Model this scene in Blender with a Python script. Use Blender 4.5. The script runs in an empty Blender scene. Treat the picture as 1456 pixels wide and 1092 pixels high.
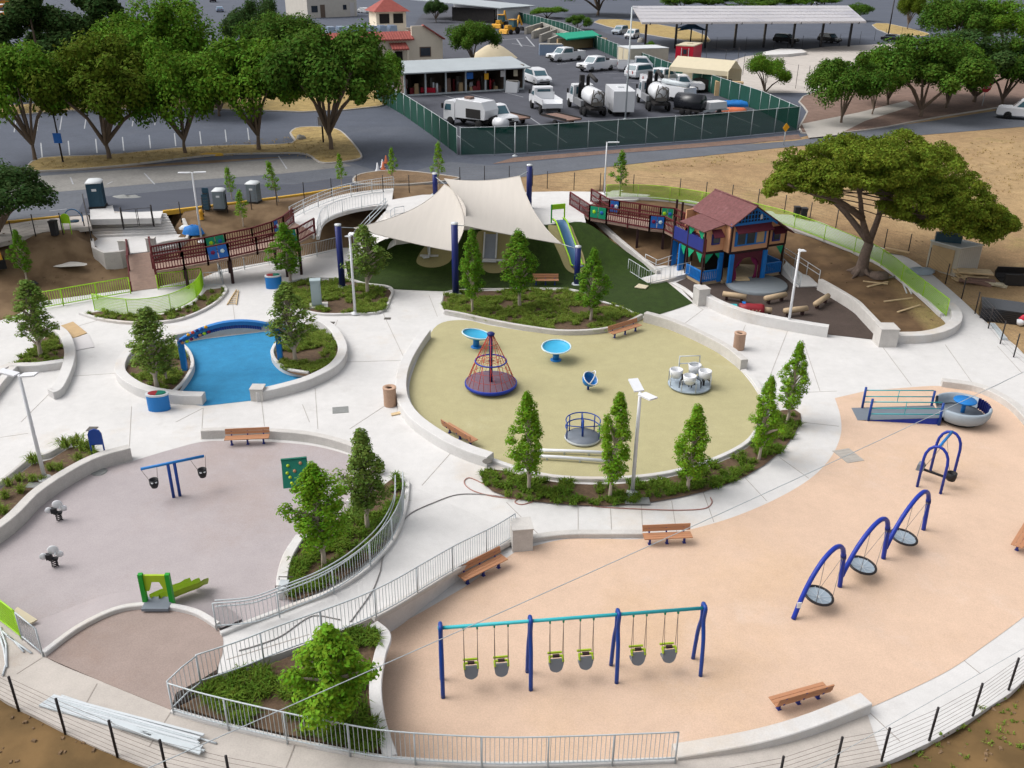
import bpy, math, random
import numpy as np
from mathutils import Vector, Matrix
from mathutils.bvhtree import BVHTree
random.seed(7); RNG = random.Random(11)
SC = bpy.context.scene
COL = SC.collection
# ------------------------------------------------------------ camera
FPX, VX, VY, CAMH = 1290.0, 700.66, 3224.7, 20.0
_V = math.hypot(VX-728, VY-546); TH = math.atan(FPX/_V); PH = math.atan((728-VX)/(VY-546))
U0 = Vector((0, math.sin(TH), math.cos(TH))); FW = Vector((0, math.cos(TH), -math.sin(TH)))
RT = Vector((1,0,0))*math.cos(PH) + U0*math.sin(PH); UP = Vector((-1,0,0))*math.sin(PH) + U0*math.cos(PH)
CAM = Vector((0,0,CAMH))
cd = bpy.data.cameras.new('camera'); cam = bpy.data.objects.new('camera', cd); COL.objects.link(cam)
cd.sensor_width = 36; cd.lens = 36*FPX/1456; cd.clip_end = 3000; cd.clip_start = .1
mw = Matrix((RT, UP, -FW)).transposed().to_4x4(); mw.translation = CAM; cam.matrix_world = mw
SC.camera = cam
# ------------------------------------------------------------ light
SUN_EL, SUN_AZ = math.radians(52), math.radians(-85)    # azimuth from +Y towards +X
wd = bpy.data.worlds.new('World'); SC.world = wd; wd.use_nodes = True
nt = wd.node_tree; bg = nt.nodes['Background']
sky = nt.nodes.new('ShaderNodeTexSky'); sky.sky_type = 'NISHITA'; sky.sun_disc = False
sky.sun_elevation = SUN_EL; sky.sun_rotation = SUN_AZ; sky.dust_density = 6.0; sky.air_density = 1.0
hsv = nt.nodes.new('ShaderNodeHueSaturation'); hsv.inputs['Saturation'].default_value = 0.22
nt.links.new(sky.outputs[0], hsv.inputs['Color']); nt.links.new(hsv.outputs[0], bg.inputs['Color'])
bg.inputs['Strength'].default_value = 0.15
sl = bpy.data.lights.new('sun', 'SUN'); sl.energy = 0.7; sl.angle = math.radians(50); sl.color = (1, .975, .945)
so = bpy.data.objects.new('sun', sl); COL.objects.link(so)
sd = Vector((math.sin(SUN_AZ)*math.cos(SUN_EL), math.cos(SUN_AZ)*math.cos(SUN_EL), math.sin(SUN_EL)))
so.rotation_euler = sd.to_track_quat('Z', 'Y').to_euler(); so.location = (0, 40, 80)
SC.view_settings.view_transform = 'Standard'; SC.view_settings.look = 'None'
SC.view_settings.exposure = 0.43; SC.view_settings.gamma = 1
SC.render.engine = 'CYCLES'
SC.cycles.max_bounces = 5; SC.cycles.diffuse_bounces = 3; SC.cycles.transparent_max_bounces = 8
# ------------------------------------------------------------ pixel -> world
def ray(px, py): return (FW*FPX + RT*(px-728) - UP*(py-546)).normalized()
def P(px, py, z=0.0):
    d = ray(px, py); return CAM + d*((z-CAMH)/d.z)
def PP(pts, z=0.0): return [P(p[0], p[1], p[2] if len(p) > 2 else z) for p in pts]
def Q(p):
    d = Vector(p)-CAM; k = FPX/d.dot(FW); return (728+d.dot(RT)*k, 546-d.dot(UP)*k)
def hgt(base, ty):            # height of a vertical thing whose top shows at pixel row ty
    lo, hi = 0.0, 40.0
    for _ in range(40):
        m = (lo+hi)/2
        if Q((base.x, base.y, base.z+m))[1] > ty: lo = m
        else: hi = m
    return lo
def cr(pts, n=6, closed=False):        # Catmull-Rom
    pts = [tuple(map(float, p)) for p in pts]; out = []; N = len(pts)
    rng = range(N if closed else N-1)
    for i in rng:
        if closed: a, b, c, d = pts[i-1], pts[i], pts[(i+1) % N], pts[(i+2) % N]
        else: a, b, c, d = pts[max(i-1, 0)], pts[i], pts[i+1], pts[min(i+2, N-1)]
        for k in range(n):
            t = k/n
            out.append(tuple(.5*((2*q)+(-p+r)*t+(2*p-5*q+4*r-s)*t*t+(-p+3*q-3*r+s)*t**3) for p, q, r, s in zip(a, b, c, d)))
    if not closed: out.append(pts[-1])
    return out
def resample(pts, n):
    pts = [Vector(p) for p in pts]; L = [0]
    for a, b in zip(pts, pts[1:]): L.append(L[-1]+(b-a).length)
    out = []; j = 0
    for i in range(n):
        s = L[-1]*i/(n-1)
        while j < len(pts)-2 and L[j+1] < s: j += 1
        seg = L[j+1]-L[j]; out.append(pts[j].lerp(pts[j+1], 0 if seg == 0 else min(1, (s-L[j])/seg)))
    return out
# ------------------------------------------------------------ colours and materials
EXPO = 1.35
def lin(c): c /= 255.0; return c/12.92 if c <= .04045 else ((c+.055)/1.055)**2.4
def D(r, g, b, k=1.0): return tuple(min(.85, lin(c)/EXPO*k) for c in (r, g, b))
MATS = {}
def mat(name, col, rough=.7, var=.12, scale=3.0, bump=0.0, bscale=60.0, metal=0.0, col2=None, spots=None, spec=.3, detail=6.0, isl=0.0, trans=0.0, stretch=None, cov=.5, grain=None):
    m = bpy.data.materials.new(name); m.use_nodes = True; t = m.node_tree; n = t.nodes; l = t.links
    b = n['Principled BSDF']; b.inputs['Roughness'].default_value = rough; b.inputs['Metallic'].default_value = metal
    b.inputs['Specular IOR Level'].default_value = spec
    tc = n.new('ShaderNodeTexCoord'); src = tc.outputs['Object']
    if stretch:
        mp = n.new('ShaderNodeMapping'); mp.inputs['Scale'].default_value = stretch; l.new(src, mp.inputs['Vector']); src = mp.outputs[0]
    nz = n.new('ShaderNodeTexNoise'); nz.inputs['Scale'].default_value = scale; nz.inputs['Detail'].default_value = detail; nz.inputs['Roughness'].default_value = .65
    l.new(src, nz.inputs['Vector'])
    mx = n.new('ShaderNodeMix'); mx.data_type = 'RGBA'
    c2 = col2 or tuple(c*(1+var) for c in col); c1 = col if col2 else tuple(c*(1-var) for c in col)
    mx.inputs[6].default_value = (*c1, 1); mx.inputs[7].default_value = (*c2, 1)
    rp = n.new('ShaderNodeMapRange'); rp.inputs[1].default_value = cov-.18; rp.inputs[2].default_value = cov+.18
    l.new(nz.outputs['Fac'], rp.inputs[0]); l.new(rp.outputs[0], mx.inputs[0]); out = mx.outputs[2]
    if spots:                     # (colour, noise scale, threshold, strength): stains with a shape of their own
        for sc_, sscale, thr, st in spots:
            z = n.new('ShaderNodeTexNoise'); z.inputs['Scale'].default_value = sscale; z.inputs['Detail'].default_value = 7; z.inputs['Roughness'].default_value = .7
            z.noise_dimensions = '4D'; z.inputs['W'].default_value = thr*37+sscale*11
            l.new(tc.outputs['Object'], z.inputs['Vector'])
            r2 = n.new('ShaderNodeMapRange'); r2.inputs[1].default_value = thr; r2.inputs[2].default_value = thr+.15; r2.inputs[4].default_value = st
            l.new(z.outputs['Fac'], r2.inputs[0])
            m2 = n.new('ShaderNodeMix'); m2.data_type = 'RGBA'; l.new(r2.outputs[0], m2.inputs[0]); l.new(out, m2.inputs[6]); m2.inputs[7].default_value = (*sc_, 1); out = m2.outputs[2]
    if isl:
        g = n.new('ShaderNodeNewGeometry'); r3 = n.new('ShaderNodeMapRange'); r3.inputs[3].default_value = 1-isl; r3.inputs[4].default_value = 1+isl
        l.new(g.outputs['Random Per Island'], r3.inputs[0])
        h = n.new('ShaderNodeHueSaturation'); l.new(r3.outputs[0], h.inputs['Value']); l.new(out, h.inputs['Color'])
        r4 = n.new('ShaderNodeMapRange'); r4.inputs[3].default_value = .47; r4.inputs[4].default_value = .52
        l.new(g.outputs['Random Per Island'], r4.inputs[0]); l.new(r4.outputs[0], h.inputs['Hue']); out = h.outputs[0]
    for gs, ga in (grain or ()):      # granules and grime at their own size
        z = n.new('ShaderNodeTexNoise'); z.inputs['Scale'].default_value = gs; z.inputs['Detail'].default_value = 3; l.new(tc.outputs['Object'], z.inputs['Vector'])
        r5 = n.new('ShaderNodeMapRange'); r5.inputs[1].default_value = .3; r5.inputs[2].default_value = .7; r5.inputs[3].default_value = 1-ga; r5.inputs[4].default_value = 1+ga; l.new(z.outputs['Fac'], r5.inputs[0])
        h2 = n.new('ShaderNodeHueSaturation'); l.new(r5.outputs[0], h2.inputs['Value']); l.new(out, h2.inputs['Color']); out = h2.outputs[0]
    l.new(out, b.inputs['Base Color'])
    if bump:
        z = n.new('ShaderNodeTexNoise'); z.inputs['Scale'].default_value = bscale; z.inputs['Detail'].default_value = 4
        l.new(tc.outputs['Object'], z.inputs['Vector'])
        bp = n.new('ShaderNodeBump'); bp.inputs['Strength'].default_value = bump; bp.inputs['Distance'].default_value = .02
        l.new(z.outputs['Fac'], bp.inputs['Height']); l.new(bp.outputs[0], b.inputs['Normal'])
    if trans:
        tr = n.new('ShaderNodeBsdfTranslucent'); l.new(out, tr.inputs['Color']); ms = n.new('ShaderNodeMixShader'); ms.inputs[0].default_value = trans
        l.new(b.outputs[0], ms.inputs[1]); l.new(tr.outputs[0], ms.inputs[2]); l.new(ms.outputs[0], n['Material Output'].inputs['Surface'])
    MATS[name] = m; return m
def meshmat(name, col, alpha):           # woven windscreen: part of the light passes between the threads
    m = mat(name, col, rough=.8, var=.15, scale=2); t = m.node_tree; n = t.nodes; l = t.links
    tr = n.new('ShaderNodeBsdfTransparent'); ms = n.new('ShaderNodeMixShader'); ms.inputs[0].default_value = alpha
    l.new(tr.outputs[0], ms.inputs[1]); l.new(n['Principled BSDF'].outputs[0], ms.inputs[2]); l.new(ms.outputs[0], n['Material Output'].inputs['Surface']); return m
# ------------------------------------------------------------ mesh builder
class MB:
    def __init__(s): s.v = []; s.f = []; s.sm = []
    def add(s, vs, fs, smooth=False):
        o = len(s.v); s.v += [tuple(v) for v in vs]; s.f += [tuple(i+o for i in f) for f in fs]; s.sm += [smooth]*len(fs); return s
    def box(s, c, d, rz=0.0, M=None, taper=1.0):
        cx, cy, cz = c; x, y, z = d[0]/2, d[1]/2, d[2]/2; t = taper
        vs = [Vector(p) for p in ((-x,-y,-z),(x,-y,-z),(x,y,-z),(-x,y,-z),(-x*t,-y*t,z),(x*t,-y*t,z),(x*t,y*t,z),(-x*t,y*t,z))]
        R = M or Matrix.Rotation(rz, 3, 'Z'); vs = [R @ v + Vector(c) for v in vs]
        return s.add(vs, [(3,2,1,0),(4,5,6,7),(0,1,5,4),(1,2,6,5),(2,3,7,6),(3,0,4,7)])
    def bar(s, p, q, w, h):               # box from p to q, w across, h up
        p, q = Vector(p), Vector(q); d = q-p; L = d.length
        if L < 1e-6: return s
        d.normalize(); a = d.cross(Vector((0,0,1)))
        if a.length < 1e-4: a = Vector((1,0,0))
        a.normalize(); u = a.cross(d)
        vs = [b+a*i*w/2+u*j*h/2 for b in (p, q) for i, j in ((-1,-1),(1,-1),(1,1),(-1,1))]
        return s.add(vs, [(0,1,2,3),(7,6,5,4),(0,4,5,1),(1,5,6,2),(2,6,7,3),(3,7,4,0)])
    def tube(s, pts, r, n=8, closed=False, cap=True):
        pts = [Vector(p) for p in pts]; N = len(pts); rs = r if isinstance(r, (list, tuple)) else [r]*N
        vs = []; a = None
        for i, p in enumerate(pts):
            if closed: d = pts[(i+1) % N]-pts[i-1]
            else: d = pts[min(i+1, N-1)]-pts[max(i-1, 0)]
            if d.length < 1e-9: d = Vector((0,0,1))
            d.normalize()
            if a is None:
                a = d.cross(Vector((0,0,1)))
                if a.length < .05: a = d.cross(Vector((1,0,0)))
            a = (a - d*a.dot(d))
            if a.length < 1e-6: a = d.orthogonal()
            a.normalize(); b = d.cross(a)
            vs += [p+(a*math.cos(2*math.pi*k/n)+b*math.sin(2*math.pi*k/n))*rs[i] for k in range(n)]
        fs = []
        for i in range(N if closed else N-1):
            j = (i+1) % N
            for k in range(n): fs.append((i*n+k, i*n+(k+1) % n, j*n+(k+1) % n, j*n+k))
        if cap and not closed: fs.append(tuple(range(n-1, -1, -1))); fs.append(tuple((N-1)*n+k for k in range(n)))
        o = len(s.f); s.add(vs, fs, True); return s
    def lathe(s, prof, c=(0,0,0), n=24, M=None, arc=None):
        c = Vector(c); vs = []; full = arc is None; a0, a1 = arc or (0, 2*math.pi); m = n if full else n+1
        for r, z in prof:
            for k in range(m):
                a = a0+(a1-a0)*k/n; v = Vector((r*math.cos(a), r*math.sin(a), z)); vs.append(c+(M @ v if M else v))
        fs = []
        for i in range(len(prof)-1):
            for k in range(n):
                k2 = (k+1) % m; fs.append((i*m+k, i*m+k2, (i+1)*m+k2, (i+1)*m+k))
        return s.add(vs, fs, True)
    def prism(s, poly, z0, z1):          # poly: list of (x,y[,z ignored]); z0/z1 numbers or lists
        n = len(poly); A = z0 if isinstance(z0, list) else [z0]*n; B = z1 if isinstance(z1, list) else [z1]*n
        area = sum(poly[i][0]*poly[(i+1) % n][1]-poly[(i+1) % n][0]*poly[i][1] for i in range(n))
        idx = list(range(n)) if area > 0 else list(range(n-1, -1, -1))
        vs = [(poly[i][0], poly[i][1], A[i]) for i in idx]+[(poly[i][0], poly[i][1], B[i]) for i in idx]
        fs = [tuple(range(n-1, -1, -1)), tuple(range(n, 2*n))]+[(i, (i+1) % n, n+(i+1) % n, n+i) for i in range(n)]
        return s.add(vs, fs)
    def ext(s, prof, a, b, M=None, c=(0,0,0)):   # profile in (x,z) extruded along y from a to b
        n = len(prof); c = Vector(c); vs = []
        for y in (a, b):
            for x, z in prof:
                v = Vector((x, y, z)); vs.append(c+(M @ v if M else v))
        return s.add(vs, [tuple(range(n)), tuple(range(2*n-1, n-1, -1))]+[(i, n+i, n+(i+1) % n, (i+1) % n) for i in range(n)])
    def loft(s, rows, smooth=True):
        m = len(rows[0]); vs = [p for r in rows for p in r]; fs = []
        for i in range(len(rows)-1):
            for k in range(m-1): fs.append((i*m+k, i*m+k+1, (i+1)*m+k+1, (i+1)*m+k))
        return s.add(vs, fs, smooth)
    def wall(s, path, w, z0, z1, side=0.0):     # wall along a world path, bevelled top; z per vertex allowed
        pts = [Vector((p[0], p[1], 0)) for p in path]; N = len(pts)
        A = z0 if isinstance(z0, list) else [z0]*N; B = z1 if isinstance(z1, list) else [z1]*N; vs = []
        for i, p in enumerate(pts):
            d = (pts[min(i+1, N-1)]-pts[max(i-1, 0)]); d.normalize(); nn = Vector((-d.y, d.x, 0))
            c = p+nn*side*w/2; e = min(.025, w/6)
            for o, z in ((-w/2, A[i]), (-w/2, B[i]-e), (-w/2+e, B[i]), (w/2-e, B[i]), (w/2, B[i]-e), (w/2, A[i])):
                q = c+nn*o; vs.append((q.x, q.y, z))
        fs = []
        for i in range(N-1):
            for k in range(5): fs.append((i*6+k, (i+1)*6+k, (i+1)*6+k+1, i*6+k+1))
        fs += [tuple(range(6)), tuple((N-1)*6+k for k in range(5, -1, -1))]
        return s.add(vs, fs)
    def mesh(s, name):
        me = bpy.data.meshes.new(name); me.from_pydata(s.v, [], s.f)
        me.polygons.foreach_set('use_smooth', s.sm); me.update(); return me
    def build(s, name, m, parent=None, loc=None):
        o = bpy.data.objects.new(name, s.mesh(name)); COL.objects.link(o)
        for mm in (m if isinstance(m, (list, tuple)) else [m]): o.data.materials.append(MATS[mm] if isinstance(mm, str) else mm)
        if parent: o.parent = parent
        if loc: o.location = loc
        return o
def tag(o, label=None, cat=None, group=None, kind=None):
    if label: o['label'] = label
    if cat: o['category'] = cat
    if group: o['group'] = group
    if kind: o['kind'] = kind
    return o
def thing(name, label, cat, loc=(0,0,0), rz=0.0, group=None):
    o = bpy.data.objects.new(name, None); COL.objects.link(o); o.location = loc; o.rotation_euler = (0,0,rz); o.empty_display_size = .3
    return tag(o, label, cat, group)
def dup(root, loc, rz=0.0, label=None, scale=None, group=None):
    def cp(o, par):
        c = o.copy(); COL.objects.link(c); c.parent = par
        for ch in list(o.children): cp(ch, c)
        return c
    r = cp(root, None); r.location = loc; r.rotation_euler = (0,0,rz)
    if scale: r.scale = scale
    if label: r['label'] = label
    if group: r['group'] = group
    return r
def struct(name, mb, m): return tag(mb.build(name, m), kind='structure')
def locate(o, pts):  # move mesh origin? kept at world origin
    return o
def _bw(s, name, m, parent): 
    L = parent.location; s.v = [(v[0]-L.x, v[1]-L.y, v[2]-L.z) for v in s.v]; return s.build(name, m, parent)
MB.bw = _bw                                   # world-coordinate shape as a part of a thing standing at parent.location
def _solo(s, name, m, at=None):
    L = Vector(at) if at is not None else Vector(s.v[0]); s.v = [(v[0]-L.x, v[1]-L.y, v[2]-L.z) for v in s.v]; return s.build(name, m, None, L)
MB.solo = _solo
# ------------------------------------------------------------ materials
mat('concrete', D(224,222,220), grain=((22,.05),(3,.03),(.9,.025)), rough=.85, var=.045, scale=.35, bump=.08, spots=[(D(216,196,170),.16,.56,.5),(D(200,196,192),.5,.56,.45),(D(200,176,146),1.6,.68,.5),(D(186,180,174),3.5,.68,.4)])
mat('concrete_wall', D(212,208,203), grain=((22,.07),(3,.05)), rough=.85, var=.07, scale=1.2, bump=.1, spots=[(D(165,160,155),2.5,.6,.4)])
mat('concrete_old', D(200,192,184), grain=((22,.07),(2,.05)), rough=.9, var=.09, scale=.6, bump=.1, spots=[(D(160,140,120),.4,.6,.5)])
mat('joint', D(168,160,152), var=.1)
mat('rubber_lavender', D(184,175,176), grain=((26,.09),(1.6,.03)), rough=.9, var=.035, scale=.5, bump=.25, bscale=45, spots=[(D(176,158,150),.12,.55,.5),(D(205,196,196),.3,.62,.35),(D(160,148,148),14,.7,.3)])
mat('rubber_brown', D(166,149,141), grain=((26,.1),(1.6,.04)), rough=.9, var=.06, scale=.6, bump=.25, bscale=45, spots=[(D(150,124,108),.2,.55,.5),(D(180,168,162),.5,.6,.3)])
mat('rubber_tan', D(224,194,170), grain=((26,.085),(2.2,.03),(.7,.025)), rough=.9, var=.03, scale=.4, bump=.25, bscale=45, spots=[(D(217,184,150),.1,.52,.65),(D(230,210,196),.22,.56,.5),(D(202,174,152),6,.64,.35),(D(196,170,150),1.1,.66,.4)])
mat('rubber_olive', D(188,180,138), grain=((26,.09),(1.8,.035)), rough=.9, var=.03, scale=.5, bump=.25, bscale=45, spots=[(D(182,172,126),.13,.54,.6),(D(208,202,170),.4,.6,.35),(D(168,158,116),9,.64,.4)])
mat('rubber_olive_dark', D(168,158,112), grain=((26,.1),), rough=.9, var=.05, scale=.6, bump=.25, bscale=45)
mat('rubber_blue', D(50,142,190), grain=((26,.12),(2,.05)), rough=.85, var=.06, scale=1.0, bump=.3, bscale=35, spots=[(D(36,130,186),.5,.55,.5),(D(80,172,215),8,.6,.4)])
mat('rubber_dark', D(84,72,66), grain=((20,.25),), rough=.95, var=.12, scale=1.0, bump=.4, bscale=40, spots=[(D(66,56,52),.5,.55,.5)])
mat('turf', D(46,66,16), grain=((18,.3),), rough=.95, var=.22, scale=2.0, bump=.6, bscale=50, spots=[(D(70,86,38),.3,.55,.4),(D(38,56,20),9,.6,.5)])
mat('mulch', D(104,84,66), rough=.95, var=.25, scale=6, bump=.8, bscale=18, spots=[(D(140,116,92),2.2,.58,.55),(D(66,52,42),5,.6,.6)])
mat('dirt_brown', D(132,108,82), grain=((9,.25),(2,.12)), rough=.95, var=.15, scale=.8, bump=.6, bscale=6, spots=[(D(104,82,60),.25,.52,.7),(D(166,142,112),.6,.6,.5),(D(92,72,54),3,.62,.5)])
mat('asphalt_yard', D(84,86,95), grain=((5,.1),(.5,.06)), rough=.9, var=.08, scale=.25, bump=.2, spots=[(D(98,100,110),.08,.55,.6),(D(66,68,78),.9,.62,.4)])
mat('asphalt_lot', D(88,94,107), grain=((5,.1),(.5,.06)), rough=.9, var=.07, scale=.2, bump=.2, stretch=(.3,1,1), spots=[(D(104,108,118),.1,.55,.6),(D(72,78,92),.7,.62,.4)])
mat('asphalt_street', D(104,108,116), grain=((5,.1),(.5,.06)), rough=.9, var=.08, scale=.15, bump=.2, stretch=(.25,1,1), spots=[(D(88,92,102),.12,.52,.6),(D(124,126,130),.4,.6,.4)])
mat('asphalt_patch', D(84,88,99), rough=.9, var=.08, scale=.4, stretch=(.25,1,1))
mat('street_worn', D(140,138,134), grain=((5,.12),(.6,.08)), rough=.9, var=.1, scale=.25, stretch=(.25,1,1), spots=[(D(112,110,110),.4,.56,.6),(D(164,162,156),.9,.62,.5)])
mat('dry_grass', D(176,152,98), grain=((6,.25),(1.2,.12)), rough=.95, var=.15, scale=1.2, bump=.15, bscale=10, spots=[(D(150,122,84),.3,.52,.6),(D(142,140,72),.5,.6,.5)])
mat('mulch_red', D(134,110,98), grain=((6,.2),(1.2,.1)), rough=.95, var=.15, scale=.8, bump=.15, bscale=9, spots=[(D(112,88,76),.4,.55,.6),(D(150,134,110),.9,.6,.4)])
mat('line_white', D(172,175,180), var=.2, scale=2); mat('kerb_yellow', D(226,178,64), var=.1, scale=1)
mat('kerb', D(186,180,172), var=.08)
mat('galv', D(206,214,218), rough=.5, metal=.1, var=.06); mat('galv_white', D(214,220,224), rough=.5, var=.04)
mat('lime', D(172,228,40), rough=.45, var=.05); mat('lime_pale', D(190,225,110), rough=.6, var=.05)
mat('black_steel', D(44,40,42), rough=.5, var=.1); mat('wire', D(120,108,100), rough=.5, metal=.3, var=.05)
mat('white_paint', D(238,240,244), rough=.4, var=.02); mat('navy', D(30,42,112), rough=.4, var=.05); mat('blue_paint', D(28,72,158), rough=.35, var=.05)
mat('blue_deep', D(32,60,170), rough=.35, var=.05); mat('bright_blue', D(34,128,206), rough=.45, var=.05); mat('teal', D(62,190,200), rough=.4, var=.04)
mat('wood_bench', D(196,142,106), rough=.6, var=.12, scale=6, stretch=(.6,8,8)); mat('wood_pale', D(222,196,154), rough=.7, var=.1, scale=4)
mat('wood_deck', D(164,138,124), rough=.8, var=.12, scale=3, spots=[(D(140,104,90),1.2,.55,.5)]); mat('maroon', D(108,42,46), rough=.65, var=.15, scale=3)
mat('dark_post', D(56,34,34), rough=.7, var=.1); mat('panel_green', D(28,158,118), rough=.5, var=.04); mat('panel_blue', D(36,108,196), rough=.5, var=.04)
mat('sail', D(228,221,212), rough=.8, var=.03, scale=.6, stretch=(6,.4,1), trans=.25); mat('steel_bright', D(232,236,240), rough=.35, metal=.1, var=.03)
mat('slide_grey', D(150,158,172), rough=.35, var=.04); mat('slide_blue', D(70,110,150), rough=.35, var=.06); mat('grey_plastic', D(126,134,144), rough=.5, var=.05); mat('black_rubber', D(40,40,44), rough=.6, var=.1)
mat('grey_shell', D(168,182,194), rough=.5, var=.05, scale=4); mat('sky_dish', D(66,182,226), rough=.35, var=.03); mat('dish_rim', D(214,236,244), rough=.4, var=.02)
mat('rope_red', D(214,80,66), rough=.7, var=.1); mat('net_disc', D(128,104,118), rough=.7, var=.12, scale=5, spots=[(D(196,190,196),9,.66,.8)])
mat('green_board', D(22,118,98), rough=.5, var=.05); mat('pebble', D(198,164,140), rough=.9, var=.14, scale=24, spots=[(D(160,124,104),30,.55,.6)])
mat('cabinet', D(176,192,196), rough=.5, var=.04); mat('slide_lime', D(176,206,36), rough=.4, var=.05); mat('slide_green', D(34,160,48), rough=.4, var=.05)
mat('hose', D(176,128,116), rough=.6, var=.1); mat('hose_grey', D(150,146,144), rough=.6, var=.1)
mat('iron', D(150,152,150), rough=.7, var=.12, scale=8); mat('iron_dark', D(110,106,100), rough=.7, var=.15, scale=8)
mat('windscreen_solid', D(20,76,64), rough=.85, var=.15, scale=.8, stretch=(1,1,.3)); meshmat('windscreen', D(12,76,66), .84)
mat('stucco', D(244,232,212), rough=.9, var=.04, scale=1); mat('stucco_white', D(220,214,204), rough=.9, var=.05, scale=1); mat('roof_tile', D(166,88,80), rough=.8, var=.15, scale=2)
mat('glass_dark', D(50,60,72), rough=.15, var=.1, spec=.6); mat('metal_roof', D(182,190,194), rough=.6, var=.06, scale=.4, spots=[(D(170,160,154),.6,.62,.5)])
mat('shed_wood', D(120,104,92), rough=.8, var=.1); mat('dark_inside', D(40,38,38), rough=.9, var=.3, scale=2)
mat('car_white', D(236,238,242), rough=.25, var=.01, spec=.5); mat('car_silver', D(176,186,198), rough=.3, var=.02, spec=.5); mat('car_black', D(36,38,44), rough=.25, var=.05, spec=.5)
mat('car_blue', D(130,150,176), rough=.3, var=.02, spec=.5); mat('tyre', D(34,34,36), rough=.85, var=.1); mat('hub', D(170,172,176), rough=.4, metal=.4, var=.05); mat('windscreen_glass', D(70,104,116), rough=.12, var=.05, spec=.6)
mat('lamp_red', D(170,40,36), rough=.3); mat('lamp_clear', D(225,225,220), rough=.2); mat('chassis', D(48,46,46), rough=.7, var=.15); mat('rust_deck', D(140,112,100), rough=.8, var=.15, scale=3)
mat('machine_yellow', D(232,170,50), rough=.45, var=.06); mat('bus_yellow', D(236,156,36), rough=.4, var=.04); mat('red_paint', D(206,30,58), rough=.4, var=.05); mat('red_dark', D(150,40,50), rough=.5, var=.08)
mat('tarp_blue', D(30,120,200), rough=.6, var=.12, scale=3, bump=.6, bscale=4); mat('tarp_orange', D(232,130,90), rough=.6, var=.12, scale=3); mat('tarp_teal', D(20,168,134), rough=.6, var=.06)
mat('tent_cream', D(238,226,196), rough=.7, var=.03, trans=.2); mat('ply', D(206,176,134), rough=.8, var=.08, scale=2); mat('container', D(206,198,182), rough=.7, var=.07, scale=2)
mat('panel_white', D(222,218,218), rough=.35, var=.02); mat('solar', D(150,152,170), rough=.25, var=.1, spec=.5); mat('umbrella_blue', D(92,136,180), rough=.8, var=.05)
mat('solar_sheen', D(206,202,206), rough=.3, var=.12, scale=.08, spec=.5, spots=[(D(150,150,168),.09,.52,.8)]); mat('porta_blue', D(50,84,104), rough=.5, var=.08); mat('porta_grey', D(128,140,148), rough=.5, var=.06); mat('porta_roof', D(222,226,228), rough=.5, var=.03)
mat('peach', D(236,178,136), rough=.8, var=.04, scale=2); mat('house_maroon', D(96,36,52), rough=.7, var=.1); mat('shingle', D(124,82,82), rough=.9, var=.2, scale=5, spots=[(D(158,118,120),2.2,.56,.6),(D(90,50,54),8,.6,.5)], stretch=(1,1,1)); mat('house_blue', D(30,126,212), rough=.5, var=.05); mat('flag_green', D(28,170,122), rough=.6, var=.05); mat('curtain', D(130,36,84), rough=.8, var=.08); mat('indigo', D(52,62,140), rough=.5, var=.08)
mat('stage', D(134,142,148), rough=.8, var=.1, scale=3, stretch=(.5,4,1)); mat('log', D(198,174,142), rough=.8, var=.1, scale=5)
mat('sand', D(222,208,178), rough=.95, var=.06); mat('gravel', D(170,166,158), rough=.95, var=.2, scale=3); mat('stop_red', D(200,44,52), rough=.4); mat('sign_yellow', D(240,176,30), rough=.4)
mat('bark', D(128,112,98), rough=.9, var=.2, scale=6, stretch=(3,3,.6)); mat('bark_pale', D(196,182,166), rough=.9, var=.12, scale=8); mat('bark_dark', D(120,104,94), rough=.9, var=.25, scale=5, bump=.8, bscale=8)
def leafm(n, c, c2, sc, isl=.35): mat(n, c, col2=c2, rough=.8, scale=sc, isl=isl, trans=.3, spec=.06)
leafm('leaf_bright', (0.105, 0.235, 0.012), (0.21, 0.37, 0.03), 1.4); leafm('leaf_young', (0.075, 0.185, 0.014), (0.15, 0.29, 0.025), 1.4); leafm('leaf_grey', (0.1, 0.175, 0.03), (0.2, 0.28, 0.06), 1.3)
leafm('leaf_dark', (0.044, 0.106, 0.013), (0.100, 0.187, 0.023), .5); leafm('leaf_mid', (0.062, 0.147, 0.013), (0.140, 0.260, 0.023), .45); leafm('leaf_olive', (0.065, 0.112, 0.010), (0.134, 0.185, 0.018), .45); leafm('leaf_cold', (0.030, 0.067, 0.018), (0.063, 0.115, 0.030), .5)
leafm('needle', (0.089, 0.141, 0.014), (0.201, 0.256, 0.029), .6); leafm('grass_green', (0.115, 0.185, 0.024), (0.23, 0.3, 0.055), 1.2); leafm('grass_deep', (.07, .14, .014), (.15, .23, .03), 1.2)
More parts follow.
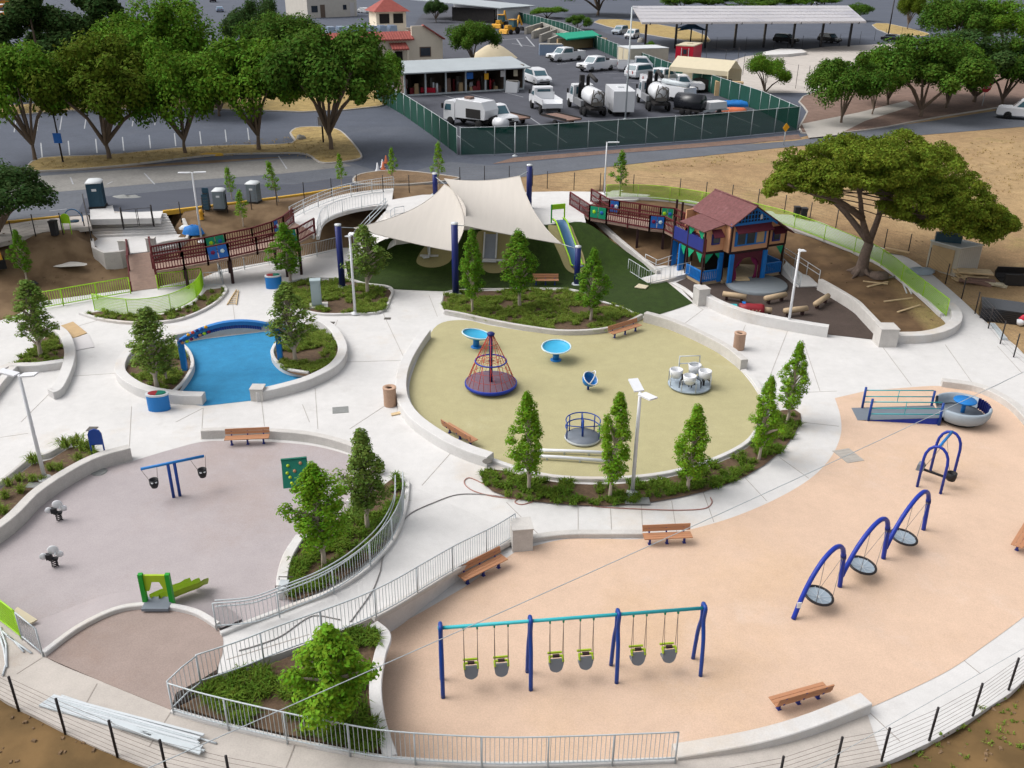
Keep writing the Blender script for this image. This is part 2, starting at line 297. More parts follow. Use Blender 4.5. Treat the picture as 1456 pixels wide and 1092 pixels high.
def terrain_mat():
    m = mat('earth', D(176,148,108), grain=((9,.2),(1.5,.12)), rough=.95, var=.1, scale=.4, bump=.7, bscale=4, spots=[(D(146,116,84),.06,.48,.75),(D(204,178,132),.2,.56,.7),(D(146,146,76),.07,.54,.65),(D(128,102,78),.9,.6,.55),(D(222,204,174),2.5,.64,.5),(D(112,92,70),5,.68,.5)])
    t = m.node_tree; n = t.nodes; l = t.links; b = n['Principled BSDF']; src = b.inputs['Base Color'].links[0].from_socket
    g = n.new('ShaderNodeNewGeometry'); sx = n.new('ShaderNodeSeparateXYZ'); l.new(g.outputs['Position'], sx.inputs[0])
    def fac(axis, a, bb):
        r = n.new('ShaderNodeMapRange'); r.inputs[1].default_value = a; r.inputs[2].default_value = bb; l.new(sx.outputs[axis], r.inputs[0]); return r.outputs[0]
    def over(src, f, col, var):
        nz = n.new('ShaderNodeTexNoise'); nz.inputs['Scale'].default_value = .7; nz.inputs['Detail'].default_value = 8; l.new(g.outputs['Position'], nz.inputs['Vector'])
        mm = n.new('ShaderNodeMix'); mm.data_type = 'RGBA'; mm.inputs[6].default_value = (*col, 1); mm.inputs[7].default_value = (*var, 1)
        r = n.new('ShaderNodeMapRange'); r.inputs[1].default_value = .38; r.inputs[2].default_value = .62; l.new(nz.outputs['Fac'], r.inputs[0]); l.new(r.outputs[0], mm.inputs[0])
        x = n.new('ShaderNodeMix'); x.data_type = 'RGBA'; l.new(f, x.inputs[0]); l.new(src, x.inputs[6]); l.new(mm.outputs[2], x.inputs[7]); return x.outputs[2]
    at = n.new('ShaderNodeAttribute'); at.attribute_name = 'loam'
    src = over(src, at.outputs['Fac'], D(128,102,74), D(100,78,56))      # dark worked loam of the mounds
    out = over(src, fac('X', 4, -6), D(140,116,88), D(112,90,66))         # darker loam on the left side
    out = over(out, fac('Y', 26, 22), D(134,106,68), D(106,84,52))      # brown verge nearest the camera
    for s in list(b.inputs['Base Color'].links): l.remove(s)
    l.new(out, b.inputs['Base Color'])
terrain_mat()
# ------------------------------------------------------------ terrain
ctl = [(-150,470,-.1),(0,455,-.05),(60,428,-.05),(120,420,-.05),(186,412,-.05),(0,335,2.5),(90,338,2.4),(-150,350,2.5),(40,380,1.2),(110,370,1.0),(60,400,.5),(130,395,.35),(180,395,.15),
 (230,395,.1),(290,385,.05),(320,375,.0),(240,320,2.0),(287,343,1.5),(330,330,1.3),(300,296,2.5),(350,300,2.3),(420,288,2.5),(390,315,1.8),(430,335,.7),(480,345,.3),(520,320,1.0),(545,300,1.9),(470,312,1.8),(350,350,.6),(400,350,.3),
 (470,278,2.6),(560,265,2.7),(640,260,2.7),(760,268,2.7),(870,268,2.7),(640,340,1.6),(720,336,1.6),(790,325,1.8),(640,372,-.2),(720,375,-.2),(800,372,-.2),
 (850,310,1.9),(870,335,1.3),(900,355,.7),(940,385,0),(930,345,1.2),(965,370,.5),(960,330,1.6),(930,300,2.2),(1000,305,1.9),(1060,322,1.5),(1080,340,1.1),(1130,335,1.45),(1140,365,.9),(1150,392,.45),(1185,415,.2),(1215,438,0.05),(1256,478,-.03),(1300,480,-.03),(1345,466,-.02),
 (1200,360,1.0),(1250,384,.7),(1295,420,.35),(1330,452,.05),(1222,388,.75),
 (1010,281,2.3),(1100,297,1.95),(1160,314,1.7),(1230,340,1.2),(1290,362,.9),(1345,402,.4),(1400,452,-.02),(1440,488,-.08),(1456,420,.4),(1456,330,1.2),(1300,310,1.5),(1380,350,1.0),(1150,270,2.2),(1300,250,2.2),(1456,250,2.0),(1200,225,2.55),(1456,195,2.6),(950,245,2.6),(1100,215,2.6),
 (1480,530,-.1),(1560,640,-.1),(1620,900,-.1),(1500,920,-.06),(1456,962,-.06),(1400,1020,-.06),(1330,1058,-.06),(1260,1095,-.02),(1456,1092,-.06),(1200,1120,.05),(1000,1160,.3),(700,1180,.75),(550,1180,.85),(400,1150,.9),(260,1112,.93),(170,1080,.93),(100,1050,.93),(40,1022,.93),(0,998,.93),(-80,950,.93),(-150,1000,.93),(0,1092,.93),(200,1160,.93),(-400,900,.9),
 (1000,405,-.45),(1060,440,-.45),(1110,402,-.45),(1180,460,-.45),(1130,425,-.45),(980,432,-.45)]
ctl += [(x, y, -.45) for x, y in ((100,500),(0,600),(300,470),(450,430),(560,440),(650,440),(800,420),(930,460),(1300,560),(1200,560),(1400,700),(1350,900),(1150,1000),(900,1000),(700,960),(600,900),(700,600),(850,600),(300,560),(150,620),(0,760),(-250,800),(200,760),(400,760),(520,660),(620,720),(900,740),(1050,540),(1420,540))]
ctl += [(300,940,.4),(150,930,.4),(450,900,.3)]
CP = [P(a, b, max(z, -.3)) for a, b, z in ctl]; CV = [z for _, _, z in ctl]
for X, Y in [(x, y) for x in range(-300, 301, 60) for y in (110, 160, 240, 400)]+[(-80,75),(-60,70),(-45,67),(60,85),(90,90),(80,75)]: CP.append(Vector((X, Y, 0))); CV.append(2.7)
for X, Y in [(-60,30),(60,20),(80,40),(0,0),(-40,0),(40,0)]: CP.append(Vector((X, Y, 0))); CV.append(.6 if X < 0 else -.06)
_A = np.array([[p.x, p.y] for p in CP]); _D = np.linalg.norm(_A[:, None]-_A[None], axis=2); _n = len(_A)
_M = np.zeros((_n+1, _n+1)); _M[:_n, :_n] = -_D + np.eye(_n)*.02; _M[:_n, _n] = 1; _M[_n, :_n] = 1
_w = np.linalg.solve(_M, np.array(CV+[0.0]))
def tz(x, y):
    pts = np.atleast_2d(np.array([x, y]).T if np.ndim(x) else np.array([[x, y]]))
    d = np.linalg.norm(pts[:, None]-_A[None], axis=2); z = -d @ _w[:_n]+_w[_n]
    z = np.where(pts[:, 1] > 105, 2.5, z)
    return np.clip(z, -.3, 2.5)
xs = np.concatenate([np.linspace(-900,-70,14), np.arange(-60, 61, .8), np.linspace(70,900,14)]); ys = np.concatenate([np.linspace(-40,6,6), np.arange(8, 92, .8), np.linspace(96,1000,20)])
gx, gy = np.meshgrid(xs, ys); gz = tz(gx.ravel(), gy.ravel())
def inpoly(x, y, poly):
    c = np.zeros(x.shape, bool); n = len(poly)
    for i in range(n):
        a, b = poly[i], poly[(i+1) % n]
        with np.errstate(divide='ignore', invalid='ignore'): t = (b[0]-a[0])*(y-a[1])/(b[1]-a[1])+a[0]
        c ^= ((a[1] > y) != (b[1] > y)) & (x < t)
    return c
PLAZA = [(-260,520),(-80,478),(20,450),(60,428),(186,411),(228,407),(290,394),(316,383),(430,364),(492,350),(520,362),(640,385),(800,385),(930,392),(1000,386),(1110,380),(1150,392),(1256,482),(1340,470),(1375,440),(1400,456),(1445,492),(1490,540),(1560,640),(1600,760),(1560,880),(1500,925),(1437,985),(1380,1022),(1321,1056),(1253,1087),(1187,1105),(1100,1115),(900,1140),(600,1150),(400,1090),(200,1040),(0,960),(-260,960)]
for pl, zc in ((PP(PLAZA), -.3), (PP([(500,400),(640,412),(812,410),(915,447),(980,430),(940,386),(890,380),(800,372),(720,372),(640,372),(560,372)]), -.3)):
    gz = np.where(inpoly(gx.ravel(), gy.ravel(), pl), np.minimum(gz, zc), gz)
gz = np.where(inpoly(gx.ravel(), gy.ravel(), PP([(500,372),(560,340),(640,328),(793,319),(833,317),(880,345),(930,384),(900,395),(800,388),(640,386)], 1.25)), np.minimum(gz, .0), gz)
gz = np.where(inpoly(gx.ravel(), gy.ravel(), PP([(118,300),(236,296),(268,340),(216,362),(184,372),(130,356)], 1.6)), np.minimum(gz, .9), gz)
near = (gy.ravel() < 92) & (gz > -.28) & (gz < 2.49); rs = np.random.RandomState(3); gz = gz+near*rs.normal(0, .025, gz.shape)
tm = MB(); W_ = len(xs)
tm.add([(a, b, c) for a, b, c in zip(gx.ravel(), gy.ravel(), gz)], [(j*W_+i, j*W_+i+1, (j+1)*W_+i+1, (j+1)*W_+i) for j in range(len(ys)-1) for i in range(W_-1)], True)
BV = []                                        # surfaces that things can be stood on
def cast(mb): BV.append(BVHTree.FromPolygons([Vector(v) for v in mb.v], mb.f))
cast(tm); tobj = struct('terrain', tm, 'earth'); lo_ = np.zeros(len(gz))
for pl in (PP([(830,305),(850,288),(940,290),(1000,300),(1080,318),(1130,330),(1200,356),(1250,380),(1300,418),(1345,462),(1250,490),(1160,410),(960,410)], 1.0), PP([(446,345),(455,318),(490,302),(560,292),(540,320),(500,365),(440,372)], .8)):
    lo_ = np.maximum(lo_, inpoly(gx.ravel(), gy.ravel(), pl))
tobj.data.attributes.new('loam', 'FLOAT', 'POINT').data.foreach_set('value', lo_.astype(np.float32))
def G(px, py, dz=0.0):
    d = ray(px, py); best = None
    for b in BV:
        h = b.ray_cast(CAM, d)
        if h[0] and (best is None or h[3] < best[3]): best = h
    return best[0]+Vector((0,0,dz)) if best else P(px, py, 0)
def GZ(x, y):
    best = None
    for b in BV:
        h = b.ray_cast(Vector((x, y, 60)), Vector((0,0,-1)))
        if h[0] and (best is None or h[0].z > best): best = h[0].z
    return best if best is not None else 0
def tri_up(w, tris):
    out = []
    for a, b, c in tris:
        k = (w[b][0]-w[a][0])*(w[c][1]-w[a][1])-(w[b][1]-w[a][1])*(w[c][0]-w[a][0])
        out.append((a, b, c) if k > 0 else (a, c, b))
    return out
def flat(name, px, z, m, smooth=0, closed=True, castit=False, thick=0.0, w3=False):
    pts = cr(px, smooth, True) if smooth else px
    w = [Vector(p) for p in pts] if w3 else PP(pts, z)
    mb = MB()
    if thick: mb.prism(w, z-thick, z)
    else:
        ar = sum(w[i][0]*w[(i+1) % len(w)][1]-w[(i+1) % len(w)][0]*w[i][1] for i in range(len(w)))
        w = w if ar > 0 else w[::-1]; 
        from mathutils.geometry import tessellate_polygon
        mb.add(w, tri_up(w, tessellate_polygon([w])))
    if castit: cast(mb)
    return struct(name, mb, m)
def strip(name, a, b, m, n=30, dz=0.0, thick=.0, castit=True, rows=2):
    A = resample(PP(cr(a, 5)), n); B = resample(PP(cr(b, 5)), n); mb = MB()
    R = [[p.lerp(q, t/(rows-1))+Vector((0,0,dz)) for p, q in zip(A, B)] for t in range(rows)]
    if thick:
        lo = [[p-Vector((0,0,thick)) for p in R[0]]]; hi = [[p-Vector((0,0,thick)) for p in R[-1]]]
        mb.loft(lo+R+hi, False); mb.add([lo[0][0], R[0][0], R[-1][0], hi[0][0]], [(0,1,2,3)]); mb.add([lo[0][-1], R[0][-1], R[-1][-1], hi[0][-1]], [(3,2,1,0)])
    else: mb.loft(R, False)
    if castit: cast(mb)
    return struct(name, mb, m)
# plaza and play surfaces (z = 0 .. 2 cm)
plaza = [(-260,520),(-80,478),(20,450),(60,428),(186,411),(228,407),(290,394),(316,383),(430,364),(492,350),(520,362),(640,385),(800,385),(930,392),(1000,386),(1110,380),(1150,392),(1256,482),(1340,470),(1375,440),(1400,456),(1445,492),(1490,540),(1560,640),(1600,760),(1560,880),(1500,925),(1437,985),(1380,1022),(1321,1056),(1253,1087),(1187,1105),(1100,1100),(900,1120),(600,1110),(400,1020),(200,990),(0,920),(-260,900)]
flat('plaza_pavement', plaza, 0.0, 'concrete', thick=.2, castit=True)
lav_back = [(-300,960),(-120,850),(0,772),(60,716),(130,673),(187,656),(240,640),(288,628),(330,627),(380,628),(440,633),(490,645),(522,660),(540,682)]
LAV = lav_back+[(540,720),(480,770),(440,800),(425,860),(330,930),(200,975),(60,975),(-150,960)]
flat('lavender_play_surface', cr(lav_back, 6)+LAV[len(lav_back):], .012, 'rubber_lavender')
OLI = [(622,462),(660,455),(700,463),(780,474),(860,470),(905,452),(925,456),(960,470),(1005,492),(1045,520),(1070,548),(1083,575),(1080,603),(1058,632),(1010,656),(950,672),(880,681),(800,680),(745,671),(700,655),(648,630),(606,603),(587,578),(582,550),(590,520),(602,495)]
flat('olive_play_surface', OLI, .012, 'rubber_olive', smooth=5)
TAN_T = [(735,783),(800,767),(860,766),(914,766),(980,753),(1040,736),(1100,711),(1150,682),(1180,652),(1195,620),(1195,592),(1187,566)]
TAN_R = [(1230,556),(1290,551),(1338,549),(1390,558),(1430,577),(1458,600),(1500,660),(1530,740),(1510,830),(1462,872),(1400,918),(1340,958),(1228,1010),(1140,1044),(1060,1066),(960,1086)]
TAN = cr(TAN_T, 6)+cr(TAN_R, 6)+[(700,1100),(560,1100),(540,1060),(530,980),(535,930),(545,900),(600,870),(660,835),(710,800)]
flat('tan_play_surface', TAN, .012, 'rubber_tan')
BLU = [(240,572),(262,550),(276,525),(268,503),(248,490),(290,482),(330,477),(380,471),(408,466),(396,490),(387,506),(393,521),(412,533),(436,538),(428,546),(380,558),(362,569),(291,577)]
flat('blue_play_surface', BLU, .012, 'rubber_blue')
flat('house_yard_surface', [(960,402),(1000,385),(1110,378),(1150,404),(1182,418),(1212,440),(1252,484),(1180,476),(1120,466),(1060,452),(1005,433),(985,428)], .012, 'rubber_dark')
# raised upper terrace and the hill of turf below it
TERR = [(562,338),(552,318),(548,300),(556,284),(600,277),(700,274),(800,272),(872,273),(925,277),(905,284),(850,286),(828,296),(833,316),(793,318),(720,323),(640,328)]
flat('upper_terrace_pavement', TERR, 2.53, 'concrete', thick=.5, castit=True)
Bl = [(497,406,.02),(560,411,.02),(640,414,.02),(728,410,.02),(812,411,.02),(850,427,.02),(915,449,.02),(950,443,.02),(985,431,.02)]
Tl = [(491,372,.03),(560,384,.03),(640,389,.03),(720,391,.03),(800,391,.03),(845,390,.03),(895,398,.03),(940,412,.03),(984,430,.03)]
Ul = [(556,338,2.5),(600,334,2.53),(640,329,2.54),(720,324,2.54),(793,319,2.54),(833,317,2.54),(880,350,1.35),(930,386,.2),(983,429,.035)]
nB = 60; rb = resample(PP(cr(Bl, 5)), nB); rt_ = resample(PP(cr(Tl, 5)), nB); ru = resample(PP(cr(Ul, 5)), nB); rows = [[a.lerp(b, t) for a, b in zip(rb, rt_)] for t in (0, .5, 1)]
for k in range(1, 9):
    t = k/8; s = t*t*(3-2*t)*.6+t*.4; row = []
    for a, b in zip(rt_, ru): q = a.lerp(b, t); q.z = a.z+(b.z-a.z)*s; row.append(q)
    rows.append(row)
hm = MB().loft(rows); cast(hm); struct('turf_hill', hm, 'turf')
# pavements on the slopes
strip('stair_side_path', [(548,300,2.5),(525,325,1.5),(500,350,.3),(486,368,.02)], [(566,338,2.52),(545,350,1.5),(522,366,.3),(506,376,.03)], 'concrete', thick=.4)
strip('terrace_ramp', [(404,314,2.3),(430,297,2.52),(460,284,2.52),(500,274,2.52),(560,267,2.52)], [(446,335,2.3),(458,314,2.52),(490,301,2.52),(525,294,2.52),(556,292,2.52)], 'concrete', thick=.26)
inner_r = [(850,284,2.5),(930,284,2.42),(1000,294,2.2),(1080,312,1.9),(1130,326,1.7),(1200,353,1.2),(1250,376,.9),(1300,415,.45),(1338,450,.1),(1352,472,.01)]
outer_r = [(870,271,2.52),(940,270,2.42),(1010,277,2.2),(1100,294,1.9),(1160,313,1.7),(1232,344,1.2),(1294,368,.9),(1347,408,.45),(1402,458,.1),(1440,492,.01)]
strip('hillside_ramp', inner_r, outer_r, 'concrete', n=50, thick=.6)
ramp_l = [(580,688,.01),(576,725,.25),(560,768,.5),(520,812,.8),(472,842,1.0),(420,862,1.0),(362,884,1.0),(314,903,1.0)]
ramp_rr = [(740,762,.01),(700,782,.25),(650,808,.55),(600,838,.8),(560,862,.95),(520,882,1.0),(470,902,1.0),(400,928,1.0),(310,958,1.0)]
strip('lower_ramp', ramp_l, ramp_rr, 'concrete', n=40, thick=1.2)
path_i = [(-120,812,1.0),(0,882,1.0),(62,933,1.0),(150,971,1.0),(243,1009,1.0),(300,1026,1.0),(400,1050,1.0),(480,1066,.95),(560,1079,.85),(700,1087,.65),(820,1085,.5),(960,1079,.3),(1100,1046,.12),(1230,1005,.016)]
path_o = [(-160,880,1.0),(0,992,1.0),(46,1016,1.0),(105,1047,1.0),(175,1078,1.0),(260,1106,1.0),(400,1138,1.0),(500,1155,.95),(580,1165,.85),(720,1165,.65),(850,1155,.5),(980,1135,.3),(1130,1116,.12),(1256,1085,.016)]
strip('lower_path', path_i, path_o, 'concrete_old', n=60, thick=1.2)
CIR = cr([(62,933),(110,897),(160,872),(200,864),(240,865),(280,874),(308,890),(317,908),(316,930)], 6)+[(308,952),(286,966),(250,985),(243,1009),(150,971)]
flat('brown_play_circle', CIR, 1.012, 'rubber_brown', castit=True, thick=.6)
strip('lavender_slope', [(64,931,.96),(110,897,.96),(160,872,.96),(200,864,.96),(240,865,.96),(280,874,.96),(312,894,.96)], [(-20,905,.014),(70,876,.014),(140,849,.014),(200,838,.014),(252,838,.014),(305,852,.014),(345,880,.014)], 'rubber_lavender', rows=5, castit=False)
# streets and car parks at the upper level
Z1 = 2.512
flat('car_park_asphalt', [(-700,260),(-200,275),(60,243),(300,228),(420,222),(500,232),(562,255),(640,262),(690,250),(1135,196),(1200,180),(1456,150),(2000,120),(2400,20),(2200,-40),(728,-40),(-900,-40)], Z1, 'asphalt_lot')
flat('yard_asphalt', [(536,112),(650,220),(1138,186),(1138,150),(960,78),(760,15),(690,-5),(600,20)], Z1+.006, 'asphalt_yard')
flat('far_street', [(-700,372),(-200,336),(60,309),(235,300),(420,277),(500,264),(610,262),(690,258),(770,248),(960,226),(1110,210),(1250,197),(1456,180),(1900,150),(1900,118),(1456,151),(1330,171),(1200,189),(1130,200),(1000,210),(860,220),(700,235),(640,230),(560,250),(500,232),(420,222),(300,232),(60,245),(-200,272),(-700,300)], Z1+.012, 'asphalt_street')
flat('street_worn_lane', [(-300,288),(60,250),(250,236),(400,226),(470,226),(500,236),(400,247),(250,258),(90,272),(-300,310)], Z1+.018, 'street_worn')
flat('asphalt_overlay', [(110,304),(120,282),(330,262),(420,262),(500,250),(520,262),(420,275),(235,298)], Z1+.018, 'asphalt_patch')
flat('road_shoulder', [(1135,191),(1000,203),(860,214),(730,224),(700,233),(860,219),(1000,209),(1140,197)], Z1+.018, 'mulch_red')
def kerbed(name, px, m, smooth=4, h=.14, kw=.18):
    pts = PP(cr(px, smooth, True), Z1); flat(name, [(p.x, p.y, Z1+h-.02) for p in pts], 0, m, w3=True); mb = MB().wall(pts+[pts[0]], kw, Z1-.1, Z1+h); struct('kerb', mb, 'kerb')
kerbed('grass_verge', [(40,243),(60,226),(150,222),(250,212),(330,208),(415,205),(413,190),(428,182),(470,183),(490,192),(513,220),(508,228),(480,232),(455,232),(435,220),(390,219),(300,222),(180,236),(90,243)], 'dry_grass', 3)
kerbed('shrub_verge', [(-80,172),(100,158),(280,155),(430,160),(540,152),(552,140),(540,110),(480,112),(300,135),(60,148),(-80,158)], 'dry_grass', 2)
kerbed('mulch_verge', [(1140,190),(1148,160),(1142,138),(1250,110),(1400,90),(1600,80),(1600,118),(1456,147),(1330,168),(1230,186)], 'mulch_red', 3)
kerbed('car_park_island', [(845,32),(880,28),(985,44),(1010,58),(990,60),(900,46)], 'dry_grass', 2); kerbed('car_park_island', [(1240,36),(1262,34),(1320,48),(1310,52),(1262,48)], 'dry_grass', 2)
kerbed('roadside_bed', [(508,262),(506,252),(530,246),(570,244),(640,252),(650,256),(600,262),(560,264)], 'dirt_brown', 3)
flat('verge_path', [(1150,196),(1140,176),(1220,160),(1290,143),(1300,150),(1230,172),(1190,192)], Z1+.13, 'kerb')
# marked bays
ln = MB()
def mark(a, b, w=.11, z=Z1+.012):
    p, q = P(*a, z), P(*b, z); d = (q-p).normalized(); n_ = Vector((-d.y, d.x, 0))*w/2
    f = [p-n_, q-n_, q+n_, p+n_]; ln.add(f, [(0,1,2,3)])
for x in (56,95,134,172,210,246,282,318,350): mark((x-2+6,224-(x-56)*.085),(x+2,203-(x-56)*.072))
for x in (20,52,85,120,188,220): mark((x,189-(x*.05)),(x+3,170-(x*.05)))
struct('bay_lines', ln, 'line_white'); ln = MB()
for a, b in (((624,134),(663,144)),((663,132),(702,142)),((709,129),(744,138)),((630,178),(674,210)),((692,186),(728,214)),((752,166),(806,203)),((840,172),(888,196)),((900,172),(935,196)),((960,166),(1012,190)),((1030,160),(1080,180)),((792,92),(830,86)),((856,104),(885,105)),((872,111),(905,111)),((890,117),(925,118)),((908,125),(940,126)),((985,137),(1012,140)),((757,203),(770,207))): mark(a, b, .13, Z1+.014)
for a, b in (((710,57),(745,54)),((728,62),(758,66)),((748,52),(760,66)),((735,56),(742,66))): mark(a, b, .3, Z1+.014)
struct('yard_lines', ln, 'line_white'); ln = MB()
for a, b in (((152,262),(160,258)),((205,246),(220,262)),((396,222),(408,240)),((100,252),(104,262)),((70,300),(95,297))): mark(a, b, .11, Z1+.024)
struct('street_lines', ln, 'line_white')
kb = MB().wall(PP([(235,303,0),(300,295,0),(360,287,0),(430,278,0),(500,266,0)], 0) and PP(cr([(232,302),(300,294),(420,279),(500,266)], 5), 2.5), .25, 2.3, 2.64); struct('kerb', kb, 'kerb_yellow')
kb = MB().wall(PP(cr([(0,318),(60,312),(90,309)], 4), 2.5), .25, 2.3, 2.64); struct('kerb', kb, 'kerb_yellow')
flat('sidewalk', [(-60,335),(0,321),(62,311),(125,306),(130,322),(60,330),(0,345),(-60,352)], 2.53, 'concrete_old', thick=.3, castit=True)
# concrete court with bowls beyond the yard fence
flat('skate_court', [(1020,118),(1003,98),(1060,80),(1180,66),(1270,62),(1290,80),(1270,112),(1150,132),(1060,132)], Z1+.02, 'concrete_old')
flat('skate_court_deck', [(1085,74),(1110,69),(1140,70),(1148,74),(1120,77),(1088,78)], Z1+.5, 'concrete', thick=.48)
# joints sawn in the paving
J = MB()
for a, b in (((1142,484),(1166,556)),((1254,492),(1296,548)),((1344,490),(1388,552)),((1418,492),(1453,530)),((1453,530),(1400,556)),((370,552),(376,606)),((448,552),(452,610)),((187,578),(183,652)),((289,580),(286,625)),((497,610),(573,560)),((582,722),(700,760)),((600,690),(640,645)),((560,590),(640,574)),((822,722),(822,764)),((868,720),(870,766)),((912,718),(914,762)),((955,712),(962,756)),((1000,700),(1015,742)),((720,714),(768,762)),((1060,680),(1090,712)),((1108,650),(1150,680)),((1138,600),(1193,606)),((60,520),(0,540)),((30,600),(70,560)),((0,622),(40,616)),((90,470),(140,455)),((330,425),(336,470)),((480,455),(470,480)),((555,430),(540,447)),((545,446),(575,510)),((610,420),(622,450)),((480,515),(585,512)),((430,575),(440,600)),((100,535),(175,530)),((250,600),(289,580)),((1000,440),(960,470)),((1060,462),(1040,512)),((1120,470),(1085,560)),((1090,560),(1190,556)),((930,405),(1000,440)),((1362,932),(1394,958)),((1230,1007),(1280,1054))):
    p, q = P(*a, .004), P(*b, .004); J.bar(p, q, .022, .006)
struct('paving_joints', J, 'joint')
J = MB()
for a, b in (((60,935),(24,958)),((138,972),(118,1008)),((243,1012),(212,1062)),((420,1056),(400,1110)),((322,938),(440,902))):
    J.bar(P(*a, 1.003), P(*b, 1.003), .03, .008)
struct('paving_joints', J, 'joint')
# ------------------------------------------------------------ walls, kerbs, planting beds
def wpath(px, z=0.0, n=6, closed=False): return PP(cr(px, n, closed), z) if n else PP(px, z)
def wall(label, px, w, h, m='concrete_wall', z=0.0, n=6, name='seat_wall', cat='low wall', closed=False, group=None):
    p = wpath(px, z, n, closed)
    if closed: p.append(p[0])
    mb = MB().wall(p, w, [q.z-.05 for q in p], [q.z+h for q in p]); o = mb.solo(name, m, p[len(p)//2]); return tag(o, label, cat, group)
def pillar(label, px, py, w, h, z=0.0, rz=0.0):
    c = P(px, py, z); mb = MB().box((0,0,h/2), (w,w,h), rz).box((0,0,h+.02), (w+.05,w+.05,.045), rz); o = mb.build('wall_pillar', 'concrete_wall', None, c); return tag(o, label, 'pillar')
wall('curved pale block wall along the left end of the lavender surface', [(-140,850),(0,768),(60,713),(130,670),(187,652)], .42, .62)
wall('curved block wall behind the lavender surface and its wooden bench', [(288,622),(330,621),(380,622),(440,627),(490,639),(522,654),(541,676)], .3, .42)
wall('white seat wall curving round the left side of the olive surface', [(606,480),(592,500),(578,525),(571,552),(574,580),(592,606),(630,633),(665,650),(697,661)], .55, .5, 'concrete')
wall('grey seat wall behind the upper right of the olive surface', [(917,457),(955,468),(1000,488),(1036,508),(1057,526)], .4, .6)
wall('white kerb along the far right rim of the olive surface', [(1057,528),(1075,546),(1088,575),(1086,592)], .3, .12, 'concrete', cat='kerb', name='concrete_kerb')
wall('thin white kerb between the olive surface and the row of columnar trees', [(695,655),(745,672),(800,682),(880,683),(950,675),(1010,658),(1060,633),(1082,605)], .22, .16, 'concrete', cat='kerb', name='concrete_kerb')
wall('white kerb round the top of the planted bed in front of the shade sails', [(632,446),(628,428),(642,414),(728,411),(812,412),(850,427),(890,440),(912,452)], .14, .06, 'concrete', cat='kerb', name='concrete_kerb')
wall('grey wall between the bed below the sails and the olive surface', [(633,447),(660,452),(700,461),(750,470),(800,476),(850,474),(885,466),(912,453)], .2, .3, cat='kerb', name='concrete_kerb')
wall('thin white kerb edging the bed with the utility cabinet', [(392,421),(408,405),(440,397),(490,398),(520,405),(556,411),(554,428),(541,445),(500,448),(455,448),(420,439),(396,429)], .16, .14, 'concrete', cat='kerb', name='concrete_kerb', closed=True)
wall('white kerb along the crescent bed under the lime mesh railing', [(114,447),(150,457),(200,461),(255,456),(300,437),(321,417),(318,408)], .2, .16, 'concrete', cat='kerb', name='concrete_kerb')
wall('white seat wall round the left planter of the blue surface', [(291,573),(250,571),(205,562),(176,543),(175,524),(190,506),(215,496),(248,489)], .5, .5, 'concrete')
wall('thin rounded kerb between the left planter and the blue surface', [(243,568),(263,549),(275,525),(267,503),(248,490)], .18, .35, 'concrete', cat='kerb', name='concrete_kerb')
wall('white seat wall round the right planter of the blue surface', [(364,569),(400,561),(440,549),(475,530),(488,508),(480,485),(462,468),(440,461)], .5, .5, 'concrete')
wall('thin rounded kerb between the right planter and the blue surface', [(440,537),(410,532),(393,520),(388,506),(397,489)], .18, .35, 'concrete', cat='kerb', name='concrete_kerb')
pillar('white square wall end beside the opening to the blue surface', 368, 567, .6, .62)
wall('grey retaining wall along the back edge of the blue surface', [(246,489),(290,480),(330,475),(380,469),(410,465)], .25, .55)
wall('pale seat wall on the right of the leafy tree planter at the far left', [(70,467),(92,482),(101,505),(98,530),(84,560),(74,566)], .55, .4, 'concrete')
wall('pale seat wall below the planter at the far left edge', [(-40,560),(6,532),(25,528),(55,527),(92,522)], .45, .4, 'concrete')
wall('pale low seat wall rising from the left picture edge', [(-60,620),(-20,580),(8,545),(22,530)], .4, .4, 'concrete')
wall('grey back wall of the grassy bed at the left edge', [(-60,735),(0,692),(45,657),(70,650),(98,633),(106,629)], .18, .25)
wall('white retaining wall curving in front of the dark yard of the playhouse', [(990,418),(1010,436),(1052,454),(1100,465),(1150,474),(1176,478)], .45, .65, 'concrete')
pillar('white pillar where the wall meets the turf beside the playhouse', 996, 432, .75, 1.05, rz=.3)
pillar('grey pillar between the dark yard and the bare mound', 1257, 489, 1.0, 1.05)
wall('white seat wall curving round the foot of the bare mound', [(1268,486),(1310,485),(1340,478),(1357,466),(1357,452),(1347,441)], .6, .5, 'concrete')
wall('grey sloping wall between the dark yard and the bare mound', [(1164,412,.1),(1185,424,.0),(1215,443),(1228,456),(1252,482)], .3, .75)
wall('white kerb from the playhouse ramp down past the turf', [(957,404),(975,414),(994,430)], .3, .14, 'concrete', cat='kerb', name='concrete_kerb')
wall('long concrete edge wall falling from the terrace beside the turf', [(829,300,2.4),(850,318,1.75),(880,345,1.05),(910,370,.5),(936,391,.1)], .3, .32, z=2)
wall('grey retaining wall at the lower edge of the terrace ramp', [(452,340,2.2),(460,318,2.45),(490,304,2.45),(525,297,2.45),(552,294,2.45)], .2, .2, 'concrete')
wall('grey step at the turning of the tan surface below the olive ring', [(742,771),(800,763),(860,762),(914,762)], .3, .2, cat='kerb', name='concrete_kerb')
pillar('grey pillar where the lower ramp railing starts', 741, 776, .75, .95, rz=.15)
wall('dark fronted kerb wall at the upper right of the tan surface', [(1338,548),(1390,556),(1430,575),(1458,600),(1500,658),(1530,735)], .45, .34, 'concrete_wall')
wall('long white kerb wall along the lower edge of the tan surface', [(958,1082),(1060,1064),(1140,1042),(1228,1007)], .5, .4, 'concrete')
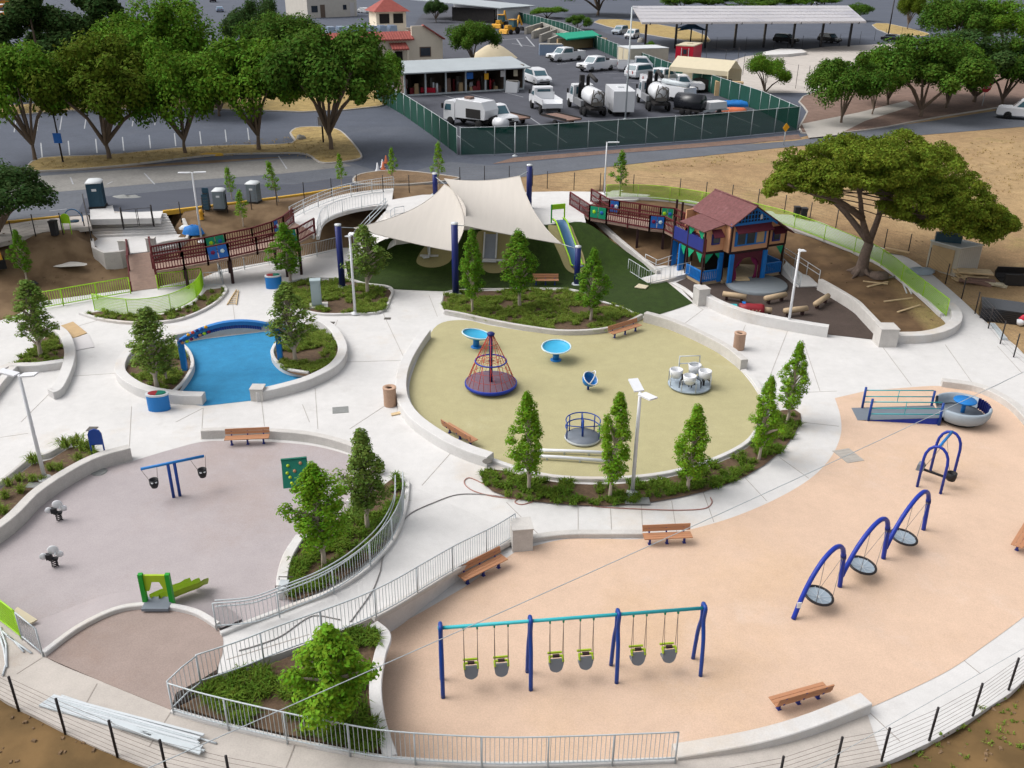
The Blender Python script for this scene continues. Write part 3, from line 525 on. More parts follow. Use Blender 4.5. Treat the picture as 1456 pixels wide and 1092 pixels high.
wall('white curved wall between the fenced planter and the tan surface', [(531,889,.98),(548,906,.98),(540,935,.98),(534,980,.98),(540,1030,.95),(556,1078,.85)], .36, .08, 'concrete')
wall('grey retaining wall under the lower ramp railing', [(738,764,.02),(700,784,.25),(650,810,.55),(600,840,.8),(560,864,.95),(530,880,1.0)], .25, .12)
wall('thin white kerb round the brown play circle', [(62,933,1.0),(110,897,1.0),(160,872,1.0),(200,864,1.0),(240,865,1.0),(280,874,1.0),(310,892,1.0)], .2, .16, 'concrete', cat='kerb', name='concrete_kerb')
wall('white kerb along the inner side of the lower ramp', [(580,688,.0),(576,725,.25),(560,768,.5),(520,812,.8),(472,842,1.0),(420,862,1.0),(362,884,1.0),(314,903,1.0)], .18, .12, 'concrete', cat='kerb', name='concrete_kerb')
wall('pale seat wall between the lavender surface and the two tree bed', [(405,852),(402,833),(410,800),(428,770)], .38, .3, 'concrete')
wall('short white wall behind the two leafy trees of the ramp bed', [(497,722),(512,706),(528,692)], .3, .3, 'concrete')
wall('low white kerb under the lower path railing', [(245,1012,1.0),(300,1028,1.0),(400,1052,1.0),(480,1068,.95),(560,1081,.85),(700,1089,.65),(820,1087,.5),(960,1082,.3)], .16, .1, 'concrete', cat='kerb', name='concrete_kerb')
wall('white kerb edging the mound below the lime ramp fence', [(850,284,2.5),(930,284,2.42),(1000,294,2.2),(1080,312,1.9),(1130,326,1.7),(1200,353,1.2),(1250,376,.9),(1300,415,.45),(1338,450,.1)], .2, .2, 'concrete', cat='kerb', name='concrete_kerb')
# beds: soil is ground, planting is uncountable ground cover
BEDS = {}
def bed(key, px, z=.06, n=3, soil='mulch', thick=.0, zs=None):
    pts = cr(px, n, True) if n else px; w = PP(pts, z); flat('bed_soil', [tuple(p) for p in w], z, soil, w3=True, thick=thick); BEDS[key] = w; return w
def inside(p, poly):
    c = False; n = len(poly)
    for i in range(n):
        a, b = poly[i], poly[(i+1) % n]
        if (a[1] > p[1]) != (b[1] > p[1]) and p[0] < (b[0]-a[0])*(p[1]-a[1])/(b[1]-a[1])+a[0]: c = not c
    return c
def tuft(mb, c, r, h, n, rg):
    for _ in range(n):
        a = rg.uniform(0, 6.283); lean = rg.uniform(.15, 1.0); b = Vector((c[0]+rg.gauss(0, r*.18), c[1]+rg.gauss(0, r*.18), c[2])); d = Vector((math.cos(a), math.sin(a), 0)); s = Vector((-d.y, d.x, 0))*rg.uniform(.008, .02)
        hh = h*rg.uniform(.6, 1.1); m = b+d*r*lean*.45+Vector((0,0,hh*(.75-.1*lean))); t = b+d*r*lean*1.05+Vector((0,0,hh*(1-.5*lean)))
        mb.add([b-s, b+s, m+s, m-s, t], [(0,1,2,3),(3,2,4)])
def groundcover(key, label, dens, r, h, m='grass_green', blades=40, patch=.0, seed=1):
    poly = BEDS[key]; rg = random.Random(seed); mb = MB(); xs_ = [p[0] for p in poly]; ys_ = [p[1] for p in poly]; z = poly[0][2]
    area = abs(sum(poly[i][0]*poly[(i+1) % len(poly)][1]-poly[(i+1) % len(poly)][0]*poly[i][1] for i in range(len(poly))))/2
    from mathutils import noise as NZ
    for _ in range(int(area*dens*3.0)):
        p = (rg.uniform(min(xs_), max(xs_)), rg.uniform(min(ys_), max(ys_)))
        if not inside(p, poly): continue
        if NZ.noise(Vector((p[0]*.7, p[1]*.7, seed*3.1))) < patch-.25: continue
        k = rg.uniform(.7, 1.25); tuft(mb, (p[0], p[1], z), r*k, h*k, blades, rg)
    if not mb.v: return
    o = mb.solo('ground_cover', m, poly[0]); tag(o, label, 'plants', kind='stuff')
bed('far_left', [(18,526),(30,508),(55,489),(72,474),(88,490),(92,508),(88,520),(58,525)])
bed('left_edge', [(-60,760),(-60,738),(0,696),(46,660),(72,653),(100,636),(118,634),(155,647),(150,655),(100,677),(55,702),(0,745)], n=0, z=.3)
bed('crescent', [(116,446),(150,442),(190,449),(232,447),(275,433),(294,412),(317,409),(318,418),(298,436),(252,455),(200,459),(150,455)], n=0)
bed('cabinet', [(394,421),(410,406),(440,399),(490,399),(520,406),(554,412),(552,428),(540,444),(500,446),(455,446),(420,437),(398,429)])
bed('sails', [(634,444),(630,428),(644,416),(728,413),(812,413),(850,428),(888,441),(908,452),(885,465),(850,472),(800,474),(750,468),(700,459),(660,450)], n=2)
bed('left_blue', [(243,566),(208,558),(180,541),(179,525),(193,509),(218,499),(246,492),(264,505),(272,525),(260,548)], z=.25)
bed('right_blue', [(440,535),(412,530),(396,519),(392,506),(400,490),(414,475),(440,464),(460,472),(476,487),(483,508),(470,528)], z=.25)
bed('south', [(690,666),(745,676),(800,687),(880,688),(950,679),(1012,662),(1062,637),(1086,606),(1096,588),(1130,582),(1139,600),(1110,642),(1060,677),(1000,699),(930,713),(860,719),(790,716),(720,706),(688,688)], n=2)
bed('ramp', [(408,852),(406,833),(414,802),(432,772),(500,724),(522,705),(545,690),(566,676),(572,692),(569,735),(548,772),(510,806),(462,836),(430,850)], n=2, z=.12)
bed('fenced', [(256,1004),(300,980),(345,958),(400,938),(470,912),(520,894),(541,908),(532,940),(527,980),(533,1030),(546,1066),(480,1060),(400,1042),(310,1022)], n=0, z=.93, thick=.4)
groundcover('far_left', 'patchy green ground cover in the far left tree planter', 8, .3, .24, seed=1)
groundcover('crescent', 'low green plants along the crescent bed under the lime mesh railing', 7, .3, .28, seed=2)
groundcover('cabinet', 'patchy green ground cover round the pale utility cabinet', 7.5, .32, .24, seed=3, patch=.02)
groundcover('sails', 'patchy green ground cover in the bed before the shade sails', 7, .34, .24, seed=4, patch=.04)
groundcover('left_blue', 'green ground cover in the left planter beside the blue surface', 7.5, .3, .24, seed=5, patch=.08)
groundcover('right_blue', 'dense green ground cover in the right planter beside the blue surface', 10, .3, .24, seed=6)
groundcover('south', 'dense grassy ground cover under the row of columnar trees', 17, .34, .28, 'grass_deep', 46, seed=7, patch=-.22)
groundcover('ramp', 'patchy grass in the bed of the two trees beside the ramp', 8, .36, .28, 'grass_deep', 46, seed=8, patch=-.02)
groundcover('fenced', 'tall dark green grass in the fenced planter at the bottom', 10, .4, .34, 'grass_deep', 50, seed=9, patch=.08)
def weeds():
    mb = MB(); rg = random.Random(5)
    for _ in range(260):
        px, py = rg.uniform(1240, 1456), rg.uniform(930, 1092)
        if py < 1092-(px-1230)*.62+18 or rg.random() < .35: continue
        c = G(px, py); k = rg.choice([.5,.6,.8,1.3]); tuft(mb, (c.x, c.y, c.z), .16*k, .12*k, 10, rg)
    tag(mb.solo('weeds', 'grass_green'), 'small weeds scattered over the bare earth at the lower right', 'weeds', kind='stuff')
    mb = MB()
    for _ in range(900):
        px, py = rg.uniform(0, 480), rg.uniform(195, 240)
        pts = [(60,226),(250,213),(413,192),(470,186),(512,220),(460,230),(390,217),(180,234),(60,242)]
        if not inside((px, py), pts): continue
        c = P(px, py, Z1+.12); tuft(mb, (c.x, c.y, c.z), .3, .16, 5, rg)
    tag(mb.solo('dry_grass', 'dry_grass'), 'dry grass growing on the verge between car park and street', 'grass', kind='stuff')
    mb = MB(); area = [(1370,205),(1456,190),(1456,260),(1400,300),(1330,240)]; a2 = [(915,236),(1000,225),(1110,214),(1100,226),(990,240)]
    for _ in range(1600):
        px, py = rg.uniform(900, 1456), rg.uniform(188, 300)
        if not (inside((px, py), area) or inside((px, py), a2)) or rg.random() < .3: continue
        c = G(px, py); tuft(mb, (c.x, c.y, c.z), .35, .2, 5, rg)
    tag(mb.solo('dry_grass', 'dry_grass'), 'dry grass tufts on the open field along the road', 'grass', kind='stuff')
weeds()
tuft_pts = [(92,636,.75),(110,633,.8),(120,640,.7),(130,640,.6),(48,658,.7),(72,668,.5),(86,668,.5),(113,655,.55),(46,684,.5),(30,700,.55),(8,708,.5),(12,690,.5),(28,683,.5),(6,730,.5),(-4,722,.5),(133,648,.5),(60,683,.4)]
rg_ = random.Random(3); tb = MB(); tuft(tb, (0,0,0), .5, .55, 90, rg_)
g0 = tb.build('ornamental_grass', 'grass_green', None, P(92,636,.3)); tag(g0, 'arching tuft of ornamental grass in the bed beside the left lamp post', 'grass tuft', 'grass tufts in the bed beside the left lamp post')
for i, (a, b, s) in enumerate(tuft_pts):
    o = g0 if i == 0 else g0.copy()
    if i: COL.objects.link(o)
    o.location = P(a, b, .3); o.scale = (s*1.5,)*3; o.rotation_euler = (0,0,i*1.7)
# ------------------------------------------------------------ railings and fences
def railing(name, label, cat, px, m, h=1.05, z=0.0, n=6, post=1.8, pick=.11, pr=.009, rails=(1.0,.1), r=.025, double=None, name_p='balusters', group=None, infill=None, pts=None):
    p = pts or wpath(px, z, n); L = sum((b-a).length for a, b in zip(p, p[1:])); k = max(1, round(L/post)); base = p[len(p)//2]
    t = thing(name, label, cat, base, 0, group)
    for q in resample(p, k+1): MB().tube([q-Vector((0,0,.08)), q+Vector((0,0,h))], r, 6).bw('post', m, t)
    for f in rails: MB().tube([q+Vector((0,0,h*f)) for q in p], r*.9, 6).bw('top_rail' if f > .9 else 'rail', m, t)
    if pick:
        mb = MB()
        for q in resample(p, max(2, int(L/pick))): mb.tube([q+Vector((0,0,h*rails[-1])), q+Vector((0,0,h*rails[0]))], pr, 4, cap=False)
        mb.bw('balusters', m, t)
    if double:
        off = []
        for i, q in enumerate(p):
            d = p[min(i+1, len(p)-1)]-p[max(i-1, 0)]; d.z = 0; d.normalize(); off.append(q+Vector((-d.y, d.x, 0))*double)
        for f in (.86, .62): MB().tube([q+Vector((0,0,h*f)) for q in off], .022, 6).bw('handrail', m, t)
    return t
railing('metal_railing', 'long galvanised railing along the outer side of the lower ramp', 'railing', [(732,764,.12),(700,784,.35),(650,810,.65),(600,840,.9),(560,864,1.05),(520,884,1.1),(470,904,1.1),(400,930,1.1),(345,952,1.1),(286,972,1.1)], 'galv', 1.05, pick=.12)
railing('metal_railing', 'short galvanised railing at the bottom corner of the fenced planter', 'railing', [(286,974,1.1),(266,990,1.1),(246,1010,1.08)], 'galv', 1.05, n=0, pick=.12)
railing('metal_railing', 'galvanised railing along the lower path beside the planter and tan surface', 'railing', [(247,1013,1.08),(300,1029,1.08),(400,1053,1.08),(480,1069,1.03),(560,1082,.93),(700,1090,.73),(820,1088,.58),(960,1082,.4)], 'galv', 1.05, pick=.12)
railing('metal_railing', 'galvanised railing with double handrails on the inner side of the lower ramp', 'railing', [(574,700,.25),(572,735,.45),(552,776,.75),(512,816,1.0),(466,846,1.12),(420,866,1.12),(365,887,1.12),(308,893,1.12)], 'galv', .95, pick=.13, double=-.3)
railing('metal_railing', 'dark grey picket railing between the lower walkway and the mulch under the boardwalk', 'railing', [(313,390,.05),(370,378,.05),(430,368,.05),(482,356,.12)], 'galv', 1.0, pick=.13)
railing('metal_railing', 'short metal gate rail in front of the crescent bed end', 'railing', [(291,408,.05),(318,406,.05)], 'galv', .95, n=0, pick=.15)
railing('metal_railing', 'metal handrail standing beside the crescent bed', 'railing', [(311,388,.05),(318,406,.05)], 'galv', 1.0, n=0, pick=0, rails=(1.0,.6,.1))
railing('metal_railing', 'double galvanised handrails along the far side of the terrace ramp', 'railing', [(413,314,2.5),(440,300,2.55),(480,284,2.55),(520,275,2.55),(560,269,2.55)], 'galv_white', 1.0, pick=.2, double=-.25)
railing('metal_railing', 'galvanised railing along the near side of the terrace ramp', 'railing', [(452,336,2.45),(461,315,2.65),(492,301,2.65),(525,294,2.65),(546,291,2.65)], 'galv_white', .95, pick=.25)
railing('metal_railing', 'sloping stair handrails going down from the terrace to the lower walkway', 'railing', [(549,300,2.5),(525,325,1.5),(503,349,.35)], 'galv', .95, n=0, pick=0, rails=(1.0,.7,.4), double=.25)
railing('metal_railing', 'white handrail on the terrace beside the top of the stairs', 'railing', [(556,318,2.55),(562,314,2.55),(575,312,2.55)], 'galv_white', .95, n=0, pick=0, rails=(1.0,.5), post=.6)
railing('lime_railing', 'lime green picket railing left of the wooden stair', 'railing', [(40,443,.02),(90,434,.02),(140,425,.02),(186,417,.02)], 'lime', 1.05, n=0, post=2.0, pick=.13, pr=.014, r=.035)
railing('lime_railing', 'short lime green picket railing right of the wooden stair', 'railing', [(225,411,.02),(258,408,.02),(288,403,.02)], 'lime', 1.05, n=0, post=2.0, pick=.13, pr=.014, r=.035)
def mesh_rail(label, px, m, h, post=2.4, z=0.0):
    p = wpath(px, z); base = p[len(p)//2]; t = thing('mesh_railing', label, 'railing', base); L = sum((b-a).length for a, b in zip(p, p[1:]))
    for q in resample(p, max(2, round(L/post)+1)): MB().tube([q-Vector((0,0,.08)), q+Vector((0,0,h))], .025, 6).bw('post', m, t)
    for f in (1.0, .06): MB().tube([q+Vector((0,0,h*f)) for q in p], .028, 6).bw('rail', m, t)
    mb = MB()
    for q in resample(p, int(L/.06)): mb.tube([q+Vector((0,0,h*.06)), q+Vector((0,0,h))], .012, 3, cap=False)
    for k in range(1, 10): mb.tube([q+Vector((0,0,h*(.06+.094*k))) for q in p], .011, 3, cap=False)
    mb.bw('mesh_infill', m, t); return t
mesh_rail('curved lime mesh railing above the crescent bed', [(135,441,.05),(165,447,.05),(200,449,.05),(240,443,.05),(272,429,.05),(286,415,.05),(289,404,.05)], 'lime', 1.05)
mesh_rail('long lime mesh fence curving down the hillside ramp round the mound', [(862,282,2.55),(930,283,2.5),(1000,293,2.28),(1080,311,1.98),(1130,325,1.78),(1200,352,1.3),(1250,375,1.0),(1300,414,.55),(1345,449,.15)], 'lime', 1.05)
mesh_rail('lime mesh railing at the left edge above the lavender surface', [(-120,812,1.05),(-40,858,1.05),(0,883,1.05),(30,906,1.05)], 'lime', 1.0)
railing('metal_railing', 'short grey railing between the lime mesh and the brown circle', 'railing', [(32,908,1.05),(61,932,1.05)], 'galv', 1.0, n=0, pick=.12)
def wire_fence(label, pts, h=1.25, wires=7, group=None):
    base = pts[len(pts)//2]; t = thing('wire_fence', label, 'fence', base)
    for q in pts: MB().tube([q-Vector((0,0,.1)), q+Vector((0,0,h))], .035, 6).bw('post', 'black_steel', t)
    mb = MB()
    for k in range(wires):
        for a, b in zip(pts, pts[1:]): mb.tube([a+Vector((0,0,h*(.1+.86*k/(wires-1)))), b+Vector((0,0,h*(.1+.86*k/(wires-1))))], .005, 3, cap=False)
    mb.bw('wires', 'wire', t); return t
wire_fence('black post and wire fence along the bottom of the picture', [G(x, y) for x, y in ((-40,976),(27,1011),(93,1043),(167,1075),(238,1103),(330,1126),(430,1146))]+[P(x, y, .9) for x, y in ((520,1164),(620,1178))]+[P(x, y, .6) for x, y in ((740,1180),(860,1172))]+[P(980,1150,.3)]+[P(x, y, .0) for x, y in ((1105,1124),(1187,1096),(1253,1083),(1321,1053),(1383,1018),(1434,981),(1475,950),(1510,920))])
wire_fence('black post and wire fence following the right side of the grounds', [G(x, y) for x, y in ((858,271),(900,273),(966,279),(1003,284),(1040,288),(1077,294),(1115,303),(1151,314),(1188,325),(1224,329),(1257,353),(1291,360),(1319,380),(1344,404),(1367,425),(1386,446),(1405,467),(1422,489))]+[P(1441,508,0), P(1470,530,0), P(1500,560,0)], 1.4)
wire_fence('black post and wire fence along the street behind the terrace', [G(x, y) for x, y in ((232,315),(258,314),(290,308),(324,303),(358,298),(394,292),(433,285),(472,279),(508,273),(545,274),(582,274),(618,270),(654,262),(689,260),(724,260),(757,264),(778,268),(816,270),(853,271))], 1.4)
wire_fence('black post and wire fence at the left of the concrete stairs', [G(x, y) for x, y in ((-60,352),(20,346),(51,336),(90,334),(122,332))], 1.5)
# dark green windscreen fence of the yard
def screen_fence(label, pts, h, m, post=3.0):
    p = resample([Vector(q) for q in pts], max(2, int(sum((Vector(b)-Vector(a)).length for a, b in zip(pts, pts[1:]))/post)+1)); t = thing('windscreen_fence', label, 'fence', p[len(p)//2]); mb = MB()
    for q in p: MB().tube([q, q+Vector((0,0,h+.1))], .04, 6).bw('post', 'galv', t)
    rows = [[q+Vector((0,0,.05)) for q in p], [q+Vector((0,0,h*.5)) for q in p], [q+Vector((0,0,h)) for q in p]]
    mb.loft(rows, False); mb.bw('windscreen_fabric', m, t); MB().tube([q+Vector((0,0,h+.02)) for q in p], .03, 5).bw('top_rail', 'galv', t)
zy = Z1+.01
screen_fence('translucent green windscreen fence along the road side of the yard', PP([(655,221),(730,219),(860,209),(1000,199),(1133,186)], zy), 2.5, 'windscreen')
screen_fence('green windscreen fence slanting along the left side of the yard', PP([(536,142),(575,165),(610,190),(650,220)], zy), 2.4, 'windscreen_solid')
screen_fence('green windscreen fence slanting behind the yard from the sand bays to the road', PP([(735,30),(800,48),(880,84),(950,112),(1010,132),(1080,158),(1133,184)], zy), 2.3, 'windscreen_solid')
# ------------------------------------------------------------ trees
def leafquad(mb, c, s, nrm, rg):
    n = nrm.normalized(); a = n.orthogonal().normalized(); a = Matrix.Rotation(rg.uniform(0, 6.283), 3, n) @ a; b = n.cross(a)
    u = a*s; v = b*s*rg.uniform(.5, .8); o = len(mb.v); f = n*s*.25
    mb.v += [tuple(c-u), tuple(c-v*.9+f), tuple(c+u), tuple(c+v*.9+f)]; mb.f.append((o, o+1, o+2, o+3)); mb.sm.append(False)
def blob(mb, c, r, rz, n, s, rg, up=.5):
    """a clump: leaves through a rough ellipsoid, denser toward its skin, facing out and up"""
    for _ in range(n):
        d = Vector((rg.gauss(0,1), rg.gauss(0,1), rg.gauss(0,1))).normalized(); k = rg.uniform(.35, 1.0)**.5*rg.uniform(.85, 1.12)
        p = c+Vector((d.x*r*k, d.y*r*k, d.z*rz*k)); nn = d+Vector((rg.gauss(0,.5), rg.gauss(0,.5), rg.gauss(0,.4)+up))
        leafquad(mb, p, s*rg.uniform(.65, 1.3), nn, rg)
def young_crown(kind, seed):
    """unit tree: height 1, crown radius 1 at its widest (scaled by the instance)"""
    rg = random.Random(seed); mb = MB(); limbs = MB(); H = 1.0
    z0 = {'column': .2, 'oval': .24, 'loose': .26, 'sapling': .3}[kind]
    prof = {'column': lambda t: (.55+.5*t/.3 if t < .3 else 1.05*(1-((t-.3)/.75)**1.6)), 'oval': lambda t: (.5+.5*t/.35 if t < .35 else 1.0*(1-((t-.35)/.72)**1.9)), 'loose': lambda t: (.6+.4*t/.3 if t < .3 else 1.0*(1-((t-.3)/.76)**1.5)), 'sapling': lambda t: (.6+.4*t/.3 if t < .3 else 1.0*(1-((t-.3)/.74)**1.4))}[kind]
    pk, ex, wv = rg.uniform(.2, .4), rg.uniform(1.15, 1.75), rg.uniform(0, 6.28)
    if kind in ('column', 'oval'): prof = lambda t: (.5+.5*t/pk if t < pk else 1.0*(1-((t-pk)/(1.01-pk))**ex))
    nc = {'column': 58, 'oval': 62, 'loose': 60, 'sapling': 20}[kind]; per = {'column': 190, 'oval': 185, 'loose': 120, 'sapling': 90}[kind]
    for i in range(nc):
        t = (i+.5)/nc; t = t**.85; a = i*2.4+rg.uniform(-.5,.5); lob = 1+.16*math.sin(2*a+wv+t*5); R = lob*max(.05, prof(t))*rg.uniform(.66, 1.12); rr = R*rg.uniform(.35, .8)
        z = z0+t*(1-z0-.03); c = Vector((math.cos(a)*rr, math.sin(a)*rr, z)); cr_ = (.34 if kind != 'sapling' else .5)*rg.uniform(.7, 1.15)*(1-.45*t)
        for _ in range(int(per*(1-.35*t))):
            d = Vector((rg.gauss(0,1), rg.gauss(0,1), rg.gauss(0,1))).normalized(); k = rg.uniform(.2, 1.0)**.5*rg.uniform(.85, 1.15)
            p = c+Vector((d.x*cr_*k, d.y*cr_*k, d.z*cr_*k*.19+abs(d.z)*.02)); nn = Vector((d.x, d.y, d.z*.6+.55+rg.gauss(0,.35)))
            mb.v; leafq_aniso(mb, p, nn, rg, kind)
        if rg.random() < .75:
            limbs.tube([Vector((0,0,max(.14, z-.16))), Vector((c.x*.45, c.y*.45, z-.07)), Vector((c.x*.9, c.y*.9, z))], [.028, .018, .006], 4, cap=False)
    limbs.tube([Vector((0,0,-.01)), Vector((.02,.01,.12)), Vector((-.02,.02,.35)), Vector((.01,-.02,.6)), Vector((0,0,.88))], [.085, .065, .05, .03, .01], 7)
    return mb, limbs
CROWN_R = .8
def leafq_aniso(mb, p, nn, rg, kind):
    # leaf about 10 cm on the finished tree: x,y are scaled by the crown radius, z by the height
    s = rg.uniform(.6, 1.25)*{'column': .05, 'oval': .052, 'loose': .056, 'sapling': .085}[kind]; n = nn.normalized(); a = n.orthogonal().normalized(); a = Matrix.Rotation(rg.uniform(0, 6.283), 3, n) @ a; b = n.cross(a); k = .2
    o = len(mb.v)
    for q in (-a*s, -b*s*.62, a*s, b*s*.62): mb.v.append((p.x+q.x, p.y+q.y, p.z+q.z*k))
    mb.f.append((o, o+1, o+2, o+3)); mb.sm.append(False)
VAR = {}
for kind, seeds in (('column', (1,2,3,12,13)), ('oval', (4,5)), ('loose', (6,7,8)), ('sapling', (9,10))):
    VAR[kind] = []
    for s in seeds: c, l = young_crown(kind, s); VAR[kind].append((c.mesh('crown'), l.mesh('trunk')))
def place_tree(mc, mt, lm, bm, base, sx, sz, rz, label, group, cat='tree', name='young_tree', sy=None, tilt=None):
    t = thing(name, label, cat, base, rz, group); t.scale = (sx, sy or sx, sz)
    if tilt: t.rotation_euler = (tilt[0], tilt[1], rz)
    for nm, me, m in (('trunk', mt, bm), ('crown', mc, lm)):
        o = bpy.data.objects.new(nm, me); COL.objects.link(o); o.parent = t
        if not me.materials: me.materials.append(None)
        o.material_slots[0].link = 'OBJECT'; o.material_slots[0].material = MATS[m]
    return t
YT = [ # base px, top row, crown width px, kind, leaf, z (None = ground), label
 (38,399,327,30,'column','leaf_young',None,'slim young tree on the brown earth near the left edge'),
 (58,506,398,66,'loose','leaf_grey',.06,'broad grey green young tree in the far left planter'),
 (224,553,437,62,'loose','leaf_grey',.25,'tall loose young tree in the left planter of the blue surface'),
 (238,543,486,34,'loose','leaf_grey',.25,'small second tree in the left planter of the blue surface'),
 (420,514,400,60,'loose','leaf_grey',.25,'pale leaved young tree in the right planter of the blue surface'),
 (413,402,317,50,'column','leaf_young',.02,'columnar young tree beside the blue bin and the maroon boardwalk'),
 (523,417,320,56,'loose','leaf_grey',.06,'leafy young tree behind the white lamp post and left blue mast'),
 (672,443,325,40,'column','leaf_young',.06,'narrow columnar tree just right of the tall blue mast'),
 (739,437,327,58,'loose','leaf_young',.06,'rounded young tree in the middle of the bed before the shade sails'),
 (840,455,353,44,'column','leaf_young',.06,'columnar tree at the right end of the bed before the shade sails'),
 (752,698,558,60,'column','leaf_bright',.06,'leftmost columnar tree below the olive surface'),
 (867,710,560,56,'column','leaf_bright',.06,'twin topped columnar tree just left of the olive lamp post'),
 (978,696,577,58,'column','leaf_bright',.06,'columnar tree right of the lamp post below the olive surface'),
 (1079,653,533,50,'column','leaf_bright',.06,'slender columnar tree in front of the last tree of the curved bed'),
 (1119,601,487,44,'column','leaf_bright',.06,'last columnar tree at the upper right end of the curved bed'),
 (461,806,655,86,'oval','leaf_bright',.12,'bright green bushy tree in the bed beside the lower ramp'),
 (523,752,612,74,'oval','leaf_grey',.12,'yellowish bushy tree behind the bright one beside the lower ramp'),
 (477,1036,889,108,'oval','leaf_bright',.93,'large bright tree inside the fenced planter at the bottom'),
 (330,284,237,19,'sapling','leaf_bright',None,'sapling beside the portable toilets on the street'),
 (346,322,270,20,'sapling','leaf_bright',None,'short sapling on bare earth right of the T shaped lamp'),
 (396,287,227,22,'sapling','leaf_bright',None,'leaning sapling near the left end of the terrace ramp'),
 (487,270,218,15,'sapling','leaf_bright',None,'thin sapling behind the terrace ramp rails'),
 (558,260,210,15,'sapling','leaf_bright',None,'thin sapling in the roadside bed'),
 (624,266,202,20,'sapling','leaf_bright',None,'sapling behind the small far blue mast'),
 (881,281,215,27,'sapling','leaf_young',None,'sapling on the terrace edge beside the far lamp post')]
for i, (bx, by, ty, wpx, kind, leaf, z, lab) in enumerate(YT):
    b = G(bx, by) if z is None else P(bx, by, z); h = hgt(b, ty); sc = FPX/(Vector(b)-CAM).dot(FW); r = wpx/2/sc
    mc, mt = VAR[kind][i % len(VAR[kind])]
    place_tree(mc, mt, leaf, 'bark_pale', b, r/.8, h, i*1.3, lab, None, sy=r/.8*(.86+.3*((i*7) % 5)/4), tilt=(0, -.18, 0) if (bx, by) == (396,287) else ((((i*5) % 7)-3)*.012, (((i*3) % 5)-2)*.014, 0))
# big background trees: unit crown radius 1, height 1
def big_tree(seed, z0=.28, flat_=.75, nb=36, leaves=760, ls=.0255, limbs=5, spread=1.0, shape='dome'):
    rg = random.Random(seed); mb = MB(); tr = MB(); pts = []
    for i in range(nb):
        a = i*2.4+rg.uniform(-.4,.4); t = rg.uniform(0, 1)
        if shape == 'dome': R = math.sqrt(rg.uniform(.02, 1))*.78; z = z0+(1-z0)*(.16+.64*(1-R*R*.75)*rg.uniform(.45, 1.0))
        else: R = (1-t)*.75*rg.uniform(.6, 1)+.05; z = z0+(1-z0)*(t*.88+.05)
        c = Vector((math.cos(a)*R, math.sin(a)*R, z+rg.uniform(-.06,.05))); r = rg.uniform(.13, .31)*(1 if shape == 'dome' else 1-.45*t); pts.append(c)
        for _ in range(leaves):
            d = Vector((rg.gauss(0,1), rg.gauss(0,1), rg.gauss(0,1))).normalized(); k = rg.uniform(.3, 1.0)**.5*rg.uniform(.8, 1.15)
            p = c+Vector((d.x*r*k, d.y*r*k, d.z*r*k*.62)); n = (Vector((d.x, d.y, d.z+.5))+Vector((rg.gauss(0,.5), rg.gauss(0,.5), rg.gauss(0,.5)))).normalized(); s = ls*rg.uniform(.6, 1.3)
            aa = n.orthogonal().normalized(); aa = Matrix.Rotation(rg.uniform(0, 6.283), 3, n) @ aa; bb = n.cross(aa); o = len(mb.v)
            for q in (-aa*s, -bb*s*.65, aa*s, bb*s*.65): mb.v.append((p.x+q.x, p.y+q.y, p.z+q.z*.62))
            mb.f.append((o, o+1, o+2, o+3)); mb.sm.append(False)
    f = z0*.62
    tr.tube([Vector((0,0,-.02)), Vector((.01,0,f*.5)), Vector((0,.02,f))], [.036, .027, .024], 8)
    for i in range(limbs):
        c = pts[i*len(pts)//limbs]; m = Vector((c.x*.35, c.y*.35, f+(c.z-f)*.45)); tr.tube([Vector((0,.02,f-.02)), m, c*1.0], [.026, .018, .006], 6, cap=False)
    return mb.mesh('crown'), tr.mesh('trunk')
BT = {'round': [big_tree(s, z0=.24, nb=40, limbs=8) for s in (21,22,23,24)], 'tall': [big_tree(s, z0=.2, nb=30, shape='cone') for s in (25,26)], 'bush': [big_tree(s, z0=.04, nb=24) for s in (27,28)], 'low': [big_tree(s, z0=.17, nb=38) for s in (31,32,33)]}
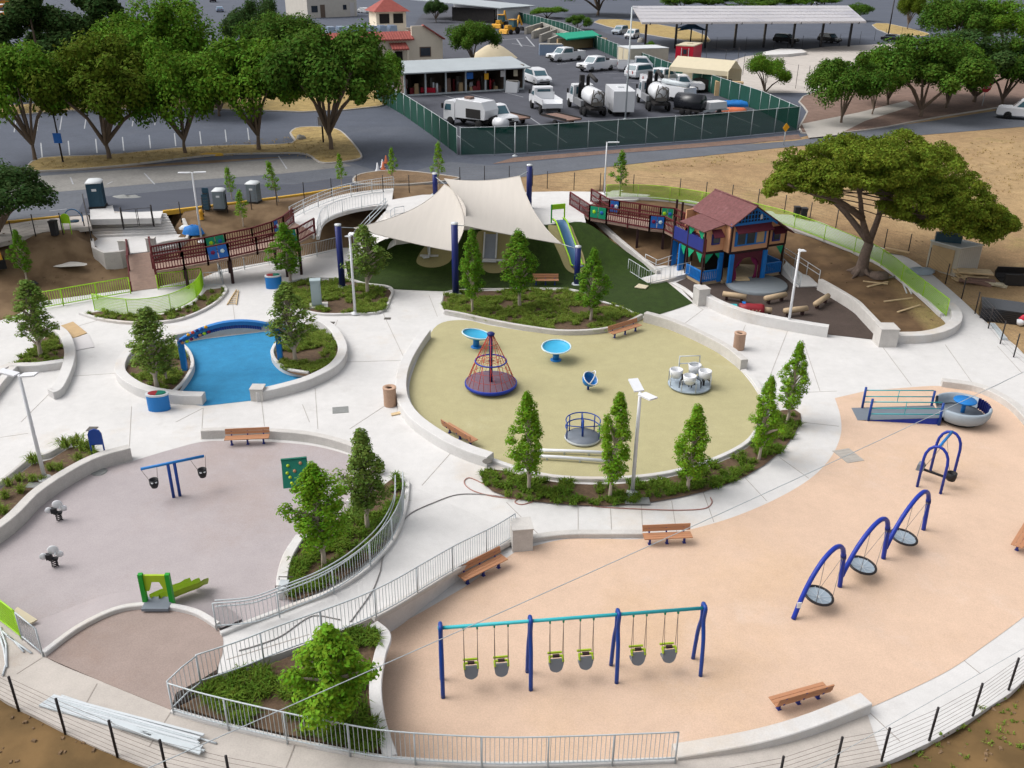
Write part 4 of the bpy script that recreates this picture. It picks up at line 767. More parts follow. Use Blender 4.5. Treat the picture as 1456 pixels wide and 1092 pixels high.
BIG = [ # base px, top row, crown width px, kind, leaf, label, group
 (50,229,36,180,'round','leaf_mid','street tree at the left end of the verge row'),
 (156,227,40,205,'round','leaf_olive','street tree with a yellowish top, second from the left on the verge'),
 (264,219,48,165,'round','leaf_mid','third street tree from the left on the verge'),
 (368,214,36,190,'round','leaf_mid','street tree between the third and the widest one on the verge'),
 (471,214,12,215,'round','leaf_dark','widest street tree on the verge corner by the yard'),
 (-4,334,212,205,'bush','leaf_cold','dark bushy tree cut off by the left picture edge above the bare earth'),
 (70,150,-22,230,'tall','leaf_cold','dark cedar behind the street trees at the top left'),
 (160,140,-36,200,'tall','leaf_cold','second dark cedar at the top left beside the light green tree'),
 (236,150,-24,185,'low','leaf_mid','light green tree at the top left behind the verge row'),
 (312,165,64,130,'low','leaf_dark','tree in the shade behind the third street tree'),
 (405,125,0,140,'low','leaf_dark','dense tree in front of the white building'),
 (368,90,-15,100,'low','leaf_cold','dark tree beside the far road at the top left'),
 (545,150,60,70,'round','leaf_mid','small tree against the wall of the building with tiled roofs'),
 (672,92,20,88,'low','leaf_dark','dark round tree standing behind the equipment shed'),
 (620,32,-5,40,'round','leaf_cold','small dark tree behind the tiled tower'),
 (543,28,4,22,'round','leaf_bright','tiny bright tree on the flat roof side of the building'),
 (850,22,-38,140,'round','leaf_dark','dark tree above the parked cars at the top of the picture'),
 (822,42,16,44,'bush','leaf_dark','rounded shrub behind the sand bays'),
 (778,26,6,70,'bush','leaf_mid','green bank of shrubs beside the far sheds'),
 (925,78,54,20,'bush','leaf_mid','small shrub beside the red trailer'),
 (1088,132,66,78,'bush','leaf_mid','bright bushy tree at the corner of the yard and the court'),
 (1196,176,62,122,'low','leaf_dark','dark round tree left of its neighbours beside the road on the right'),
 (1240,164,58,80,'low','leaf_mid','smaller tree just right of the round tree beside the road'),
 (1308,167,34,180,'low','leaf_dark','large dark tree in the middle of the roadside group'),
 (1262,150,50,110,'low','leaf_dark','tree standing behind the gap of the roadside group'),
 (1345,155,46,120,'low','leaf_mid','tree between the large dark tree and the spreading one by the stop sign'),
 (1384,146,30,185,'low','leaf_cold','very dark spreading tree near the stop sign'),
 (1425,150,44,130,'low','leaf_dark','dark tree behind the stop sign'),
 (1352,78,-18,130,'low','leaf_dark','tree in the car park at the top right'),
 (1425,80,-10,130,'low','leaf_mid','bright tree in the top right corner'),
 (1470,150,60,90,'bush','leaf_mid','green tree cut off by the right picture edge above the pickup'),
 (1290,42,-18,44,'round','leaf_olive','thin tree on the car park island at the top right'),
 (1215,30,0,60,'bush','leaf_dark','shrub row behind the right end of the solar roof'),
 (1050,16,-14,130,'bush','leaf_dark','trees behind the middle of the solar roof'),
 (970,16,-14,90,'bush','leaf_mid','trees behind the left part of the solar roof'),
 (1150,14,-16,100,'bush','leaf_mid','trees behind the right part of the solar roof')]
for i, (bx, by, ty, wpx, kind, leaf, lab) in enumerate(BIG):
    b = G(bx, by) if bx < 0 else P(bx, by, Z1); h = hgt(b, ty); sc = FPX/(Vector(b)-CAM).dot(FW); r = wpx/2/sc; mc, mt = BT[kind][i % len(BT[kind])]
    place_tree(mc, mt, leaf, 'bark', b, r, h, i*1.9, lab, None, name='broadleaf_tree' if leaf != 'leaf_cold' else 'dark_tree')
# the old stone pine on the mound
def pine():
    rg = random.Random(77); b = G(1224,388); t = thing('pine_tree', 'big old umbrella pine leaning over the bare mound on the right', 'pine tree', b); sc = FPX/(b-CAM).dot(FW)
    def W(px, py, dy=0.0):       # a point on the plane through the trunk facing the camera, moved dy away
        d = ray(px, py); k = (b.y+dy-CAM.y)/d.y; return CAM+d*k-b
    L = MB(); f1 = W(1236,345); f2 = W(1252,300,.5)
    L.tube([Vector((-.15,0,-.3)), Vector((0,0,.25)), W(1230,362), f1], [.62,.42,.34,.3], 10)
    for k in range(5): a = k*1.3; L.tube([Vector((math.cos(a)*1.1, math.sin(a)*1.1, -.12)), Vector((math.cos(a)*.5, math.sin(a)*.5, .12)), Vector((0,0,.5))], [.06,.16,.25], 6)
    limb = [[f1, W(1226,310,-.5), W(1222,275,-1), W(1208,240,-1.5)], [f1, f2, W(1258,262,.6), W(1268,225,1)], [f2, W(1290,282,1.5), W(1330,262,2), W(1372,240,2.2)], [f2, W(1275,300,-1), W(1330,312,-2), W(1385,300,-2.3)], [f1, W(1200,300,1.2), W(1165,270,1.8), W(1130,245,2)], [f2, W(1270,270,2.2), W(1300,235,3.5), W(1330,215,4)], [W(1226,310,-.5), W(1190,285,-2), W(1155,275,-3.2), W(1120,262,-3.6)], [f2, W(1300,300,.3), W(1350,290,.2), W(1415,285,0)]]
    for l in limb: L.tube(cr([tuple(q) for q in l], 4), [.2*(1-i/(len(l)*4-2))+.04 for i in range((len(l)-1)*4+1)], 7)
    L.bw('trunk', 'bark_dark', t) if False else L.build('trunk', 'bark_dark', t)
    mb = MB(); tw = MB()
    # crown silhouette in picture coordinates: left lobe, main dome
    def clump(c, r):
        for _ in range(int(150*r/.5)):
            d = Vector((rg.gauss(0,1), rg.gauss(0,1), rg.gauss(0,1)*.8+.25)).normalized(); k = rg.uniform(.45, 1.05); p = c+Vector((d.x*r*k, d.y*r*k, d.z*r*k*.62))
            s = rg.uniform(.06, .115); n = (Vector((d.x, d.y, d.z+.35))+Vector((rg.gauss(0,.4), rg.gauss(0,.4), rg.gauss(0,.4)))).normalized(); leafquad(mb, p, s, n, rg)
    N = 0; from mathutils import noise as NZ
    hub = [(rg.uniform(-1,1), rg.uniform(-1,1)) for _ in range(200)]
    for _ in range(2600):
        px = rg.uniform(1086, 1440); u = (px-1264)/178
        topy = 190+(0 if px > 1150 else (1150-px)*.5)+max(0, px-1320)**1.4*.16+9*NZ.noise(Vector((px*.03, 7, 1))); boty = 284+max(0, px-1200)*.29-max(0, px-1405)*1.1+10*NZ.noise(Vector((px*.04, 3, 2)))
        if px < 1160: boty = 268+(1160-px)*.05+14*NZ.noise(Vector((px*.05, 9, 2)))
        py = rg.uniform(topy+4, boty); v = (py-topy)/max(1, boty-topy)
        dmax = 6.6*math.sqrt(max(.02, 1-u*u)); dy = rg.uniform(-dmax, dmax)
        if v > .7: dy = rg.uniform(-dmax*.9, dmax*.2)
        q = W(px, py, dy); zc = 3.6+4.7*math.sqrt(max(.03, 1-u*u))
        if q.z > zc+.8 or q.z < 1.9+abs(u)*.3: continue
        if NZ.noise(Vector((q.x*.36, q.y*.36, q.z*.75))) < (-.08 if px > 1170 else .05): continue
        if 1190 < px < 1250 and v > .78: continue
        clump(q, rg.uniform(.34, .62)); N += 1
        if N > 1250: break
        if rg.random() < .03: j = rg.choice(limb); e = j[2]; tw.tube([e, e.lerp(q, .6)+Vector((0,0,-.2)), q], [.04,.025,.01], 4, cap=False)
    tw.build('twigs', 'bark_dark', t); mb.build('crown', 'needle', t)
pine()
# ------------------------------------------------------------ play equipment
def heading(a, b): return math.atan2((b-a).y, (b-a).x)
Z0 = .012
# --- bucket swing set: four bents, one beam, six swings
fr = [P(630,992,Z0), P(754,982,Z0), P(876,971,Z0), P(996,961,Z0)]; bk = [None, P(749,955,Z0), P(868,946,Z0), P(983,937,Z0)]
dirv = (fr[3]-fr[0]); sp = dirv.length/3; dirv.normalize(); nrm = Vector((-dirv.y, dirv.x, 0)); depth = sum((bk[i]-fr[i]).dot(nrm) for i in (1,2,3))/3
o_ = fr[0]; HB = 2.3
t = thing('swing_set', 'long blue swing frame with a turquoise beam carrying six bucket swings', 'swing set', o_, math.atan2(dirv.y, dirv.x))
for i in range(4):
    x = i*sp; mb = MB(); m = depth/2
    mb.tube(cr([(x,0,0),(x,.12,1.2),(x,.3,1.85),(x,m-.12,2.34),(x,m,HB+.1)], 5), .065, 8); mb.build('front_leg', 'blue_paint', t)
    MB().tube(cr([(x,depth,0),(x,depth-.12,1.2),(x,depth-.3,1.85),(x,m+.12,2.34),(x,m,HB+.1)], 5), .065, 8).build('rear_leg', 'blue_paint', t)
MB().tube([(-.08,depth/2,HB),(3*sp+.08,depth/2,HB)], .055, 10).build('beam', 'teal', t)
mb = MB()
sw_px = [668,712,791,834,910,954]; sx = []
for px in sw_px:
    best = min((abs(Q(o_+dirv*(k*.02)+nrm*depth/2+Vector((0,0,HB)))[0]-px-1), k*.02) for k in range(int(3*sp/.02))); sx.append(best[1])
for x in sx:
    for dx in (-.2, .2): mb.box((x+dx, depth/2, HB-.07), (.05,.06,.12))
mb.build('hanger', 'panel_green', t)
def bucket_swing():
    r = thing('bucket_swing', 'x', 'swing', (0,0,0), t.rotation_euler.z, 'bucket swings on the turquoise beam')
    s = MB(); prof = [(.215*math.cos(math.pi*k/10)*(1 if k in (0,10) else 1.02), -.42*math.sin(math.pi*k/10)**.75) for k in range(11)]
    M = Matrix.Rotation(math.radians(-14), 3, 'X'); s.ext(prof, -.04, .03, M); s.ext([(x*.92, z*.5-.24) for x, z in prof], .03, .3, M); s.build('seat', 'grey_plastic', r, (0,-.1,.92))
    h = MB().bar((-.22,-.02,.96), (.22,-.02,.96), .05, .055).bar((-.2,-.02,.96), (-.2,-.17,.86), .06, .07).bar((.2,-.02,.96), (.2,-.17,.86), .06, .07).bar((-.22,.2,.9), (.22,.2,.9), .05, .05); h.build('harness', 'slide_lime', r)
    h = MB().box((0,-.04,.99), (.2,.09,.06)); h.build('buckle', 'dark_post', r)
    for d in (-.2, .2): MB().tube([(d,.0,.9),(d,.05,HB-.1)], .008, 4).tube([(d*.98,-.24,.86),(d,.05,HB-.1)], .008, 4).build('chain', 'wire', r)
    return r
bs = bucket_swing(); labs = ['bucket swing at the left end of the turquoise beam','second bucket swing from the left end of the turquoise beam','left bucket swing in the middle bay of the swing frame','right bucket swing in the middle bay of the swing frame','left bucket swing in the right hand bay of the swing frame','bucket swing nearest the right end of the turquoise beam']
for i, x in enumerate(sx):
    p = o_+dirv*x+nrm*(depth/2-.05); r = bs if i == 0 else dup(bs, p); r.location = (p.x, p.y, Z0); r.rotation_euler.z = t.rotation_euler.z; r['label'] = labs[i]
# --- three arches with saucer swings
A = [P(1128,880,Z0), P(1194,834,Z0), P(1256,794,Z0), P(1313,753,Z0)]; t = thing('arch_swing_frame', 'three deep blue arches in a row carrying round saucer swings', 'swing frame', A[0])
tops = [(1180,776),(1245,735),(1305,698)]
for i in range(3):
    a = A[i]; b = A[i+1]; H = 2.35; s0 = a+Vector((0,0,0 if i == 0 else .45)); u = (b-a)
    def q(k, z): return a+u*k+Vector((0,0,z))
    pts = [tuple(s0), tuple(q(.11,.72 if i == 0 else .95)), tuple(q(.25,1.32 if i == 0 else 1.4)), tuple(q(.42,1.76)), tuple(q(.6,1.99)), tuple(q(.75,2.0)), tuple(q(.87,1.78)), tuple(q(.935,1.35)), tuple(q(.965,.8)), tuple(b)]
    m = MB(); pr = cr(pts, 5); m.tube(pr, .085, 8); m.bw('arch', 'blue_deep', t)
    MB().tube([q(.925,1.45), q(.945,1.28)], .1, 8).bw('collar', 'navy', t)
sign = A[0]+Vector((0,0,.55)); MB().box(tuple(sign+(A[1]-A[0]).normalized()*.16+Vector((0,-.075,0))), (.14,.03,.22)).bw('label_plate', 'white_paint', t)
SAU = [(1164,847,'nearest'),(1226,804,'middle'),(1285,764,'farthest')]; first = None
sl_ = ['saucer swing under the nearest of the three blue arches','saucer swing under the middle blue arch','saucer swing under the farthest of the three blue arches']
for i, (px, py, _) in enumerate(SAU):
    c = P(px, py, .5); g = Vector((c.x, c.y, Z0))
    r = thing('saucer_swing', sl_[i], 'swing', g, 0, 'saucer swings under the blue arches'); M = Matrix.Rotation(math.radians(3), 3, 'X') @ Matrix.Rotation(math.radians(7), 3, 'Y')
    R = .47; MB().lathe([(R+.045*math.cos(a), .045*math.sin(a)) for a in np.linspace(0, 2*math.pi, 9)], (0,0,.5), 28, M).build('rim', 'black_steel', r)
    MB().lathe([(0,-.09),(R*.5,-.07),(R*.85,-.03),(R,.0)], (0,0,.5), 28, M).build('seat', 'grey_shell', r)
    mb = MB().lathe([(.05,-.07),(.07,-.065)], (0,0,.51), 12, M)
    for k in range(4):
        a = k*math.pi/4; v = M @ Vector((math.cos(a)*R, math.sin(a)*R, .0)); mb.bar(Vector((0,0,.44)), Vector((0,0,.52))+v*.93, .008, .006); mb.bar(Vector((0,0,.44)), Vector((0,0,.52))-v*.93, .012, .008)
    mb.build('seams', 'galv_white', r)
    u = A[i+1]-A[i]; e1 = A[i]+u*.5+Vector((0,0,1.88))-g; e2 = A[i]+u*.93+Vector((0,0,1.4))-g
    for a, e in ((.6,e2),(-.6,e2),(2.6,e1),(-2.6,e1)): 
        v = M @ Vector((math.cos(a+.55)*R, math.sin(a+.55)*R, 0)); MB().tube([v+Vector((0,0,.5)), e], .009, 4).build('rope', 'hose_grey', r)
# --- double arch with the face to face swing
n1, n2 = P(1304,692,Z0), P(1337,702,Z0); f2 = P(1355,679,Z0); f1 = n1+(f2-n2); t = thing('double_arch_frame', 'pair of blue arches joined by a top bar with a face to face swing', 'swing frame', (n1+f2)/2)
for a, b in ((n1,n2),(f1,f2)):
    u = b-a; H = 2.05; pts = [tuple(a)]+[tuple(a+u*(.5-.5*math.cos(k/8*math.pi))+Vector((0,0,1.35+(H-1.35)*math.sin(k/8*math.pi)))) for k in range(9)]+[tuple(b)]
    MB().tube(pts, .06, 8).bw('arch', 'blue_deep', t)
tp = [(n1+n2)/2+Vector((0,0,2.05)), (f1+f2)/2+Vector((0,0,2.05))]; MB().tube(tp, .06, 8).bw('top_bar', 'bright_blue', t)
c = (tp[0]+tp[1])/2; g = P(1330,690,0); g = Vector((c.x-.1, c.y-.1, Z0)); u = (n2-n1).normalized()
r = thing('face_to_face_swing', 'grey two seat swing hanging under the blue double arch', 'swing', g, heading(n1, n2))
MB().bar((-.55,0,.5), (.6,0,.42), .1, .07).build('bar', 'black_rubber', r); MB().ext([(-.78,.45),(-.5,.45),(-.46,.62),(-.56,.78),(-.74,.74)], -.17, .17).build('seat', 'grey_plastic', r)
MB().lathe([(.0,.36),(.17,.38),(.2,.55),(.2,.72),(.17,.72),(.16,.5),(0,.44)], (.58,0,0), 14).build('toddler_seat', 'black_rubber', r)
for x in (-.5,.5): MB().tube([(x,0,.6),(.05,.3*(1 if x > 0 else -1),2.0)], .01, 4).build('chain', 'wire', r)
# --- ramp and gliding boat
a = P(1230,598,Z0); b = P(1337,604,Z0); ang = heading(a, b); L = (b-a).length; t = thing('accessible_glider', 'grey rounded glider boat with a railed blue and grey ramp', 'glider', a, ang)
W_ = 1.25; MB().prism([(0,0),(L,0),(L,W_),(0,W_)], 0, [.04,.36,.36,.04]).build('ramp_side', 'blue_deep', t)
MB().add([(-.35,-.02,.005),(L,-.02,.385),(L,W_+.02,.385),(-.35,W_+.02,.005),(-.35,-.02,.0),(L,-.02,.365),(L,W_+.02,.365),(-.35,W_+.02,-.01)], [(0,1,2,3),(0,4,5,1),(3,2,6,7)]).build('ramp_deck', 'grey_plastic', t)
for x, y in ((.15,0),(.15,W_),(L-.1,-.05),(L-.1,W_)): MB().tube([(x,y,0),(x,y,1.15)], .06, 8).build('post', 'blue_paint', t)
for y in (0, W_):
    mb = MB()
    for f, z in ((.0,.95),(.0,.62),(.0,.32)): mb.tube([(.2,y,z+.05),(L-.15,y,z+.22)], .028, 5)
    mb.tube([(L*.5,y,.45),(L*.5,y,1.1)], .018, 5).build('rail', 'teal', t)
cx = L+1.05; R = 1.12
MB().lathe([(0,.3),(R*.95,.3),(R*.95,.36),(0,.37)], (cx,W_/2,0), 28).build('deck', 'grey_plastic', t)
for a0, a1, nm in ((-2.55,-.25,'front_shell'),(.55,2.45,'rear_shell')): MB().lathe([(R*.86,.16),(R*1.0,.26),(R*1.12,.5),(R*1.14,.78),(R*1.1,.86),(R*1.03,.84),(R*1.0,.6),(R*.93,.4)], (cx,W_/2,0), 22, arc=(a0,a1)).build('shell', 'grey_shell', t)
MB().lathe([(0,.95),(.5,.95),(.52,.99),(.5,1.02),(0,1.02)], (cx+.1,W_/2+.1,0), 20).tube([(cx+.1,W_/2+.1,.36),(cx+.1,W_/2+.1,.95)], .1, 8).build('steering_table', 'bright_blue', t)
mb = MB()
for k in range(7): aa = -.25+.8*k/6; mb.bar((cx+R*1.02*math.cos(aa), W_/2+R*1.02*math.sin(aa), .36), (cx+R*1.02*math.cos(aa), W_/2+R*1.02*math.sin(aa), .9), .12, .04)
mb.build('gate', 'navy', t); MB().lathe([(R*.75,.03),(R*.8,.16),(0,.2)], (cx,W_/2,0), 24).build('base', 'black_rubber', t)
# --- net spinner
c = P(698,551,Z0); t = thing('net_spinner', 'spinning cone of red climbing net on a round mauve disc', 'net spinner', c); R = 36.5/ (FPX/(c-CAM).dot(FW)); H = hgt(c, 474)
MB().lathe([(0,.12),(R*.9,.12),(R,.22),(R,.3),(R*.97,.33),(0,.33)], n=36).build('disc', 'net_disc', t); MB().lathe([(R*.93,.1),(R*1.02,.2),(R*1.02,.31),(R*.985,.34),(R*.97,.3)], n=36).build('rim', 'blue_deep', t)
MB().lathe([(.3,0),(.3,.14)], n=16).build('bearing', 'black_steel', t); MB().tube([(0,0,.3),(0,0,H)], .09, 10).lathe([(.18,H-.08),(.2,H),(.12,H+.06),(0,H+.07)], n=14).build('mast', 'navy', t)
R2 = R*.6; z2 = H*.5; MB().tube([(R2*math.cos(k*math.pi/16), R2*math.sin(k*math.pi/16), z2) for k in range(32)], .04, 8, closed=True).build('ring', 'blue_deep', t)
mb = MB()
for k in range(12):
    a = k*math.pi/6; d = Vector((math.cos(a), math.sin(a), 0)); mb.tube([d*.1+Vector((0,0,H-.05)), d*R2+Vector((0,0,z2)), d*R*.95+Vector((0,0,.33))], .016, 4)
    d2 = Vector((math.cos(a+math.pi/12), math.sin(a+math.pi/12), 0))
    for f, z in ((.85,.75),(.72,1.15)): pass
    mb.tube([d*R2+Vector((0,0,z2)), d2*R*.95+Vector((0,0,.33))], .011, 4)
    for f in (.35,.7): mb.tube([d*(.1+(R2-.1)*f)+Vector((0,0,H-(H-z2)*f)), Vector((math.cos(a+math.pi/6), math.sin(a+math.pi/6), 0))*(.1+(R2-.1)*f)+Vector((0,0,H-(H-z2)*f))], .011, 4)
    for f in (.35,.7): mb.tube([d*(R2+(R*.95-R2)*f)+Vector((0,0,z2+(.33-z2)*f)), Vector((math.cos(a+math.pi/6), math.sin(a+math.pi/6), 0))*(R2+(R*.95-R2)*f)+Vector((0,0,z2+(.33-z2)*f))], .010, 4)
    mb.tube([Vector((0,0,z2)), d*R2+Vector((0,0,z2))], .012, 4)
mb.tube([(R2*.5*math.cos(k*math.pi/8), R2*.5*math.sin(k*math.pi/8), z2) for k in range(16)], .011, 4, closed=True); mb.build('net', 'rope_red', t)
# --- two sky blue dishes
for px, py, rpx, tilt, lab in ((677,476,20.5,(-.05,.16),'sky blue dish seat tilted to the right behind the net spinner'),(791,494,21,(.1,-.02),'sky blue dish seat standing alone in front of the planted bed')):
    c = P(px, py, .75); g = Vector((c.x, c.y, Z0)); sc = FPX/(c-CAM).dot(FW); R = rpx/sc; t = thing('dish_seat', lab, 'play dish', g); M = Matrix.Rotation(tilt[0], 3, 'X') @ Matrix.Rotation(tilt[1], 3, 'Y')
    MB().lathe([(0,-.12),(R*.5,-.1),(R*.85,-.03),(R*.96,.05),(R*.96,.02),(R*.8,-.1),(R*.4,-.2),(0,-.22)], (0,0,.75), 32, M).build('dish', 'sky_dish', t)
    MB().lathe([(R*.98+.04*math.cos(a), .04+.04*math.sin(a)) for a in np.linspace(0, 2*math.pi, 9)], (0,0,.75), 32, M).build('rim', 'dish_rim', t)
    MB().tube([(0,0,0),(0,0,.58)], .17, 12).lathe([(.3,0),(.3,.04),(.17,.06)], n=14).build('stem', 'bright_blue', t)
# --- small blue spinner cup
c = P(836,554,Z0); t = thing('spinner_cup', 'small blue tilted spinner cup with a white hoop on the olive surface', 'spinner', c); M = Matrix.Rotation(math.radians(30), 3, 'Y') @ Matrix.Rotation(math.radians(25), 3, 'X')
MB().lathe([(0,-.25),(.22,-.2),(.36,0),(.4,.22),(.37,.22),(.32,.0),(.2,-.15),(0,-.18)], (0,0,.5), 20, M).build('cup', 'bright_blue', t); MB().tube([(0,0,0),(0,0,.36)], .06, 8).build('stem', 'blue_paint', t)
MB().lathe([(.4+.03*math.cos(a), .22+.03*math.sin(a)) for a in np.linspace(0, 2*math.pi, 7)], (0,0,.5), 20, M).tube([M @ Vector((0, -.4*math.cos(k*math.pi/10), .22+.45*math.sin(k*math.pi/10)))+Vector((0,0,.5)) for k in range(11)], .03, 6).build('hoop', 'white_paint', t)
# --- flush carousel with moulded seats
c = P(980,549,Z0); sc = FPX/(c-CAM).dot(FW); R = 30.5/sc; t = thing('seat_carousel', 'round grey carousel with white moulded seats and bent steel rails', 'carousel', c, .2)
MB().lathe([(0,.05),(R*.97,.05),(R,.1),(R,.14),(R*.95,.16),(0,.16)], n=36).build('platform', 'grey_shell', t)
for a in (.9, 2.9, -.35, -2.0): 
    M = Matrix.Rotation(a, 3, 'Z'); s = MB(); s.lathe([(.0,.34),(.22,.36),(.3,.5),(.34,.8),(.3,.82),(.26,.56),(.16,.44),(0,.42)], M @ Vector((R*.66,0,.12)), 16, arc=None); s.build('seat', 'white_paint', t)
    MB().tube([M @ Vector((R*.93,-.35,.15)), M @ Vector((R*.93,-.35,.75)), M @ Vector((R*.93,.35,.75)), M @ Vector((R*.93,.35,.15))], .025, 6).build('rail', 'galv_white', t)
MB().tube([(-.3,R*.75,.15),(-.3,R*.8,1.3),(.75,R*.7,1.3),(.75,R*.62,.15)], .035, 6).tube([(-.3,R*.78,.9),(.75,R*.68,.9)], .03, 6).build('tall_rail', 'galv_white', t)
for x, y in ((-.45,-.1),(.15,-.2),(.6,-.35)): 
    MB().tube([(x,y,.15),(x,y,.75)], .06, 8).tube([(x,y,.6),(x-.22,y-.25,.5),(x-.26,y-.3,.16)], .025, 6).tube([(x,y,.6),(x+.22,y-.25,.5),(x+.26,y-.3,.16)], .025, 6).build('footrest', 'black_steel', t)
MB().lathe([(0,.16),(.3,.17),(.26,.24),(0,.28)], n=16).build('hub', 'galv', t)
# --- open railed merry-go-round
c = P(828,624,Z0); sc = FPX/(c-CAM).dot(FW); R = 25/sc; t = thing('merry_go_round', 'small merry-go-round with blue hoop rails and a centre post', 'merry-go-round', c)
MB().lathe([(0,.05),(R*.97,.05),(R,.09),(R,.13),(0,.14)], n=32).build('platform', 'grey_plastic', t); MB().lathe([(R*.985,.04),(R*1.03,.09),(R*.99,.15)], n=32).build('rim', 'galv_white', t)
for z in (.62, .95): MB().tube([(R*.97*math.cos(a), R*.97*math.sin(a), z) for a in np.linspace(-.35, math.pi+.35, 20)], .028, 6).build('rail', 'blue_paint', t)
for a in (-.35, .75, 1.571, 2.4, math.pi+.35): MB().tube([(R*.97*math.cos(a), R*.97*math.sin(a), .1),(R*.97*math.cos(a), R*.97*math.sin(a), .96)], .03, 6).build('post', 'blue_paint', t)
MB().tube([(0,0,.1),(0,0,.95)], .05, 8).tube([(0,0,.93),(0,R*.97,.95)], .025, 6).tube([(0,0,.6),(0,R*.97,.62)], .025, 6).tube([(-R*.95,.1,.62),(0,0,.6),(R*.95,.1,.62)], .025, 6).build('centre_post', 'blue_paint', t)
# --- balance bars
for pts, lab in ((((731,647),(796,650),(872,656)),'lower white balance bar in front of the merry-go-round'),(((768,640),(820,641.5),(872,644)),'upper white balance bar close to the merry-go-round')):
    w = PP(pts, .18); t = thing('balance_bar', lab, 'balance bar', P(*pts[1], 0)); MB().tube(w, .075, 8).bw('bar', 'white_paint', t)
    for q in resample(w, 4): MB().tube([q-Vector((0,0,.18)), q], .05, 6).bw('foot', 'galv', t)
# --- blue arch over the blue surface
a, b = P(263,526,.25), P(399,512,.25); t = thing('spray_arch', 'shallow blue arch with toothed underside and coloured knobs over the blue surface', 'arch', a); za, zb = hgt(a, 485), hgt(b, 466)
for q, z in ((a,za),(b,zb)): MB().bar(q, q+Vector((0,0,z)), .26, .22).bw('post', 'bright_blue', t)
u = b-a; N = 26
def arc(k, dz=0): return a+u*(k)+Vector((0,0,za+(zb-za)*k+0.62*(1-(2*k-1)**2)+dz))
mb = MB()
for i in range(N): mb.bar(arc(i/N), arc((i+1)/N+.004), .3, .2)
mb.bw('span', 'bright_blue', t); mb = MB()
for i in range(7, 36): k = i/42; mb.box(tuple(arc(k, -.19)), (.1,.24,.2))
mb.bw('teeth', 'blue_paint', t); cols = ['indigo','wood_bench','panel_blue','lime','sign_yellow','curtain','rope_red','panel_blue']
for i in range(14):
    k = .01+i*.023; s = (-1 if i % 2 else 1); p = arc(k, -.04+.22*s*(.7 if i > 2 else .4)); MB().lathe([(0,-.09),(.09,-.04),(.09,.04),(0,.09)], tuple(p+Vector((0,-.16,0))), 10).bw('knob', cols[i % 8], t)
# --- T shaped toddler swing
p1, p2 = P(247,707,Z0), P(256,705,Z0); t = thing('toddler_swing_set', 'blue T shaped toddler swing frame with two posts', 'swing frame', p1); H = hgt(p1, 659)
for p in (p1, p2): MB().tube([p, p+Vector((0,0,H))], .065, 8).bw('post', 'blue_paint', t)
cc = (p1+p2)/2; zt = Vector((0,0,H)); 
d = (p2-p1); d.normalize()
def atpx(px): return min((abs(Q(cc+zt+d*(k*.02))[0]-px), k*.02) for k in range(-200, 200))[1]
l, r_ = atpx(200), atpx(290); dd = d
MB().tube([cc+zt+d*l, cc+zt+d*r_], .06, 8).bw('crossbar', 'bright_blue', t)
for px0, px1, sx_, lab in ((203,219,215,'black toddler swing seat hanging left of the T frame'),(272,289,284,'black toddler swing seat hanging right of the T frame')):
    k = (atpx(px0)+atpx(px1))/2; g = cc+d*k; g.z = Z0; s = thing('toddler_swing', lab, 'swing', g, math.atan2(d.y, d.x)); off = atpx(sx_)-k
    MB().lathe([(0,.62),(.12,.64),(.17,.78),(.18,1.0),(.15,1.0),(.13,.8),(0,.72)], (off,0,0), 14).build('seat', 'black_rubber', s); MB().lathe([(.04,-.01),(.05,.03),(0,.03)], (off-.07,-.16,.92), 8).lathe([(.04,-.01),(.05,.03),(0,.03)], (off+.07,-.16,.92), 8).build('leg_hole', 'white_paint', s)
    for q in (-.3,.3): MB().tube([(off+q*.5,0,.98),(q,0,H)], .008, 4).build('chain', 'wire', s)
# --- spring riders
for px, py, lab in ((85,740,'white spring rider nearer the T shaped swing'),(79,806,'white spring rider nearest the lime slide')):
    c = P(px, py, Z0); s = thing('spring_rider', lab, 'spring rider', c, .3, 'spring riders on the lavender surface')
    MB().tube([(.1*math.cos(k*.9), .1*math.sin(k*.9), .02+k*.011) for k in range(30)], .022, 5).build('spring', 'black_steel', s); MB().box((0,0,.36), (.3,.16,.06)).box((-.12,0,.48), (.2,.18,.2)).build('seat', 'black_rubber', s)
    MB().lathe([(0,-.03),(.17,-.03),(.19,0),(.17,.03),(0,.03)], (.05,0,.72), 18, Matrix.Rotation(math.pi/2, 3, 'X')).lathe([(0,-.03),(.11,-.03),(.12,.03),(0,.03)], (.24,0,.52), 14, Matrix.Rotation(math.pi/2, 3, 'X')).lathe([(0,-.03),(.12,-.03),(.13,.03),(0,.03)], (-.3,0,.52), 14, Matrix.Rotation(math.pi/2, 3, 'X')).build('side_panel', 'white_paint', s)
    MB().tube([(.12,-.2,.62),(.12,.2,.62)], .025, 6).build('handle', 'galv', s)
